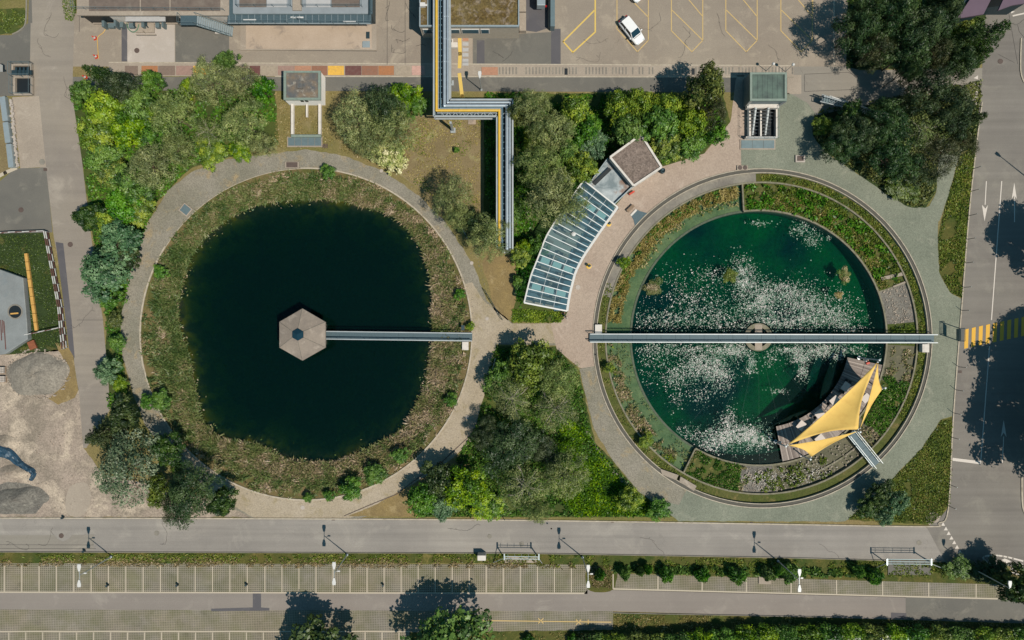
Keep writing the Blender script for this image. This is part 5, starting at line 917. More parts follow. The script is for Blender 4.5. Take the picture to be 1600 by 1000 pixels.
# basin building
t = thing('basin_building', 'blue grey steel and concrete basin block at the top', 'building', (*P(470, -20)[:2], 0)); H2 = 3.2
m = MB(); pbox(m, 368, -70, 580, 23, 0, H2 - .1); m.build('wall', M['steel_dark'], t)
m = MB(); pbox(m, 364, -70, 575, 21, H2 - .1, H2 + .1); rf = m.build('roof', M['roof_grey'], t)
for x0, x1, mt in ((374, 416, 'roof_brown'), (417, 448, 'roof_pale'), (478, 516, 'roof_pale'), (518, 562, 'roof_brown')): m = MB(); pbox(m, x0, -70, x1, 11, H2 + .1, H2 + .16); m.build('basin_cover', M[mt], rf)
m = MB(); pbox(m, 457, -70, 471, 16, H2 + .1, H2 + .3); m.build('center_wall', M['concrete_slab'], t)
for x0, x1 in ((372, 456), (474, 566)): rail('basin_railing', M['steel_blue'], [P(x0, -60, H2 + .1), P(x0, 11, H2 + .1), P(x1, 11, H2 + .1), P(x1, -60, H2 + .1)], .9, t, gap=2.2)
m = MB(); pbox(m, 356, 22, 580, 36.5, H2 - .25, H2 - .15); pbox(m, 354, -70, 366, 22, H2 - .25, H2 - .15); pbox(m, 575, -70, 582, 22, H2 - .25, H2 - .15); wk = m.build('walkway', M['grating'], t)
m = MB()
for k in range(22): q = P(358 + k * 10, 23, H2 - .1); m.beam(q, P(358 + k * 10, 36, H2 - .1), .05, .06)
m.beam(P(356, 36.5, H2 - .1), P(581, 37, H2 - .1), .1, .2); m.beam(P(366, 22, H2 - .1), P(575, 22, H2 - .1), .1, .25); m.build('joist', M['steel_pale'], wk)
rail('railing', M['steel_blue'], [P(355, 37, H2 - .1), P(450, 37, H2 - .1), P(466, 31, H2 - .1), P(482, 37, H2 - .1), P(581, 38, H2 - .1), P(582, -60, H2 - .1)], 1.1, t)
for x, y in ((390, 31), (464, 27), (546, 33)): m = MB(); pbox(m, x - 10, y - 1.1, x + 10, y + 1.1, H2, H2 + .12); m.build('strip_light', M['white_plastic'], t)
t = thing('concrete_pad', 'long stained concrete pad with a raised rim below the basins', 'pad', (*P(480, 60)[:2], 0), None, 'structure')
m = MB(); pbox(m, 376, 38, 589, 79, 0, .16, 0); m.build('rim', M['concrete_slab'], t); m = MB(); pbox(m, 385, 39, 581, 77, .162, .18, 0); m.build('slab', M['concrete_pad'], t)
t = thing('service_hatch', 'open service hatch at the east end of the stained pad', 'hatch', (*P(573, 62)[:2], .18)); b = chain_loc(t)
m = MB(); m.box((b.x + .2, b.y + .55, .21), (.5, .95, .05)); m.build('opening', M['steel_dark'], t); m = MB(); m.box((b.x, b.y - .75, .24), (1.0, .9, .06)); m.tube((b.x - .55, b.y - .4, .22), (b.x - .55, b.y - 1.2, .22), .03); m.build('lid', M['steel_pale'], t)
# cones and cord
def cone(x, y, lb):
    t = thing('traffic_cone', lb, 'cone', (*P(x, y)[:2], .01), 'cones along the yellow cord'); b = chain_loc(t); m = MB(); m.box((b.x, b.y, .035), (.5, .5, .05), .4); m.build('base', M['red_plastic'], t)
    m = MB(); m.lathe((b.x, b.y, 0), [(.2, .06), (.13, .4), (.05, .85)], 14); cn = m.build('cone', M['red_plastic'], t, smooth=True); m = MB(); m.lathe((b.x, b.y, 0), [(.172, .25), (.112, .52)], 14); m.build('band', M['white_plastic'], cn)
cone(149, 60, 'red and white cone nearest the plant building'); cone(151, 89, 'red and white cone by the cable channel'); cone(134, 121, 'red and white cone at the tree edge by the west road')
m = MB(); m.path([P(*q, .06) for q in catmull([(168, 38), (162, 50), (153, 58), (152.5, 70), (154, 92)], 5, False)], .05); reg(m.build('cord', M['cord_yellow']), 'yellow cord running between the cones', 'cord')
# ------------------------------------------------------------------ pit with screens, slabs, low wall at the west edge
t = thing('screen_pit', 'small concrete pit with blue railings beside the west road', 'pit', (*P(40, 120)[:2], 0))
m = MB(); fr = lambda m, x0, y0, x1, y1, z0, z1, e: [pbox(m, *q, z0, z1, 0) for q in ((x0, y0, x1, y0 + e), (x0, y1 - e, x1, y1), (x0, y0 + e, x0 + e, y1 - e), (x1 - e, y0 + e, x1, y1 - e))]
fr(m, 22, 102, 53, 120, 0.02, .5, 2.5); fr(m, 24, 120.2, 54, 150, .02, .45, 3); m.build('frame', M['concrete_slab'], t)
m = MB(); pbox(m, 24.5, 104.5, 50.5, 117.5, .03, .06, 0); pbox(m, 27, 123.2, 51, 147, .03, .06, 0); m.build('pit_floor', M['black_paint'], t)
m = MB(); pbox(m, 19, 110, 50, 117, .7, .95, .8)
for k in range(4): pbox(m, 25 + k * 6, 106, 28 + k * 6, 118, .95, 1.1, .9)
m.build('rake', M['steel_dark'], t)
for zy in ((20, 100, 52, 119), (22, 121, 52, 148)): rail('railing', M['steel_blue'], [P(zy[0], zy[1], .4), P(zy[2], zy[1], .4), P(zy[2], zy[3], .4), P(zy[0], zy[3], .4), P(zy[0], zy[1], .4)], 1.0, t)
t = thing('control_box', 'white control box on a dark post left of the pit', 'cabinet', (*P(9, 111)[:2], 0)); b = chain_loc(t); m = MB(); m.box((b.x, b.y, .5), (.2, .2, 1.)); m.build('post', M['steel_dark'], t); m = MB(); m.box((b.x, b.y, 1.3), (.62, .95, .7)); m.build('cabinet', M['white_plastic'], t, bevel=.03)
t = thing('low_wall', 'low grey wall of long blocks beside the west slab', 'wall', (*P(12, 205)[:2], 0))
for a, b in (((6, 152), (11, 190)), ((11, 192), (15, 224)), ((16, 226), (20, 262))): m = MB(); m.beam(P(*a, .35), P(*b, .35), .75, .7); m.build('block', M['steel_pale'], t)
t = thing('rubble_row', 'row of white rubble along the west slab', 'rubble', (*P(24, 205)[:2], 0), None, 'stuff'); m = MB()
for k in range(70): y = 156 + k * 1.5; q = P(17 + (y - 156) * .1 + random.uniform(-1, 1.6), y, .16); m.box(q, (random.uniform(.15, .5), random.uniform(.12, .3), random.uniform(.15, .35)), random.uniform(0, 3))
m.build('stones', M['concrete_white'], t)
strokes('pale_line', [[(-20, 285), (8, 270), (24, 263)]], .5, M['pale_paint'], 'pale edging line above the dark bay', 5, 'kerb')
# fenced lawn
def barrier(name, pts, lb, h=1.0, two=False):
    t = thing(name, lb, 'fence', (*P(*pts[0])[:2], 0), 'red and white barriers of the lawn'); red, wh, ps = MB(), MB(), MB(); k = 0
    for a, b in zip(pts, pts[1:]):
        a, b = P(*a), P(*b); n_ = max(1, round((b - a).length / 1.0))
        for i in range(n_): (red if k % 2 else wh).beam(a + (b - a) * i / n_ + Z * (h - .1), a + (b - a) * (i + 1) / n_ + Z * (h - .1), .08, .16); (wh if k % 2 else red).beam(a + (b - a) * i / n_ + Z * .45, a + (b - a) * (i + 1) / n_ + Z * .45, .05, .14); k += 1
        for i in range(0, n_ + 1, 2): q = a + (b - a) * i / n_; ps.tube(q, q + Z * h, .04, n=5)
    red.build('red_segment', M['cover_maroon'], t); wh.build('white_segment', M['white_plastic'], t); ps.build('post', M['galv'], t)
barrier('barrier', [(-20, 367), (20, 364), (75, 362)], 'white barrier along the top of the fenced lawn'); barrier('barrier', [(75, 362), (86, 420), (97, 480), (103, 545)], 'red and white barrier between lawn and west road, inner row'); barrier('barrier', [(78, 363), (89, 420), (100, 480), (107, 543)], 'red and white barrier between lawn and west road, outer row'); barrier('barrier', [(45, 523), (98, 512)], 'white barrier along the foot of the lawn')
m = MB(); a, b = P(41, 396, .2), P(57.5, 517, .2)
for k in range(9): p0, p1 = a + (b - a) * (k / 9), a + (b - a) * ((k + .96) / 9); m.beam(p0, p1, .42 + .02 * (k % 2), .34)
reg(m.build('timber_beam', M['timber_yellow'], bevel=.03), 'long yellowish timber beam lying on the lawn', 'beam')
t = thing('tarp_tank', 'grey membrane covered tank with a round opening at the lawn', 'tank', (*P(15, 490)[:2], 0))
m = MB(); pts = [(-40, 425), (0, 421), (36, 434), (38, 460), (42, 505), (43, 530), (8, 553), (-40, 560)]; m.prism([P(*q, .9)[:2] for q in pts], 0, .9); m.build('cover', M['tarp_grey'], t, bevel=.08)
m = MB(); c_ = P(23.5, 487, .93); m.lathe((c_.x, c_.y, .9), [(1.05, 0), (1.05, .05), (.92, .055), (.9, .02)], 28); m.build('hatch_rim', M['concrete_old'], t); m = MB(); m.lathe((c_.x, c_.y, .9), [(.88, .01), (.86, .03)], 28); m.build('opening', M['black_paint'], t)
m = MB(); m.beam(c_ + Vector((-.6, -.3, .05)), c_ + Vector((.5, -.2, .05)), .2, .05); m.build('plank', M['timber_yellow'], t)
m = MB(); m.beam(P(1, 500, .93), P(2.5, 532, .93), .12, .06); m.beam(P(6, 502, .93), P(9, 546, .93), .12, .06); m.beam(P(4, 500, .93), P(4.5, 520, .93), .1, .05); m.build('strap', M['cover_maroon'], t)
m = MB(); m.beam(P(48, 533, .2), P(53, 545, .2), 1.0, .3); reg(m.build('rusty_sheet', M['rust_sheet'], bevel=.03), 'rusty metal block beside the membrane tank', 'scrap')
m = MB(); n1, n2 = 14, 48; c_ = P(59, 585); vs = [(c_.x, c_.y, 1.0)]; fs = []
for i in range(1, n1 + 1):
    for k in range(n2):
        a = 2 * math.pi * k / n2; rr0 = 1 + .08 * math.sin(2 * a + 1) + .05 * math.sin(5 * a); f = i / n1; zz = (1.0 * (1 - f ** 2.2)) + (.1 * math.sin(f * 9 + 3 * a) + random.uniform(-.05, .05)) * (1 - f * .7); vs.append((c_.x + 46 * S * f * rr0 * math.cos(a), c_.y + 36 * S * f * rr0 * math.sin(a), max(zz, .02) if i < n1 else .0))
for k in range(n2): fs.append((0, 1 + k, 1 + (k + 1) % n2))
for i in range(n1 - 1):
    for k in range(n2): fs.append((1 + i * n2 + k, 1 + (i + 1) * n2 + k, 1 + (i + 1) * n2 + (k + 1) % n2, 1 + i * n2 + (k + 1) % n2))
m.add(vs, fs); gm('heap_gravel', '#8c8479', '#7c756c', '#9a9286', s1=.3, s2=.8, grain=.2, gs=5, peb=.2, ps=6)
reg(m.build('gravel_heap', M['heap_gravel'], smooth=True), 'round flat topped gravel heap in the west yard', 'heap')
m = MB(); V = []; 
for k in range(160):
    a = random.uniform(0, 6.28); rr0 = random.uniform(.93, 1.12); q = (c_.x + 46 * S * rr0 * math.cos(a), c_.y + 36 * S * rr0 * math.sin(a), .06); s_ = random.uniform(.08, .26); m.box(q, (s_, s_ * .7, s_ * .7), random.uniform(0, 3))
for k in range(150): q = P(random.uniform(-5, 120), random.uniform(625, 800), .04); s_ = random.uniform(.06, .2); m.box(q, (s_, s_ * .8, s_ * .6), random.uniform(0, 3))
reg(m.build('stones', M['concrete_slab']), 'loose stones scattered round the gravel heap and yard', 'stones', None, 'stuff')
m = MB(); ctr = catmull([(-12, 704), (6, 706), (18, 712), (30, 723), (42, 731), (51, 736), (53, 742), (49, 750)], 4, False)
wds = np.interp(np.linspace(0, 1, len(ctr)), [0, .25, .5, .8, 1], [20, 17, 10, 9, 5]); vs = []
for k, (x, y) in enumerate(ctr):
    a_, b_ = ctr[max(k - 1, 0)], ctr[min(k + 1, len(ctr) - 1)]; d_ = Vector((b_[0] - a_[0], b_[1] - a_[1])).normalized()
    for j in range(7): o_ = (j / 6 - .5) * wds[k]; q = P(x - d_.y * o_, y + d_.x * o_); vs.append((q.x, q.y, .12 + .22 * abs(math.sin(j * 1.9 + k)) + random.uniform(0, .12) if 0 < j < 6 else .02))
m.add(vs, [(k * 7 + j, k * 7 + j + 1, (k + 1) * 7 + j + 1, (k + 1) * 7 + j) for k in range(len(ctr) - 1) for j in range(6)]); reg(m.build('blue_tarp', M['tarp_blue']), 'crumpled blue tarpaulin lying in the yard', 'tarpaulin')
# ------------------------------------------------------------------ kiosk
t = thing('kiosk', 'small white kiosk with mottled roof and pale green edge', 'building', (*P(478, 140)[:2], 0)); Hk = 2.6
m = MB(); pbox(m, 443.6, 111, 500.4, 155.4, 0, Hk - .06, Hk); m.build('wall', M['kiosk_paint'], t); m = MB(); fr(m, 443, 110, 501, 156, Hk - .0, Hk + .22, 3.6)
m = MB(); [pbox(m, *q, Hk - .05, Hk + .25) for q in ((443, 110.5, 501, 113.5), (443, 152.5, 501, 156), (443, 113.5, 447, 152.5), (497, 113.5, 501, 152.5))]; m.build('roof_edge', M['green_copper'], t); m = MB(); pbox(m, 447, 113.5, 497, 152.5, Hk, Hk + .1); m.build('roof', M['stained_roof'], t)
m = MB(); pbox(m, 464, 126, 473, 138, Hk + .1, Hk + .28); m.build('roof_hatch', M['stained_roof'], t)
m = MB(); yk = P(0, 155.4, Hk).y
for x in (472, 479): m.box((P(x, 0, 2).x, yk - .03, 1.9), (.4, .05, .5))
m.build('vent', M['black_paint'], t)
t = thing('inlet_channel', 'narrow walled channel running from the kiosk to the pond path', 'channel', (*P(480, 190)[:2], 0))
for x in (458.5, 501): m = MB(); pbox(m, x - 2, 164, x + 2, 211, 0, .55, 0); m.build('side_wall', M['white_wall'], t)
m = MB(); pbox(m, 479.5, 164, 482, 184, 0, .45, 0); m.build('center_wall', M['white_wall'], t); m = MB(); pbox(m, 455, 210.5, 502, 214.5, .2, .5, .4); m.build('gate_beam', M['green_copper'], t)
def grate(name, x0, y0, x1, y1, lb, cols, z=.12):
    t = thing(name, lb, 'grating', (*P((x0 + x1) / 2, (y0 + y1) / 2)[:2], 0), 'blue grey gratings'); m = MB(); pbox(m, x0, y0, x1, y1, 0.0, z, 0); m.build('frame', M['concrete_slab'], t); m = MB(); w_ = (x1 - x0 - 3) / cols
    for k in range(cols): pbox(m, x0 + 1.5 + k * w_ + .25, y0 + 1.5, x0 + 1.5 + (k + 1) * w_ - .25, y1 - 2, z + .002, z + .04, 0)
    m.build('grid_panel', M['steel_blue'], t)
grate('grating', 449, 214, 504, 230, 'blue grey grating at the foot of the kiosk channel', 5); grate('grating', 1156, 218, 1211, 234, 'blue grey grating below the screw pumps', 3)
for c_, r_, sz_, lb in (((291, 328), .9, (1.4, 1.5), 'small tilted steel hatch on the west pond path'), ((457, 258), 0, (2.0, .9), 'rusty low hatch on the north rim of the pond')):
    t = thing('path_hatch', lb, 'hatch', (*P(*c_)[:2], 0.0), 'hatches on the pond path'); b = chain_loc(t); m = MB(); m.box((b.x, b.y, .12), (sz_[0], sz_[1], .22), r_); m.build('frame', M['concrete_slab'], t); m = MB(); m.box((b.x, b.y, .25), (sz_[0] * .78, sz_[1] * .78, .03), r_); m.build('lid', M['steel_blue'] if r_ else M['iron'], t)
# ------------------------------------------------------------------ mossy roofed building
t = thing('mossy_building', 'pale building with a mossy brown flat roof at the top centre', 'building', (*P(735, -10)[:2], 0)); Hm = 4.2
m = MB(); pbox(m, 655, -80, 811, 40, 0, Hm - .01); m.build('wall', M['beige_wall'], t)
m = MB(); pbox(m, 655, -80, 657, 41, Hm, Hm + .35); pbox(m, 655, 39, 811, 41.5, Hm + .001, Hm + .34); pbox(m, 809.5, -80, 811.5, 39, Hm, Hm + .35); pbox(m, 667.5, -80, 669, 39, Hm, Hm + .3); pbox(m, 700, -80, 702, 39, Hm, Hm + .3); m.build('parapet', M['steel_pale'], t)
m = MB(); pbox(m, 657, -80, 667.5, 39, Hm, Hm + .12); pbox(m, 702, -80, 809.5, 39, Hm, Hm + .12); m.build('roof', M['moss_roof'], t); m = MB(); pbox(m, 669, -80, 700, 39, Hm, Hm + .04); m.build('roof_well', M['steel_dark'], t)
m = MB(); c_ = P(661, 10, Hm); m.box(c_ + Z * .4, (.7, .5, .5)); m.tube(c_ + Z * .4, c_ + Z * .4 + Vector((.6, 0, 0)), .15); m.build('roof_vent', M['white_plastic'], t)
yk = P(0, 40, Hm).y
for x0, x1 in ((661, 676), (703, 719), (721, 749), (751, 765)): m = MB(); a, b = P(x0, 0, 2.6), P(x1, 0, 2.6); m.box(((a.x + b.x) / 2, yk - .04, 2.5), (b.x - a.x, .1, 1.3)); wn = m.build('window', M['white_plastic'], t); m = MB(); m.box(((a.x + b.x) / 2, yk - .1, 2.5), (b.x - a.x - .25, .04, 1.05)); m.build('pane', M['interior_dark'], wn)
m = MB(); pbox(m, 811.6, 20, 822, 48, 0, .9, .9); pbox(m, 811.6, -80, 822, 18, 0, .9, .9); m.build('ramp', M['concrete_slab'], t)
m = MB(); pbox(m, 704, 66, 715, 74, .3, .9); pbox(m, 706, 61, 708, 66, .3, .8); m.build('door_bench', M['white_wall'], t)
m = MB()
for y in (66, 75, 83, 92, 97): pbox(m, 722.5, y, 732, y + 5.5, .016, .035, 0)
reg(m.build('path_plates', M['roof_pale']), 'row of pale steel plates beside the yellow walkway', 'plates', None, 'structure')
m = MB(); pbox(m, 723, 58, 732, 64, .016, .035, 0); reg(m.build('doormat', M['cover_tan']), 'orange tan mat in front of the mossy building', 'mat')
t = thing('screen_wall', 'blue grey steel screen beside the car park', 'screen', (*P(862, 15)[:2], 0)); m = MB(); pbox(m, 857, -70, 860, 43, 0, .5, .5); m.build('plinth', M['concrete_slab'], t); m = MB(); pbox(m, 860.2, -70, 867, 41, 0, 1.6, 1.6); m.build('panel', M['steel_blue'], t)
t = thing('truck', 'rear end of a pale truck with red lights at the top edge', 'truck', (*P(845, -6)[:2], 0)); b = chain_loc(t)
m = MB(); pbox(m, 839, -60, 852, 8, .9, 2.2); m.build('cargo_bed', M['steel_pale'], t, bevel=.05); m = MB(); pbox(m, 840, -60, 851, 7, .5, .9, 1.); m.build('chassis', M['steel_dark'], t)
for x in (839.5, 851.5):
    m = MB(); q = P(x, 3, .5); m.tube(q + Vector((-.15, 0, 0)), q + Vector((.15, 0, 0)), .5, n=16); m.build('wheel', M['tyre'], t)
    m = MB(); q = P(x + 1, 10, 1); m.box(q, (.35, .2, .3)); m.build('tail_light', M['lamp_red'], t)
# ------------------------------------------------------------------ pipe bridge
t = thing('pipe_bridge', 'elevated pipe bridge with yellow and silver pipes bending twice', 'pipe bridge', (*P(700, 180)[:2], 0)); ZB = 5.0
m = MB()
for q in ((679, -80, 702, 156), (679, 156, 777.5, 181), (777.5, 156, 800, 388)): pbox(m, *q, ZB - .55, ZB - .5)
m.build('deck', M['steel_dark'], t)
m = MB(); pol = lambda pts, z: [P(*q, z) for q in pts]
for pts in ([(678, -80), (678, 182), (776.5, 182), (776.5, 388)], [(703, -80), (703, 156), (801, 156), (801, 388)]):
    q = pol(pts, ZB)
    for a, b in zip(q, q[1:]): m.beam(a, b, .22, .3); m.beam(a - Z * 1.1, b - Z * 1.1, .18, .2)
m.build('edge_beam', M['galv'], t)
m = MB()
for k in range(27): y = -76 + k * 9.6; m.beam(P(678, y, ZB - .2), P(703, y, ZB - .2), .12, .16)
for k in range(11): x = 680 + k * 9.6; m.beam(P(x, 156, ZB - .2), P(x, 182, ZB - .2), .12, .16); m.beam(P(x, 182.4, ZB), P(x + 4.8, 182.4, ZB - 1.1) if k % 2 else P(x - 4.8, 182.4, ZB - 1.1), .08, .08)
for k in range(22): y = 184 + k * 9.6; m.beam(P(776.5, y, ZB - .2), P(801, y, ZB - .2), .12, .16)
m.build('cross_beam', M['steel_blue'], t)
m = MB()
for k in range(9): x = 690 + k * 11; m.beam(P(x, 176.5, ZB + .02), P(x + 5, 182, ZB + .02), .07, .06); m.beam(P(x + 5, 182, ZB + .02), P(x + 10, 176.5, ZB + .02), .07, .06)
m.beam(P(683, 176.5, ZB + .03), P(776, 176.5, ZB + .03), .1, .1); m.build('lattice', M['galv'], t)
def pipe(pts, r, mat, z=ZB + .25, end=None):
    m = MB(); q = pol(pts, z)
    if end: q.append(Vector((q[-1].x, q[-1].y, .2)))
    for a, b in zip(q, q[1:]): m.tube(a, b, r, n=10)
    for a in q[1:-1]: m.lathe((a.x, a.y, a.z), [(r * .3, -r * 1.05), (r * .9, -r * .75), (r * 1.06, 0), (r * .9, r * .75), (r * .3, r * 1.05)], 10)
    for a, b in zip(q, q[1:]):
        for k in range(1, int((b - a).length / 3)): c_ = a + (b - a) * k * 3 / (b - a).length; d_ = (b - a).normalized() * .06; m.tube(c_ - d_, c_ + d_, r * 1.18, n=10)
    m.build('pipe', M[mat], t, smooth=False)
pipe([(682, -80), (682, 172.5), (780, 172.5), (780, 345), (780, 386)], .17, 'pipe_yellow'); pipe([(688, -80), (688, 168), (785, 168), (785, 386)], .1, 'pipe_blue', ZB)
pipe([(694.5, -80), (694.5, 165), (792, 165), (792, 388)], .21, 'pipe_silver', end=1); pipe([(699.5, -80), (699.5, 160), (796.5, 160), (796.5, 386)], .16, 'pipe_silver', end=1); pipe([(684.8, -80), (684.8, 170), (782.8, 170), (782.8, 380)], .06, 'galv')
for x, y in ((703, 188), (684, 60), (684, -30), (788, 184), (788, 260), (788, 330), (788, 386), (700, 110)):
    m = MB(); b = P(x, y, ZB); m.box((b.x, b.y, ZB / 2 - .5), (.3, .3, ZB - 1.)); m.box((b.x, b.y, .1), (.7, .7, .2)); m.build('column', M['galv'], t)
m = MB(); a, b = P(760.5, 181), P(767, 195); pbox(m, 731.5, 184, 743.5, 194.5, 0, .12, 0); reg(m.build('footing', M['concrete_pad']), 'small beige concrete footing beside the pipe bridge', 'slab')
# ------------------------------------------------------------------ screw pump house
t = thing('screw_pump_house', 'green copper roofed pump house above two screws', 'building', (*P(1195, 140)[:2], 0)); Hs = 3.2
m = MB(); pbox(m, 1172.4, 113.6, 1229, 157, 0, Hs - .02); m.build('wall', M['steel_blue'], t); m = MB(); [pbox(m, *q, Hs, Hs + .28) for q in ((1172, 113, 1229.5, 116), (1172, 154, 1229.5, 157.5), (1172, 116, 1175.5, 154), (1226, 116, 1229.5, 154))]; m.build('roof_edge', M['green_copper'], t)
rn = N('copper_roof'); cc = rn.mix(rn.map(rn.noise(.5, 5, .65), .38, .62), hexc('#5f7268'), hexc('#4a5652')); sx = rn('SeparateXYZ', {0: rn.pos}).outputs[0]; cc = rn.scale(cc, rn.map(rn.math('LESS_THAN', rn.math('FRACT', rn.math('MULTIPLY', sx, 1.5)), .12), 0, 1, 1, .65)); MC['copper_roof'] = rn.done(rn.bsdf(cc, .7))
m = MB(); pbox(m, 1175.5, 116, 1226, 154, Hs, Hs + .1); m.build('roof', M['copper_roof'], t)
m = MB(); a, b = P(1164, 158, 3.2), P(1226, 166, 3.2); yk = P(0, 157, Hs).y
m.beam(P(1166, 167, 1.2), P(1216, 167, 1.2), .5, .8); m.beam(P(1174, 158, Hs - .3), P(1166, 166.5, 1.3), .25, .25); m.beam(P(1228, 158, Hs - .3), P(1215, 166.5, 1.3), .25, .25); m.build('front_frame', M['white_wall'], t)
t = thing('screw_trough', 'open trough with two grey screw pumps below the green roof', 'pump', (*P(1190, 192)[:2], 0))
m = MB(); pbox(m, 1168, 168, 1213, 217, .02, .05, 0); m.build('trough_floor', M['black_paint'], t); m = MB()
for x, w_ in ((1170.5, 3), (1187.5, 2.6), (1212, 2.4)): pbox(m, x - w_ / 2, 167, x + w_ / 2, 216, 0, .9, .5)
pbox(m, 1164, 214.5, 1213.2, 217, .0, .95, .5); m.build('side_wall', M['white_wall'], t)
for x0 in (1179.5, 1199.5):
    a, b = P(x0 + 1, 168, 1.6), P(x0 - 4, 211, .5); m = MB(); m.tube(a, b, .2, .15, n=12); d_ = (b - a).normalized(); s1 = d_.orthogonal().normalized(); s2 = d_.cross(s1); L_ = (b - a).length; vs = []; fs = []; NT = 8; st_ = 14
    for k in range(NT * st_ + 1): f = k / (NT * st_); an_ = 2 * math.pi * k / st_; q = a + d_ * L_ * f; rd = s1 * math.cos(an_) + s2 * math.sin(an_); R_ = .82 - .22 * f; vs += [q + rd * .2, q + rd * R_]
    for k in range(NT * st_): fs.append((2 * k, 2 * k + 1, 2 * k + 3, 2 * k + 2))
    m.add(vs, fs); m.build('screw', M['galv'], t)
rail('railing', M['steel_pale'], [P(1166, 168, .9), P(1166, 217, .9), P(1213, 217, .9), P(1213, 168, .9)], 1.0, t)
m = MB(); pbox(m, 1242, 243, 1257, 254, 0, .25, 0); o = reg(m.build('small_hatch', M['concrete_white'], bevel=.02), 'pale square hatch on the green gravel above the pool', 'hatch')
m = MB(); pbox(m, 1244.5, 244.5, 1254.5, 252, .26, .29, 0); m.build('lid', M['iron'], o)
t = thing('twin_drain', 'pale block with two round drains on the tank rim', 'drain', (*P(1159, 263)[:2], 0)); m = MB(); pbox(m, 1151, 259, 1168, 266.5, 0, .2, 0); m.build('block', M['concrete_slab'], t)
for x in (1155.5, 1163.5): m = MB(); c_ = P(x, 262.5); m.lathe((c_.x, c_.y, .2), [(.3, 0.002), (.3, .04), (.2, .045)], 18); m.build('lid', M['iron'], t)
# ------------------------------------------------------------------ fallen lattice mast, curved rail, bench by the purple roof
t = thing('lattice_mast', 'silver lattice mast lying beside the north east trees', 'mast', (*P(1330, 168)[:2], 0)); m = MB()
a, b = P(1283, 153, 1.4), P(1383, 181, 1.4); d_ = (b - a).normalized(); nr = Vector((-d_.y, d_.x, 0)); off = [(nr * .5, 0), (nr * -.5, 0), (Vector((0, 0, 0)), .8)]
c3 = [[a + o_ + Z * z_, b + o_ * .3 + Z * z_] for o_, z_ in off]
for p_, q_ in c3: m.tube(p_, q_, .07, n=5)
for k in range(26):
    for i in range(3): p_, q_ = c3[i], c3[(i + 1) % 3]; m.tube(p_[0] + (p_[1] - p_[0]) * k / 26, q_[0] + (q_[1] - q_[0]) * (k + 1) / 26, .035, n=4)
m.build('lattice', M['galv'], t)
m = MB(); m.tube(P(1296, 150, 1.2), P(1382, 178, 1.2), .09); m.tube(P(1336, 171, .8), P(1360, 180, .8), .1); m.build('tube', M['white_plastic'], t)
m = MB(); m.box(P(1290, 158, 1.2), (.9, .7, .5), -.4); m.box(P(1299, 161, 1.1), (.6, .5, .4), -.4); m.box(P(1294, 155, 1.3), (1.4, .12, .12), -.9); m.box(P(1302, 158, 1.3), (1.4, .12, .12), -1.1); m.build('head_frame', M['steel_blue'], t)
for q in (P(1290, 158, .45), P(1360, 176, .55)): m = MB(); m.box(q, (.3, .3, q.z * 2)); m.build('prop', M['steel_blue'], t)
m = MB(); q = [P(*p_, .9) for p_ in catmull([(1473, 102), (1480, 104.2), (1490, 104.5), (1500, 103), (1505, 100)], 5, False)]; m.path(q, .12, 8)
for k in (0, 8, 16, len(q) - 1): m.tube(q[k] * 1 - Z * .9, q[k], .06)
reg(m.build('curved_rail', M['green_copper']), 'pale green curved rail at the side road', 'rail')
t = thing('purple_building', 'building with purple roof in the top right corner', 'building', (*P(1560, -30)[:2], 0)); m = MB()
for pts in ([(1495, 29), (1522, -10), (1553, -10), (1537, 22)], [(1560, 16), (1572, -10), (1620, -10), (1620, 2), (1582, 8)]):
    m2 = MB(); m2.prism([P(*q, 6)[:2] for q in pts], 5.7, 6.0); m2.build('roof', M['purple_roof'], t)
m = MB(); m.prism([P(*q, 5.6)[:2] for q in ((1500, 24), (1524, -60), (1620, -60), (1620, -6), (1548, -6), (1535, 19))], 0, 5.6); m.build('wall', M['steel_dark'], t)
# ------------------------------------------------------------------ hexagonal platform and west footbridge
t = thing('hexagonal_pavilion', 'hexagonal pale concrete roofed pavilion standing in the west pond', 'pavilion', (*P(474, 523)[:2], -.8))
Zr, Za = 2.0, 3.0; hx = [(472.5, 482), (508.5, 503), (508.5, 543), (472.5, 563.5), (436.5, 543), (436.5, 503)]; rim = [P(*q, Zr) for q in hx]; ap = P(463.5, 522.5, Za); m = MB(); vs = [tuple(v) for v in rim] + [tuple(ap + (v - ap) * .235 + Z * .0) for v in rim] + [tuple(v - Z * .3) for v in rim]
for i in range(6):
    j = (i + 1) % 6; m.add([vs[i], vs[j], vs[6 + j], vs[6 + i], vs[12 + i], vs[12 + j]], [(1, 0, 3, 2), (0, 1, 5, 4)], .5 + .1 * (i % 2))
c0 = sum(rim, Vector()) / 6
m.add([tuple(v - Z * .3) for v in rim], [tuple(range(6))]); m.build('roof', M['hexa'], t)
m = MB()
for i in range(6): m.tube(Vector(vs[i]) + Z * .03, Vector(vs[6 + i]) + Z * .03, .035, n=4)
m.build('roof_seam', M['concrete_old'], t)
m = MB(); r6 = [Vector(vs[6 + i]) for i in range(6)]; cc = sum(r6, Vector()) / 6; up = [v + Z * .12 for v in r6]; m.add([tuple(v) for v in up] + [tuple(cc + Z * .55)], [(i, (i + 1) % 6, 6)[::1] for i in range(6)]); m.build('skylight', M['car_glass'], t)
m = MB(); m.prism([tuple(c0 + (Vector(v) - c0) * .8)[:2] for v in rim], -3.6, -.4); m.build('base', M['concrete_old'], t)
m = MB(); [m.tube(tuple(c0 + (Vector(v) - c0) * .72)[:2] + (-.4,), tuple(c0 + (Vector(v) - c0) * .72)[:2] + (Zr - .25,), .12, n=8) for v in rim]; m.build('column', M['white_wall'], t)
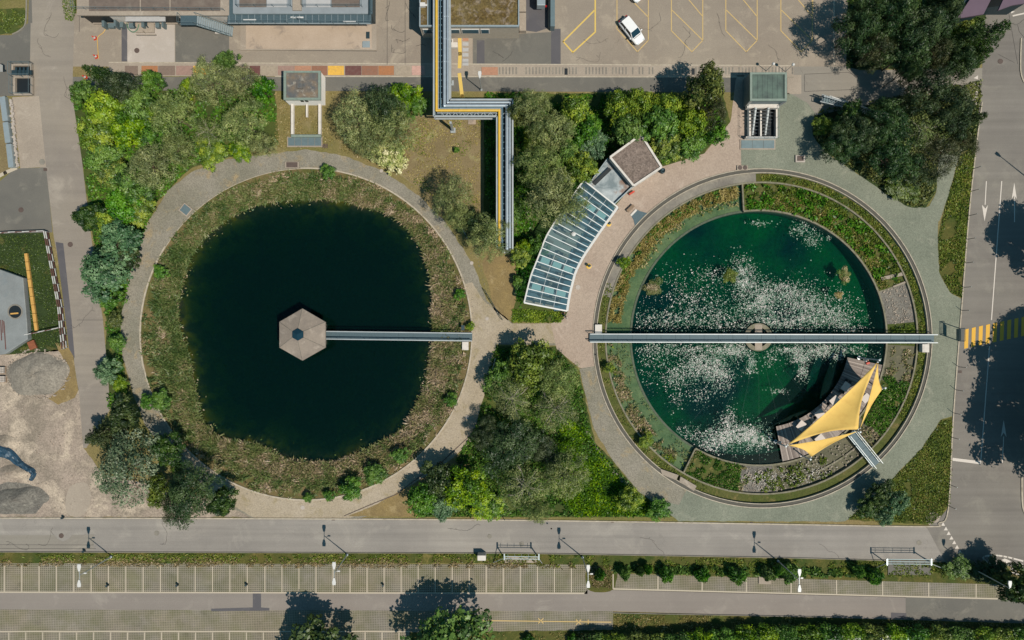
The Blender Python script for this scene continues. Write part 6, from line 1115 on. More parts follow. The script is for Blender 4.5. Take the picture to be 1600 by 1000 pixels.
def bridge(name, a, b, wd, lb, n=12, zr=.95, posts_every=1.8, rw_=.13):
    t = thing(name, lb, 'footbridge', (a.x, a.y, 0)); d = (b - a).normalized(); s_ = Vector((-d.y, d.x, 0)) * wd / 2; L = (b - a).length
    m = MB(); m.beam(a, b, wd, .1)
    for k in range(1, n): q = a + (b - a) * k / n + Z * .06; m.beam(q - s_, q + s_, .05, .04)
    m.build('deck', M['grating'], t)
    for e in (-1, 1):
        m = MB(); m.beam(a + s_ * e - Z * .12, b + s_ * e - Z * .12, .1, .3); m.build('girder', M['steel_pale'], t)
        m = MB(); m.beam(a + s_ * e * 1.06 + Z * zr, b + s_ * e * 1.06 + Z * zr, rw_, .06); m.tube(a + s_ * e * 1.06 + Z * zr * .5, b + s_ * e * 1.06 + Z * zr * .5, .02, n=4); k_ = int(L / posts_every)
        for k in range(k_ + 1): q = a + (b - a) * k / k_ + s_ * e * 1.03; m.tube(q, q + Z * zr, .025, n=4)
        m.build('handrail', M['galv'], t)
    return t
bridge('footbridge', P(508, 523.5, .25), P(738, 526.5, .2), 1.0, 'narrow steel footbridge from the pavilion to the east bank', 10)
t = bridge('footbridge', P(921, 528, .3), P(1459, 529, .3), 1.05, 'long straight steel footbridge crossing the whole east pool', 24)
m = MB()
for x in (1010, 1100, 1280, 1360): q = P(x, 528.5, 0); m.box((q.x, q.y, -1.5), (.3, .6, 3.4))
m.build('pier', M['rim_concrete'], t)
for x, y, w_, h_, lb in ((935, 514, 11, 14, 'white box north of the west end of the long bridge'), (1446, 544, 11, 13, 'white box south of the east end of the long bridge'), (727, 540.5, 10, 13, 'white box below the pond footbridge landing')):
    m = MB(); pbox(m, x - w_ / 2, y - h_ / 2, x + w_ / 2, y + h_ / 2, -.5, .5, .4); reg(m.build('white_box', M['white_wall'], bevel=.04), lb, 'box', 'white boxes at the bridge ends')
t = thing('info_post', 'dark slanted sign panel on a post above the pond footbridge', 'sign', (*P(724, 512)[:2], -.1)); b = chain_loc(t); m = MB(); m.tube(b, b + Z * 1.1, .05); m.build('post', M['steel_pale'], t); m = MB(); m.box(b + Z * 1.15, (.45, .7, .06)); m.build('panel', M['steel_dark'], t)
# hub of the pool
t = thing('hub_ring', 'concrete ring island in the middle of the east pool', 'island', (*P(1187, 527)[:2], -3)); hb = (chain_loc(t).x, chain_loc(t).y)
m = MB(); m.ring(hb, 15.5 * S, 22 * S, 0, 360, -3, -.45, 48); m.build('ring', M['rim_concrete'], t); m = MB(); m.box((hb[0], hb[1], -1.6), (1.0, 3.6, 2.35)); m.box((hb[0], hb[1], -1.6), (2.4, .9, 2.3)); m.build('center_block', M['concrete_slab'], t)
m = MB()
for k in range(28): a = 2 * math.pi * k / 28; m.tube((hb[0] + 20 * S * math.cos(a), hb[1] + 20 * S * math.sin(a), -.42), (wc.x + 200 * S * math.cos(a), wc.y + 200 * S * math.sin(a), -.36), .004, n=3, cap=False)
reg(m.build('wire_net', M['steel_dark']), 'thin wires strung from the hub to the pool rim', 'wires')
for x, y, r, mt, lb in ((1143, 430, 11, 'leaf_olive', 'small mossy islet in the upper left of the pool'), (1323, 430, 11, 'reed', 'small wooden nest raft in the upper right of the pool'), (1022, 449, 14, 'reed', 'dark twiggy islet at the left of the pool'), (1314, 461, 6, 'dryblade', 'tiny pale islet at the right of the pool')):
    t = thing('islet', lb, 'islet', (*P(x, y)[:2], -.85), 'islets in the pool'); b = chain_loc(t); V, T, cs = lobes_crown(r * S, 0, .3, 12, 90, .08, .35, (.25, .45), .4, int(x)); me = qmesh('plants', V, T); me.materials.append(MC[mt]); o = bpy.data.objects.new('plants', me); SC.collection.objects.link(o); o.parent = t
    m = MB(); m.lathe(tuple(b), [(r * S * .8, -.1), (r * S * .75, .14), (r * S * .3, .2)], 12); m.build('mound', M['bank_soil'], t)
# ------------------------------------------------------------------ sun deck, sails, tables
t = thing('sun_deck', 'curved grey wooden deck below the yellow sails', 'deck', (*P(1290, 645)[:2], -.6)); m = MB(); rs = random.Random(4); NB = 104; a0, a1 = -12.5, -79.5
for k in range(NB):
    b0, b1 = a0 + (a1 - a0) * k / NB, a0 + (a1 - a0) * (k + .95) / NB; t0, t1 = math.radians(b0), math.radians(b1); tv = rs.random() * .6 + .2 * (k % 3 == 0)
    for ra, rb in ((141, 168.5), (169, 196.5)):
        q = [(wc.x + r * S * math.cos(a), wc.y + r * S * math.sin(a)) for r, a in ((ra, t0), (rb, t0), (rb, t1), (ra, t1))]; m.prism(q, -.3, -.24 + rs.uniform(0, .012), min(1, max(0, tv + rs.uniform(-.15, .15))))
m.build('planks', M['deck_wood'], t); m = MB(); m.ring(W, 142 * S, 195 * S, a0 - .5, a1 + .5, -.6, -.31); m.build('frame', M['steel_dark'], t)
m = MB(); ZD = -.24
for k in range(7): an_ = math.radians(-16 - k * 10); q = Vector((wc.x + 168 * S * math.cos(an_), wc.y + 168 * S * math.sin(an_), -1.7)); m.tube(q, q + Z * 1.2, .15)
m.build('pile', M['steel_dark'], t)
sp = dict(A=P(1371, 566, 5.0), B=P(1230.5, 695, 3.2), C=P(1341, 671, 5.2), D=P(1378.5, 608, 2.4), E=P(1344, 669, 4.9), F=P(1267.5, 714, 2.2), A2=P(1372, 566, 4.8), C2=P(1340, 674, 4.9), B2=P(1231, 696, 3.0))
def sail(lb, a, b, c, inset=.13, n=18):
    """three cornered sail with hollow edges and a soft saddle"""
    t = thing('shade_sail', lb, 'shade sail', (a.x, a.y, a.z), 'yellow shade sails over the deck'); ctr = (a + b + c) / 3; vs = []; idx = {}
    def edge_pull(u, v, w_):
        p = a * u + b * v + c * w_
        for x_, y_, o_ in ((u, v, w_), (v, w_, u), (w_, u, v)):   # x,y corners of the edge, o weight of the opposite corner
            f = 4 * x_ * y_ * max(0, 1 - o_) ** 3 * (1 - o_ * 1.2 if o_ < .8 else 0); p = p + (ctr - p) * inset * f * (1 if o_ < .5 else 0) * (1 - 2 * o_ if o_ < .5 else 0) * 1.6
        return p - Z * .35 * 27 * u * v * w_
    for i in range(n + 1):
        for j in range(n + 1 - i): idx[i, j] = len(vs); vs.append(tuple(edge_pull(i / n, j / n, 1 - (i + j) / n)))
    fs = []
    for i in range(n):
        for j in range(n - i):
            fs.append((idx[i, j], idx[i + 1, j], idx[i, j + 1]))
            if i + j < n - 1: fs.append((idx[i + 1, j], idx[i + 1, j + 1], idx[i, j + 1]))
    m = MB(); m.add(vs, fs); o = m.build('cloth', M['sail'], t, smooth=True); s_ = o.modifiers.new('thick', 'SOLIDIFY'); s_.thickness = .015
    m = MB()
    for v in (a, b, c): m.lathe((v.x, v.y, v.z - .03), [(.06, 0), (.09, .04), (.04, .08)], 8)
    m.build('corner_ring', M['galv'], t)
sail('largest yellow sail spanning the middle of the deck', sp['A'], sp['B'], sp['C'], .13); sail('narrow yellow sail on the east side of the deck', sp['A2'], sp['D'], sp['E'], .14); sail('long low yellow sail on the south side of the deck', sp['B2'], sp['F'], sp['C2'], .14)
for v, z0, lb in ((sp['A'], -.24, 'tall white sail mast at the north corner of the deck'), (sp['C'], -.7, 'tall white sail mast beside the deck gangway'), (sp['B'], -.24, 'white sail mast at the west corner of the deck'), (sp['D'], -.5, 'short white mast of the narrow east sail'), (sp['F'], -.6, 'short white mast of the low south sail')):
    d_ = Vector((v.x - P(1300, 640).x, v.y - P(1300, 640).y, 0)).normalized(); t = thing('sail_mast', lb, 'mast', (v.x + d_.x * .35, v.y + d_.y * .35, z0), 'white masts of the sails'); b = chain_loc(t); m = MB(); top = Vector((b.x, b.y, v.z + .25)); m.tube(b, top, .11, .08, n=12); m.build('pole', M['white_plastic'], t); m = MB(); m.lathe((b.x, b.y, b.z), [(.28, 0), (.28, .05), (.12, .07)], 14); m.build('base_plate', M['galv'], t); m = MB(); m.lathe((b.x, b.y, top.z), [(.15, -.05), (.15, .03), (.05, .06)], 10); m.tube(top - Z * .2, v, .02); m.build('cap', M['galv'], t)
    if lb.startswith('white sail'): pass
tb = thing('deck_table', 'x', 'table', (0, 0, 0), 'white tables on the deck'); m = MB(); m.box((0, 0, .74), (.95, 1.25, .05)); m.build('table_top', M['table_top'], tb, bevel=.02)
for sx in (-1, 1):
    for sy in (-1, 1): m = MB(); m.tube((sx * .38, sy * .52, 0), (sx * .38, sy * .52, .72), .03); m.build('leg', M['galv'], tb)
TBL = [(1321, 604, .35, 'white table nearest the north corner of the deck'), (1303.5, 625.5, .55, 'white table between the northern table and the sail edge'), (1280, 646, .6, 'white table in the middle of the water side'), (1251.5, 664.5, .4, 'white table nearest the western deck end'), (1352.5, 622, .5, 'white table seen between the two northern sails'), (1280.5, 685.5, .55, 'white table seen between the two southern sails')]
for k, (x, y, r, lb) in enumerate(TBL):
    o = tb if k == 0 else copy_tree(tb, (0, 0, 0)); c_ = P(x, y, .4); o.location = (c_.x, c_.y, ZD); o.rotation_euler = (0, 0, -r * 1.2 - .2); o['label'] = lb
ch = thing('deck_chair', 'x', 'chair', (0, 0, 0), 'dark chairs at the deck tables'); m = MB(); m.box((0, 0, .45), (.42, .42, .05)); m.build('seat', M['chair_dark'], ch); m = MB(); m.box((0, -.2, .68), (.4, .04, .4)); m.build('backrest', M['chair_dark'], ch)
for sx in (-1, 1):
    for sy in (-1, 1): m = MB(); m.tube((sx * .18, sy * .18, 0), (sx * .18, sy * .18, .43), .018); m.build('leg', M['steel_dark'], ch)
for k, (x, y, r, lb) in enumerate([(1322, 595, 2.6, 'dark chair above the northernmost deck table, left'), (1328, 597, 2.9, 'dark chair above the northernmost deck table, right'), (1317, 613, -.4, 'dark chair below the northernmost deck table'), (1313, 611, -.5, 'second dark chair below the northernmost deck table'), (1292, 630, 1.0, 'dark chair beside the second northern deck table'), (1271, 652, 1.2, 'dark chair beside the middle deck table')]):
    o = ch if k == 0 else copy_tree(ch, (0, 0, 0)); c_ = P(x, y, .2); o.location = (c_.x, c_.y, ZD); o.rotation_euler = (0, 0, r); o['label'] = lb
bridge('gangway', P(1329, 676, -.05), P(1369, 726, .1), 1.1, 'short steel gangway from the deck to the gravel path', 4, rw_=.07)
def person(x, y, z0, rz, lb, shirt, legs, sit=True):
    t = thing('person', lb, 'person', (*P(x, y)[:2], z0)); t.rotation_euler = (0, 0, rz)
    hip = .46 if sit else .92; J = {'pel': (0, 0, hip, .15), 'ch': (0, .02, hip + .36, .16), 'nk': (0, 0, hip + .54, .065), 'hd': (0, .03, hip + .68, .1), 'tp': (0, .02, hip + .78, .07)}
    for s_, n_ in ((-1, 'l'), (1, 'r')):
        J['sh' + n_] = (s_ * .18, 0, hip + .47, .07); J['el' + n_] = (s_ * .25, .12, hip + .22, .05); J['wr' + n_] = (s_ * .16, .34, hip + .12, .035); J['ha' + n_] = (s_ * .14, .42, hip + .1, .04)
        J['hp' + n_] = (s_ * .1, .03, hip - .02, .1); J['kn' + n_] = (s_ * .13, .46 if sit else .04, hip - .0 if sit else .48, .07); J['an' + n_] = (s_ * .13, .5 if sit else 0, .09, .045); J['to' + n_] = (s_ * .14, .68 if sit else .16, .05, .035)
    E = [('pel', 'ch'), ('ch', 'nk'), ('nk', 'hd'), ('hd', 'tp')] + [(a + n_, b + n_) if a not in ('ch', 'pel') else (a, b + n_) for n_ in 'lr' for a, b in (('ch', 'sh'), ('sh', 'el'), ('el', 'wr'), ('wr', 'ha'), ('pel', 'hp'), ('hp', 'kn'), ('kn', 'an'), ('an', 'to'))]
    ks = list(J); me = bpy.data.meshes.new('body'); me.from_pydata([J[k][:3] for k in ks], [(ks.index(a), ks.index(b)) for a, b in E], []); o = bpy.data.objects.new('body', me); SC.collection.objects.link(o)
    sm = o.modifiers.new('skin', 'SKIN')
    for i, k in enumerate(ks): me.skin_vertices[0].data[i].radius = (J[k][3], J[k][3])
    me.skin_vertices[0].data[0].use_root = True; ss = o.modifiers.new('sub', 'SUBSURF'); ss.levels = ss.render_levels = 2
    pn = N('person_' + shirt); zz = pn('SeparateXYZ', {0: pn('TexCoord').outputs['Object']}).outputs; cl = pn.mix(pn.math('GREATER_THAN', zz[2], hip + .56), pn.mix(pn.math('GREATER_THAN', zz[2], hip + .08), hexc(legs), hexc(shirt)), hexc('#b98a70')); cl = pn.mix(pn.math('MULTIPLY', pn.math('GREATER_THAN', zz[1], .3), pn.math('GREATER_THAN', zz[2], hip + .05)), cl, hexc('#b98a70')); me.materials.append(pn.done(pn.bsdf(cl, .8))); o.parent = t
    m = MB(); m.lathe((0, 0, hip + .66), [(.108, 0), (.115, .06), (.09, .14), (.03, .18)], 12); h = m.build('hair', M['hair'], o, smooth=True); h.location = (0, 0, 0)
    return t
person(1351, 563, ZD, .6, 'person in white sitting at the water edge of the deck', '#e4e0dc', '#33363c'); person(1218, 691, ZD, 1.6, 'person in pale shirt sitting at the west end of the deck', '#c8c4c0', '#5a5f66')
m = MB(); m.box(P(1356, 567.5, ZD + .12), (.5, .3, .2), .3); reg(m.build('red_bag', M['red_plastic'], bevel=.04), 'small red bag beside the person in white', 'bag')
# ------------------------------------------------------------------ glass house
L_ = [(912, 282), (889, 314), (867, 347), (853, 370), (843, 397), (829, 432), (819, 473)]; R_ = [(965, 324), (949, 346), (935, 366), (912, 400), (899, 425), (890, 460), (886, 486)]
def along(pl, f):
    d = [0]
    for a, b in zip(pl, pl[1:]): d.append(d[-1] + math.hypot(b[0] - a[0], b[1] - a[1]))
    s_ = f * d[-1]
    for i in range(len(pl) - 1):
        if s_ <= d[i + 1] + 1e-9: u = (s_ - d[i]) / (d[i + 1] - d[i]); return (pl[i][0] + (pl[i + 1][0] - pl[i][0]) * u, pl[i][1] + (pl[i + 1][1] - pl[i][1]) * u)
    return pl[-1]
t = thing('glass_house', 'curved glass house with a segmented glass roof beside the pink walk', 'glass house', (*P(880, 400)[:2], 0)); NS = 19; ZL, ZR = 3.4, 2.6
SL = [P(*along(L_, k / NS), ZL) for k in range(NS + 1)]; SR = [P(*along(R_, k / NS), ZR) for k in range(NS + 1)]
for nm_, rg, mt in (('floor', list(range(0, 5)) + list(range(11, NS)), 'interior_floor'), ('stone_floor', range(5, 11), 'concrete_slab')):
    m = MB(); [m.tri([tuple(v)[:2] for v in SL[k:k + 2]] + [tuple(v)[:2] for v in SR[k:k + 2][::-1]], [], .05) for k in rg]; m.build(nm_, M[mt], t)
for k in range(NS):
    m = MB(); m.add([tuple(SL[k]), tuple(SL[k + 1]), tuple(SR[k + 1]), tuple(SR[k])], [(3, 2, 1, 0)]); g_ = m.build('glass_pane', M['glass_roof'], t)
m = MB()
for k in range(NS + 1): m.beam(SL[k] + Z * .03, SR[k] + Z * .03, .11, .1)
m.build('rafter', M['galv'], t)
m = MB()
for k in range(NS): m.beam(SL[k] + Z * .05, SL[k + 1] + Z * .05, .2, .16); m.beam(SR[k] + Z * .05, SR[k + 1] + Z * .05, .32, .16)
m.beam(SL[0] + Z * .05, SR[0] + Z * .05, .18, .16); m.beam(SL[-1] + Z * .05, SR[-1] + Z * .05, .2, .16); m.build('eaves_beam', M['white_plastic'], t)
m = MB()
for f in (.36, .68):
    for k in range(NS):
        if k < 5 or k > 10: a, b = SL[k] + (SR[k] - SL[k]) * f, SL[k + 1] + (SR[k + 1] - SL[k + 1]) * f; m.beam(a + Z * .02, b + Z * .02, .05, .05)
m.build('purlin', M['galv'], t)
m = MB()
for k in range(NS):
    m.add([tuple(SR[k])[:2] + (.1,), tuple(SR[k + 1])[:2] + (.1,), tuple(SR[k + 1] - Z * .1), tuple(SR[k] - Z * .1)], [(0, 1, 2, 3)]); m.add([tuple(SL[k])[:2] + (.1,), tuple(SL[k + 1])[:2] + (.1,), tuple(SL[k + 1] - Z * .1), tuple(SL[k] - Z * .1)], [(0, 1, 2, 3)])
m.build('side_glazing', M['glass_roof'], t)
for kk in (2, 12, 16):
    for f0, f1 in ((.06, .33), (.37, .64), (.67, .93)):
        a, b, c_, d_ = [SL[k] + (SR[k] - SL[k]) * f - Z * .12 for k, f in ((kk, f0), (kk, f1), (kk + 1, f1), (kk + 1, f0))]; ce = (a + b + c_ + d_) / 4; pts = [ce + (v - ce) * .82 for v in (a, b, c_, d_)]
        m = MB(); m.add([tuple(v) for v in pts] + [tuple(v - Z * .04) for v in pts], [(3, 2, 1, 0), (4, 5, 6, 7), (0, 1, 5, 4), (1, 2, 6, 5), (2, 3, 7, 6), (3, 0, 4, 7)]); m.build('blind', M['blind'], t)
rs = random.Random(9)
m = MB(); m2 = MB()
for k in range(NS):
    a, b = SL[k], SR[k]; mid = lambda f: Vector(tuple((SL[k] + (SR[k] - SL[k]) * f + SL[k + 1] + (SR[k + 1] - SL[k + 1]) * f) / 2)[:2] + (0,))
    for _ in range(3 if k > 9 or k < 5 else 1): q = mid(rs.uniform(.1, .8)); m.box((q.x, q.y, .45), (rs.uniform(.5, 1.8), rs.uniform(.3, .8), .8), -.4 + rs.uniform(-.1, .1))
    q = mid(.84); m2.box((q.x, q.y, .16), (1.6, 1.1, .2), -.5 + k * .03)
m.build('planting_bench', M['bench_wood'], t); m2.build('water_basin', M['interior_dark'], t)
m = MB(); q = P(896, 366, 3.3); m.tube((q.x, q.y, 2.9), (q.x, q.y, 3.6), .22, n=14); m.lathe((q.x, q.y, 3.55), [(.3, 0), (.3, .1), (.1, .22)], 16); m.build('roof_vent', M['white_plastic'], t)
# gravel roofed house and metal tray
t = thing('gravel_roofed_house', 'small concrete house with brown gravel roof at the glass house end', 'building', (*P(990, 255)[:2], 0)); Hg = 3.6; q4 = [(1001.5, 209.5), (1034.5, 262), (989.5, 292), (951.5, 246)]
pr = [P(*q, Hg) for q in q4]; ce = sum(pr, Vector()) / 4; m = MB(); m.prism([tuple(ce + (v - ce) * .97)[:2] for v in pr], 0, Hg - .02); m.build('wall', M['white_wall'], t); m = MB()
for i in range(4): m.beam(pr[i] + (ce - pr[i]) * .035 + Z * .12, pr[(i + 1) % 4] + (ce - pr[(i + 1) % 4]) * .035 + Z * (.12 + .002 * i), .28, .3)
m.build('parapet', M['white_wall'], t); m = MB(); m.prism([tuple(ce + (v - ce) * .94)[:2] for v in pr], Hg - .01, Hg + .08); m.build('roof', M['gravel_roof'], t)
q4 = [(949, 247), (988, 293), (960, 320), (919, 288)]; Hl = 2.4; pr = [P(*q, Hl) for q in q4]; ce = sum(pr, Vector()) / 4
rn = N('tray_roof'); cc = rn.mix(rn.map(rn.noise(.45, 5, .6, dist=.8), .4, .62), hexc('#7d888c'), hexc('#bcc2c4')); cc = rn.mix(rn.map(rn.noise(.35, 4, .6), .52, .62, 0, .75), cc, hexc('#8a6248')); MC['tray_roof'] = rn.done(rn.bsdf(cc, .4, .2))
t = thing('tray_roofed_annex', 'low annex with a stained metal tray roof beside the gravel roof', 'building', (ce.x, ce.y, 0)); m = MB(); m.prism([tuple(ce + (v - ce) * .96)[:2] for v in pr], 0, Hl - .3); m.build('wall', M['beige_wall'], t); m = MB(); m.prism([tuple(ce + (v - ce) * .93)[:2] for v in pr], Hl - .29, Hl - .2); m.build('roof', M['tray_roof'], t); m = MB()
for i in (1, 2, 3): m.beam(pr[i] + (ce - pr[i]) * .03, pr[(i + 1) % 4] + (ce - pr[(i + 1) % 4]) * .03 + Z * .002 * i, .14, .5)
m.build('rim', M['steel_pale'], t); m = MB(); a, b = P(925, 284, Hl), P(952, 258, Hl); m.beam(a + Vector((.3, -.3, .0)), b + Vector((.1, -.5, 0)), .5, .3); m.build('roof_slot', M['black_paint'], t)
# stair landing down into the tank, bench
t = thing('tank_stair', 'blue grey steel stair landing at the tank rim by the glass house', 'stair', (*P(997, 340)[:2], 0)); m = MB(); m.prism([P(*q)[:2] for q in ((986, 337), (994, 327), (1000, 330), (1011, 333), (1002, 342), (992, 353), (990, 344))], .024, .06); m.build('landing', M['grating'], t)
m = MB(); m.beam(P(985.5, 337, .08), P(994.5, 327.5, .08), .28, .1); m.build('sill', M['white_wall'], t)
t = thing('bench', 'dark bench on the pink walk near the stair landing', 'bench', (*P(984, 326)[:2], 0)); a, b = P(979.5, 331), P(989.5, 321.5); m = MB(); m.beam(a + Z * .45, b + Z * .45, .45, .06); m.build('seat', M['bench_wood'], t)
for f in (.15, .85): m = MB(); q = a + (b - a) * f; m.box(q + Z * .22, (.3, .12, .42), .8); m.build('leg', M['steel_dark'], t)
m = MB(); c_ = P(1034, 268); m.lathe((c_.x, c_.y, .016), [(.35, 0), (.38, .5), (.3, .9), (.3, .85), (.02, .8)], 20); reg(m.build('dark_planter', M['steel_dark'], smooth=True), 'dark round planter at the corner of the gravel roofed house', 'planter')
m = MB(); m.beam(P(983, 304, .3), P(991, 299, .3), .22, .5); reg(m.build('red_board', M['red_plastic'], bevel=.02), 'small red board leaning near the metal tray roof', 'board')
m = MB(); m.beam(P(955, 334, .03), P(966, 325, .03), .35, .03); reg(m.build('foot_grate', M['iron'], bevel=.005), 'long dark foot grate at the end of the glass house', 'grate')
for k, (x, y) in enumerate(((881, 489), (884, 495))): person(x, y, 0.02, 1.2 + k, ['person in dark clothes standing at the glass house corner, upper', 'person in pale clothes standing at the glass house corner, lower'][k], ['#2f3540', '#b8b0a8'][k], '#2a2d33', False)
# concrete steps on the south west rim
for k, (pts, lb) in enumerate(((((1031, 732), (1060, 742), (1056, 750), (1034, 741)), 'pale slab beside the dark gap on the south west rim'), (((1063, 744), (1088, 759), (1084, 767), (1061, 752)), 'lower pale slab on the south west rim'))): m = MB(); m.prism([P(*q)[:2] for q in pts], -.3, .17); reg(m.build('rim_slab', M['concrete_slab'], bevel=.02), lb, 'slab', 'pale slabs on the tank rim')
m = MB(); m.ring(R2, 222 * S, 242.5 * S, 21, 21.6, -1, -.35); m.prism([P(*q)[:2] for q in ((1378, 433), (1412, 425), (1414, 430), (1380, 438))], -.6, -.3); reg(m.build('rubble_wall', M['concrete_slab']), 'pale broken wall at the top of the stony bed', 'wall')
# ------------------------------------------------------------------ cars
def car(x, y, h, lb):
    t = thing('parked_car', lb, 'car', (*P(x, y)[:2], .012)); t.rotation_euler = (0, 0, h)
    St = [(-2.12, .62, .55, .62), (-2.05, .78, .42, .82), (-1.8, .85, .3, .95), (-1.2, .88, .28, .98), (-.3, .89, .28, .97), (.6, .89, .28, .95), (1.2, .87, .28, .9), (1.7, .82, .3, .8), (1.98, .72, .36, .68), (2.1, .5, .45, .58)]
    m = MB(); vs = []; K = 12
    for x_, hw, zb, zt in St:
        for i in range(K): a = 2 * math.pi * i / K; cx_, sx_ = math.cos(a), math.sin(a); f = lambda v: math.copysign(abs(v) ** .5, v); vs.append((x_, hw * f(cx_), (zb + zt) / 2 + (zt - zb) / 2 * f(sx_)))
    fs = [(i * K + j, i * K + (j + 1) % K, (i + 1) * K + (j + 1) % K, (i + 1) * K + j)[::-1] for i in range(len(St) - 1) for j in range(K)] + [tuple(range(K)), tuple(range((len(St) - 1) * K, len(St) * K))[::-1]]
    o_ = chain_loc(t); sh_ = lambda vv: [(v[0] + o_.x, v[1] + o_.y, v[2] + o_.z) for v in vv]
    m.add(sh_(vs), fs); bd_ = m.build('body', M['car_white'], t, smooth=True)
    def shell(name, pts, mat, par=t): m = MB(); m.add(sh_(pts), [tuple(range(len(pts)))]); return m.build(name, mat, par)
    b4 = [(-1.95, .74, .9), (-1.95, -.74, .9), (1.0, -.76, .9), (1.0, .76, .9)]; r4 = [(-1.62, .6, 1.44), (-1.62, -.6, 1.44), (.25, -.62, 1.46), (.25, .62, 1.46)]
    m = MB(); m.add(sh_(b4 + r4), [(0, 1, 5, 4)[::-1], (1, 2, 6, 5)[::-1], (2, 3, 7, 6)[::-1], (3, 0, 4, 7)[::-1]]); m.build('cabin_glass', M['car_glass'], t)
    m = MB(); rp = [(-1.72, -.62), (-1.72, .62), (-1.5, .66), (.2, .66), (.34, .6), (.34, -.6), (.2, -.66), (-1.5, -.66)]; m.prism([(a + o_.x, b + o_.y) for a, b in rp], 1.42 + o_.z, 1.5 + o_.z); m.build('roof', M['car_white'], t, bevel=.03)
    m = MB()
    for sy in (-1, 1):
        for (xa, za), (xb, zb) in (((1.02, .9), (.3, 1.46)), ((-.6, .93), (-.62, 1.44)), ((-1.9, .93), (-1.6, 1.45))): m.tube(*sh_([(xa, sy * .77, za), (xb, sy * .64, zb)]), .045, n=5)
    m.build('pillar', M['car_white'], t)
    for sy in (-1, 1):
        m = MB(); m.box(sh_([(.82, sy * .98, .98)])[0], (.16, .24, .14)); m.build('mirror', M['car_white'], t, bevel=.03)
        m = MB(); m.box(sh_([(1.98, sy * .52, .66)])[0], (.2, .34, .12)); m.build('headlight', M['lamp_clear'], t, bevel=.03)
        m = MB(); m.box(sh_([(-2.07, sy * .6, .82)])[0], (.1, .26, .16)); m.build('tail_light', M['lamp_red'], t)
        for x_ in (-1.3, 1.32):
            m = MB(); p_, q_ = sh_([(x_, sy * .68, .32), (x_, sy * .9, .32)]); m.tube(p_, q_, .32, n=18); wh_ = m.build('wheel', M['tyre'], t); m = MB(); m.tube(q_, sh_([(x_, sy * .915, .32)])[0], .2, n=14); m.build('rim', M['rim'], wh_)
    m = MB(); m.box(sh_([(1.15, 0, .93)])[0], (.05, 1.2, .02)); m.build('wiper_panel', M['black_paint'], t)
    return t
car(986, 51, math.radians(-51), 'white hatchback parked askew in the second yellow bay'); car(985, -15, math.radians(-51), 'white car at the top edge of the car park')
# ------------------------------------------------------------------ bike gates by the road
def rack(x0, x1, y, lb, top=-9, bars=3):
    t = thing('bike_shelter', lb, 'shelter frame', (*P((x0 + x1) / 2, y)[:2], 0), 'metal frames between road and bays'); ZH = 2.3
    m = MB(); pbox(m, x0 + 1, y - 1, x1 - 1, y + (20 if bars == 3 else 9), 0.0, .1, 0); m.build('slab', M['asphalt_dark'] if bars == 3 else M['concrete_slab'], t)
    for x in (x0, x1):
        m = MB(); m.beam(P(x, y + 5, ZH), P(x, y - 5, ZH), .16, .16); m.tube(P(x, y + 2), P(x, y + 2, ZH), .08, n=6); m.build('side_frame', M['steel_pale'], t)
    m = MB()
    for k in range(bars): m.beam(P(x0, y + 3 - 3.6 * k, ZH), P(x1, y + 3.6 - 3.6 * k, ZH), .07, .06)
    m.build('top_bar', M['steel_blue'] if bars == 3 else M['steel_pale'], t); m = MB()
    for k in range(5): x = x0 + (x1 - x0) * (k + .5) / 5; m.tube(P(x, y - 4, ZH), P(x, y + 3, ZH), .025, n=4)
    m.build('cross_wire', M['steel_pale'], t); m = MB(); m.tube(P(x0, y + 2, ZH), P(x0 - 17, y + 9, .1), .05, n=5); m.tube(P(x1, y + 3, ZH), P(x1 + (18 if bars == 3 else 5), y + 10, .1), .05, n=5); m.build('stay', M['galv'], t)
rack(788, 842, 870, 'pale framed gate shelter below the south wood', bars=2); rack(1386, 1455, 878, 'metal framed shelter over a dark slab before the junction', bars=3)
t = thing('white_cabinet', 'small pale cabinet beside the middle gate shelter', 'cabinet', (*P(752, 872)[:2], 0)); m = MB(); pbox(m, 746, 868, 759, 876, 0, 1.5, 1.5); m.build('body', M['white_wall'], t, bevel=.03); m = MB(); q = P(752.5, 876.3, 1.5); m.box((q.x, q.y - .02, .75), (.9, .03, 1.2)); m.build('door', M['steel_pale'], t)
m = MB(); pbox(m, 1185, 898, 1204, 912, .02, .16, 0); reg(m.build('concrete_pad_small', M['concrete_slab'], bevel=.02), 'small pale concrete pad beside the fourth lamp', 'pad')
for x, y, lb in ((133, 860, 'little dark post box at the road edge below the yard'), (100, 808, 'dark marker at the kerb below the yard'), (169.5, 913.5, 'dark charging post in the eighth western bay'), (278.5, 913, 'dark charging post in the twelfth western bay'), (386, 912.5, 'dark charging post at the last western bay'), (599, 913, 'dark charging post in the middle bays')):
    m = MB(); c_ = P(x, y); m.box((c_.x, c_.y, .25), (.22, .22, .5)); m.box((c_.x, c_.y, .53), (.27, .27, .06)); reg(m.build('low_post', M['steel_dark']), lb, 'post', 'small dark posts by the bays')
# crossing sign frame
t = thing('crossing_sign', 'steel framed crossing sign standing at the zebra crossing', 'sign', (*P(1500, 523)[:2], 0)); m = MB()
for y in (513, 533): m.tube(P(1499.5, y), P(1499.5, y, 2.6), .06, n=6); m.tube(P(1499.5, y, 2.6), P(1499.5 + 8, y, 2.7), .05, n=5)
m.build('post', M['steel_dark'], t); m = MB()
for k in range(5): m.beam(P(1500 + k * 2, 513, 2.65), P(1500 + k * 2, 533, 2.65), .05, .05)
m.build('frame', M['steel_dark'], t); m = MB(); q = P(1499.5, 523, 2.); m.box((q.x, q.y, 1.8), (.05, 1.6, 1.0)); m.build('panel', M['steel_blue'], t)
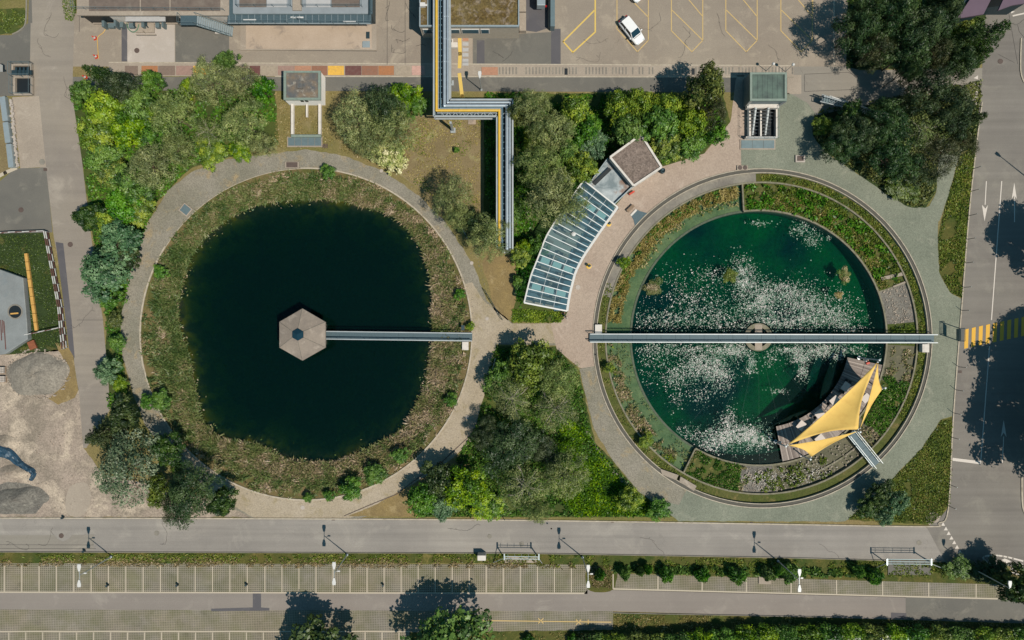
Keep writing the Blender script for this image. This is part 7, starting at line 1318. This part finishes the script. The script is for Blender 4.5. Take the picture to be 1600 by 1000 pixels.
# dark leaning rail between path and field, thin pole by the woods
m = MB(); m.tube(P(757, 453, .9), P(785, 500, .9), .05)
for f in np.linspace(0, 1, 7): q = P(757 + 28 * f, 453 + 47 * f); m.tube(q, q + Z * .9, .035)
reg(m.build('path_railing', M['steel_dark']), 'dark railing beside the path below the pipe bridge', 'railing')
m = MB(); m.tube(P(789, 813), P(789, 813, 3.2), .05, .04); reg(m.build('thin_pole', M['green_copper']), 'thin green pole at the kerb of the south wood', 'pole')
m = MB(); m.tube(P(718, 348), P(730, 372, 1.5), .07); m.tube(P(1357, 59, 0), P(1357, 59, 2), .04); m.build('leaning_post', M['steel_pale']) and reg(SC.objects['leaning_post'], 'grey leaning post between the pines by the pond path', 'post')
# garden sheds at the lower right edge
for k, (x0, x1, y0, mt, lb) in enumerate(((1287, 1345, 993, 'roof_pale', 'pale roofed garden shed behind the hedge, leftmost'), (1366, 1381, 995, 'steel_pale', 'narrow grey garden shed behind the hedge'), (1384, 1398, 992, 'white_wall', 'white garden cabin behind the hedge'), (1402, 1420, 996, 'steel_blue', 'blue grey garden shed behind the hedge'))):
    t = thing('garden_shed', lb, 'shed', (*P((x0 + x1) / 2, 1010)[:2], 0), 'sheds behind the garden hedge'); m = MB(); pbox(m, x0 + 1, y0 + 1, x1 - 1, 1030, 0, 2.18, 2.2); m.build('wall', M['bench_wood'], t); m = MB(); n_ = int((x1 - x0) / 4)
    for i in range(n_): pbox(m, x0 + (x1 - x0) * i / n_, y0, x0 + (x1 - x0) * (i + .94) / n_, 1031, 2.2, 2.24 + .03 * (i % 2))
    m.build('roof', M[mt], t)
# litter: twigs and stones along the paths
m = MB()
for k in range(420):
    a = random.uniform(0, 6.283); r = random.choice((random.gauss(263, 2), random.gauss(290, 6))); q = (LC[0] + r * math.cos(a), LC[1] + r * math.sin(a))
    if 0 < q[0] < 800 and q[1] < 806 and not (150 < q[0] < 170): c_ = P(*q, .03); s_ = random.uniform(.04, .14); m.box(c_, (s_, s_ * .6, s_ * .4), random.uniform(0, 3))
reg(m.build('path_litter', M['concrete_old']), 'small stones and litter along the pond path edges', 'litter', None, 'stuff')

# rubble and stones in the basin beds
m = MB(); rs = random.Random(21)
for k in range(520):
    a0_, a1_, cnt = rs.choice(((6, 21, 1), (-98, -84, 1), (-84, -45, 1))); a = math.radians(rs.uniform(a0_, a1_)); r = rs.uniform(205, 240) * S; s_ = rs.uniform(.05, .22); m.box((rc.x + r * math.cos(a), rc.y + r * math.sin(a), -.46), (s_, s_ * rs.uniform(.5, 1), s_ * .6), rs.uniform(0, 3))
reg(m.build('rubble', M['concrete_slab']), 'stones and rubble lying in the pool basin beds', 'stones', None, 'stuff')

def mound(name, cx, cy, rx, ry, h, mat, label, rot=0., seed=1):
    m = MB(); rs = random.Random(seed); c_ = P(cx, cy); n1, n2 = 10, 40; vs = [(c_.x, c_.y, h)]; fs = []; p1, p2 = rs.uniform(0, 6), rs.uniform(0, 6)
    for i in range(1, n1 + 1):
        for k in range(n2):
            a = 2 * math.pi * k / n2; f = i / n1; w_ = 1 + .12 * math.sin(2 * a + p1) + .07 * math.sin(5 * a + p2); x, y = rx * S * f * w_ * math.cos(a), ry * S * f * w_ * math.sin(a)
            vs.append((c_.x + x * math.cos(rot) - y * math.sin(rot), c_.y + x * math.sin(rot) + y * math.cos(rot), 0 if i == n1 else max(.02, h * (1 - f ** 1.5) + rs.uniform(-.05, .06) * h)))
    for k in range(n2): fs.append((0, 1 + k, 1 + (k + 1) % n2))
    for i in range(n1 - 1):
        for k in range(n2): fs.append((1 + i * n2 + k, 1 + (i + 1) * n2 + k, 1 + (i + 1) * n2 + (k + 1) % n2, 1 + i * n2 + (k + 1) % n2))
    m.add(vs, fs); return reg(m.build(name, M[mat], smooth=True), label, 'heap')
mound('gravel_heap', 30, 779, 42, 20, 1.1, 'gravel_dark', 'dark grey gravel heap at the lower left of the yard', .1, 3)
mound('sand_heap', 20, 738, 30, 12, .6, 'yard_dirt', 'low sandy heap just below the blue tarpaulin', .3, 5)
mound('sand_heap', 12, 690, 22, 9, .5, 'yard_dirt', 'low pale heap above the blue tarpaulin', -.2, 6)
for k, (x, y, lb) in enumerate(((4, 578, 'pallet of pale blocks at the west edge beside the gravel heap'), (5, 592, 'second pallet of pale blocks at the west edge'))):
    t = thing('block_pallet', lb, 'pallet', (*P(x, y)[:2], 0), 'pallets of blocks'); b = chain_loc(t); m = MB(); m.box((b.x, b.y, .08), (1.1, 1.0, .14)); m.build('pallet', M['bench_wood'], t); m = MB()
    for i in range(3):
        for j in range(3): m.box((b.x - .34 + i * .34, b.y - .3 + j * .3, .32), (.3, .26, .32), random.uniform(-.1, .1))
    m.build('blocks', M['concrete_white'], t)
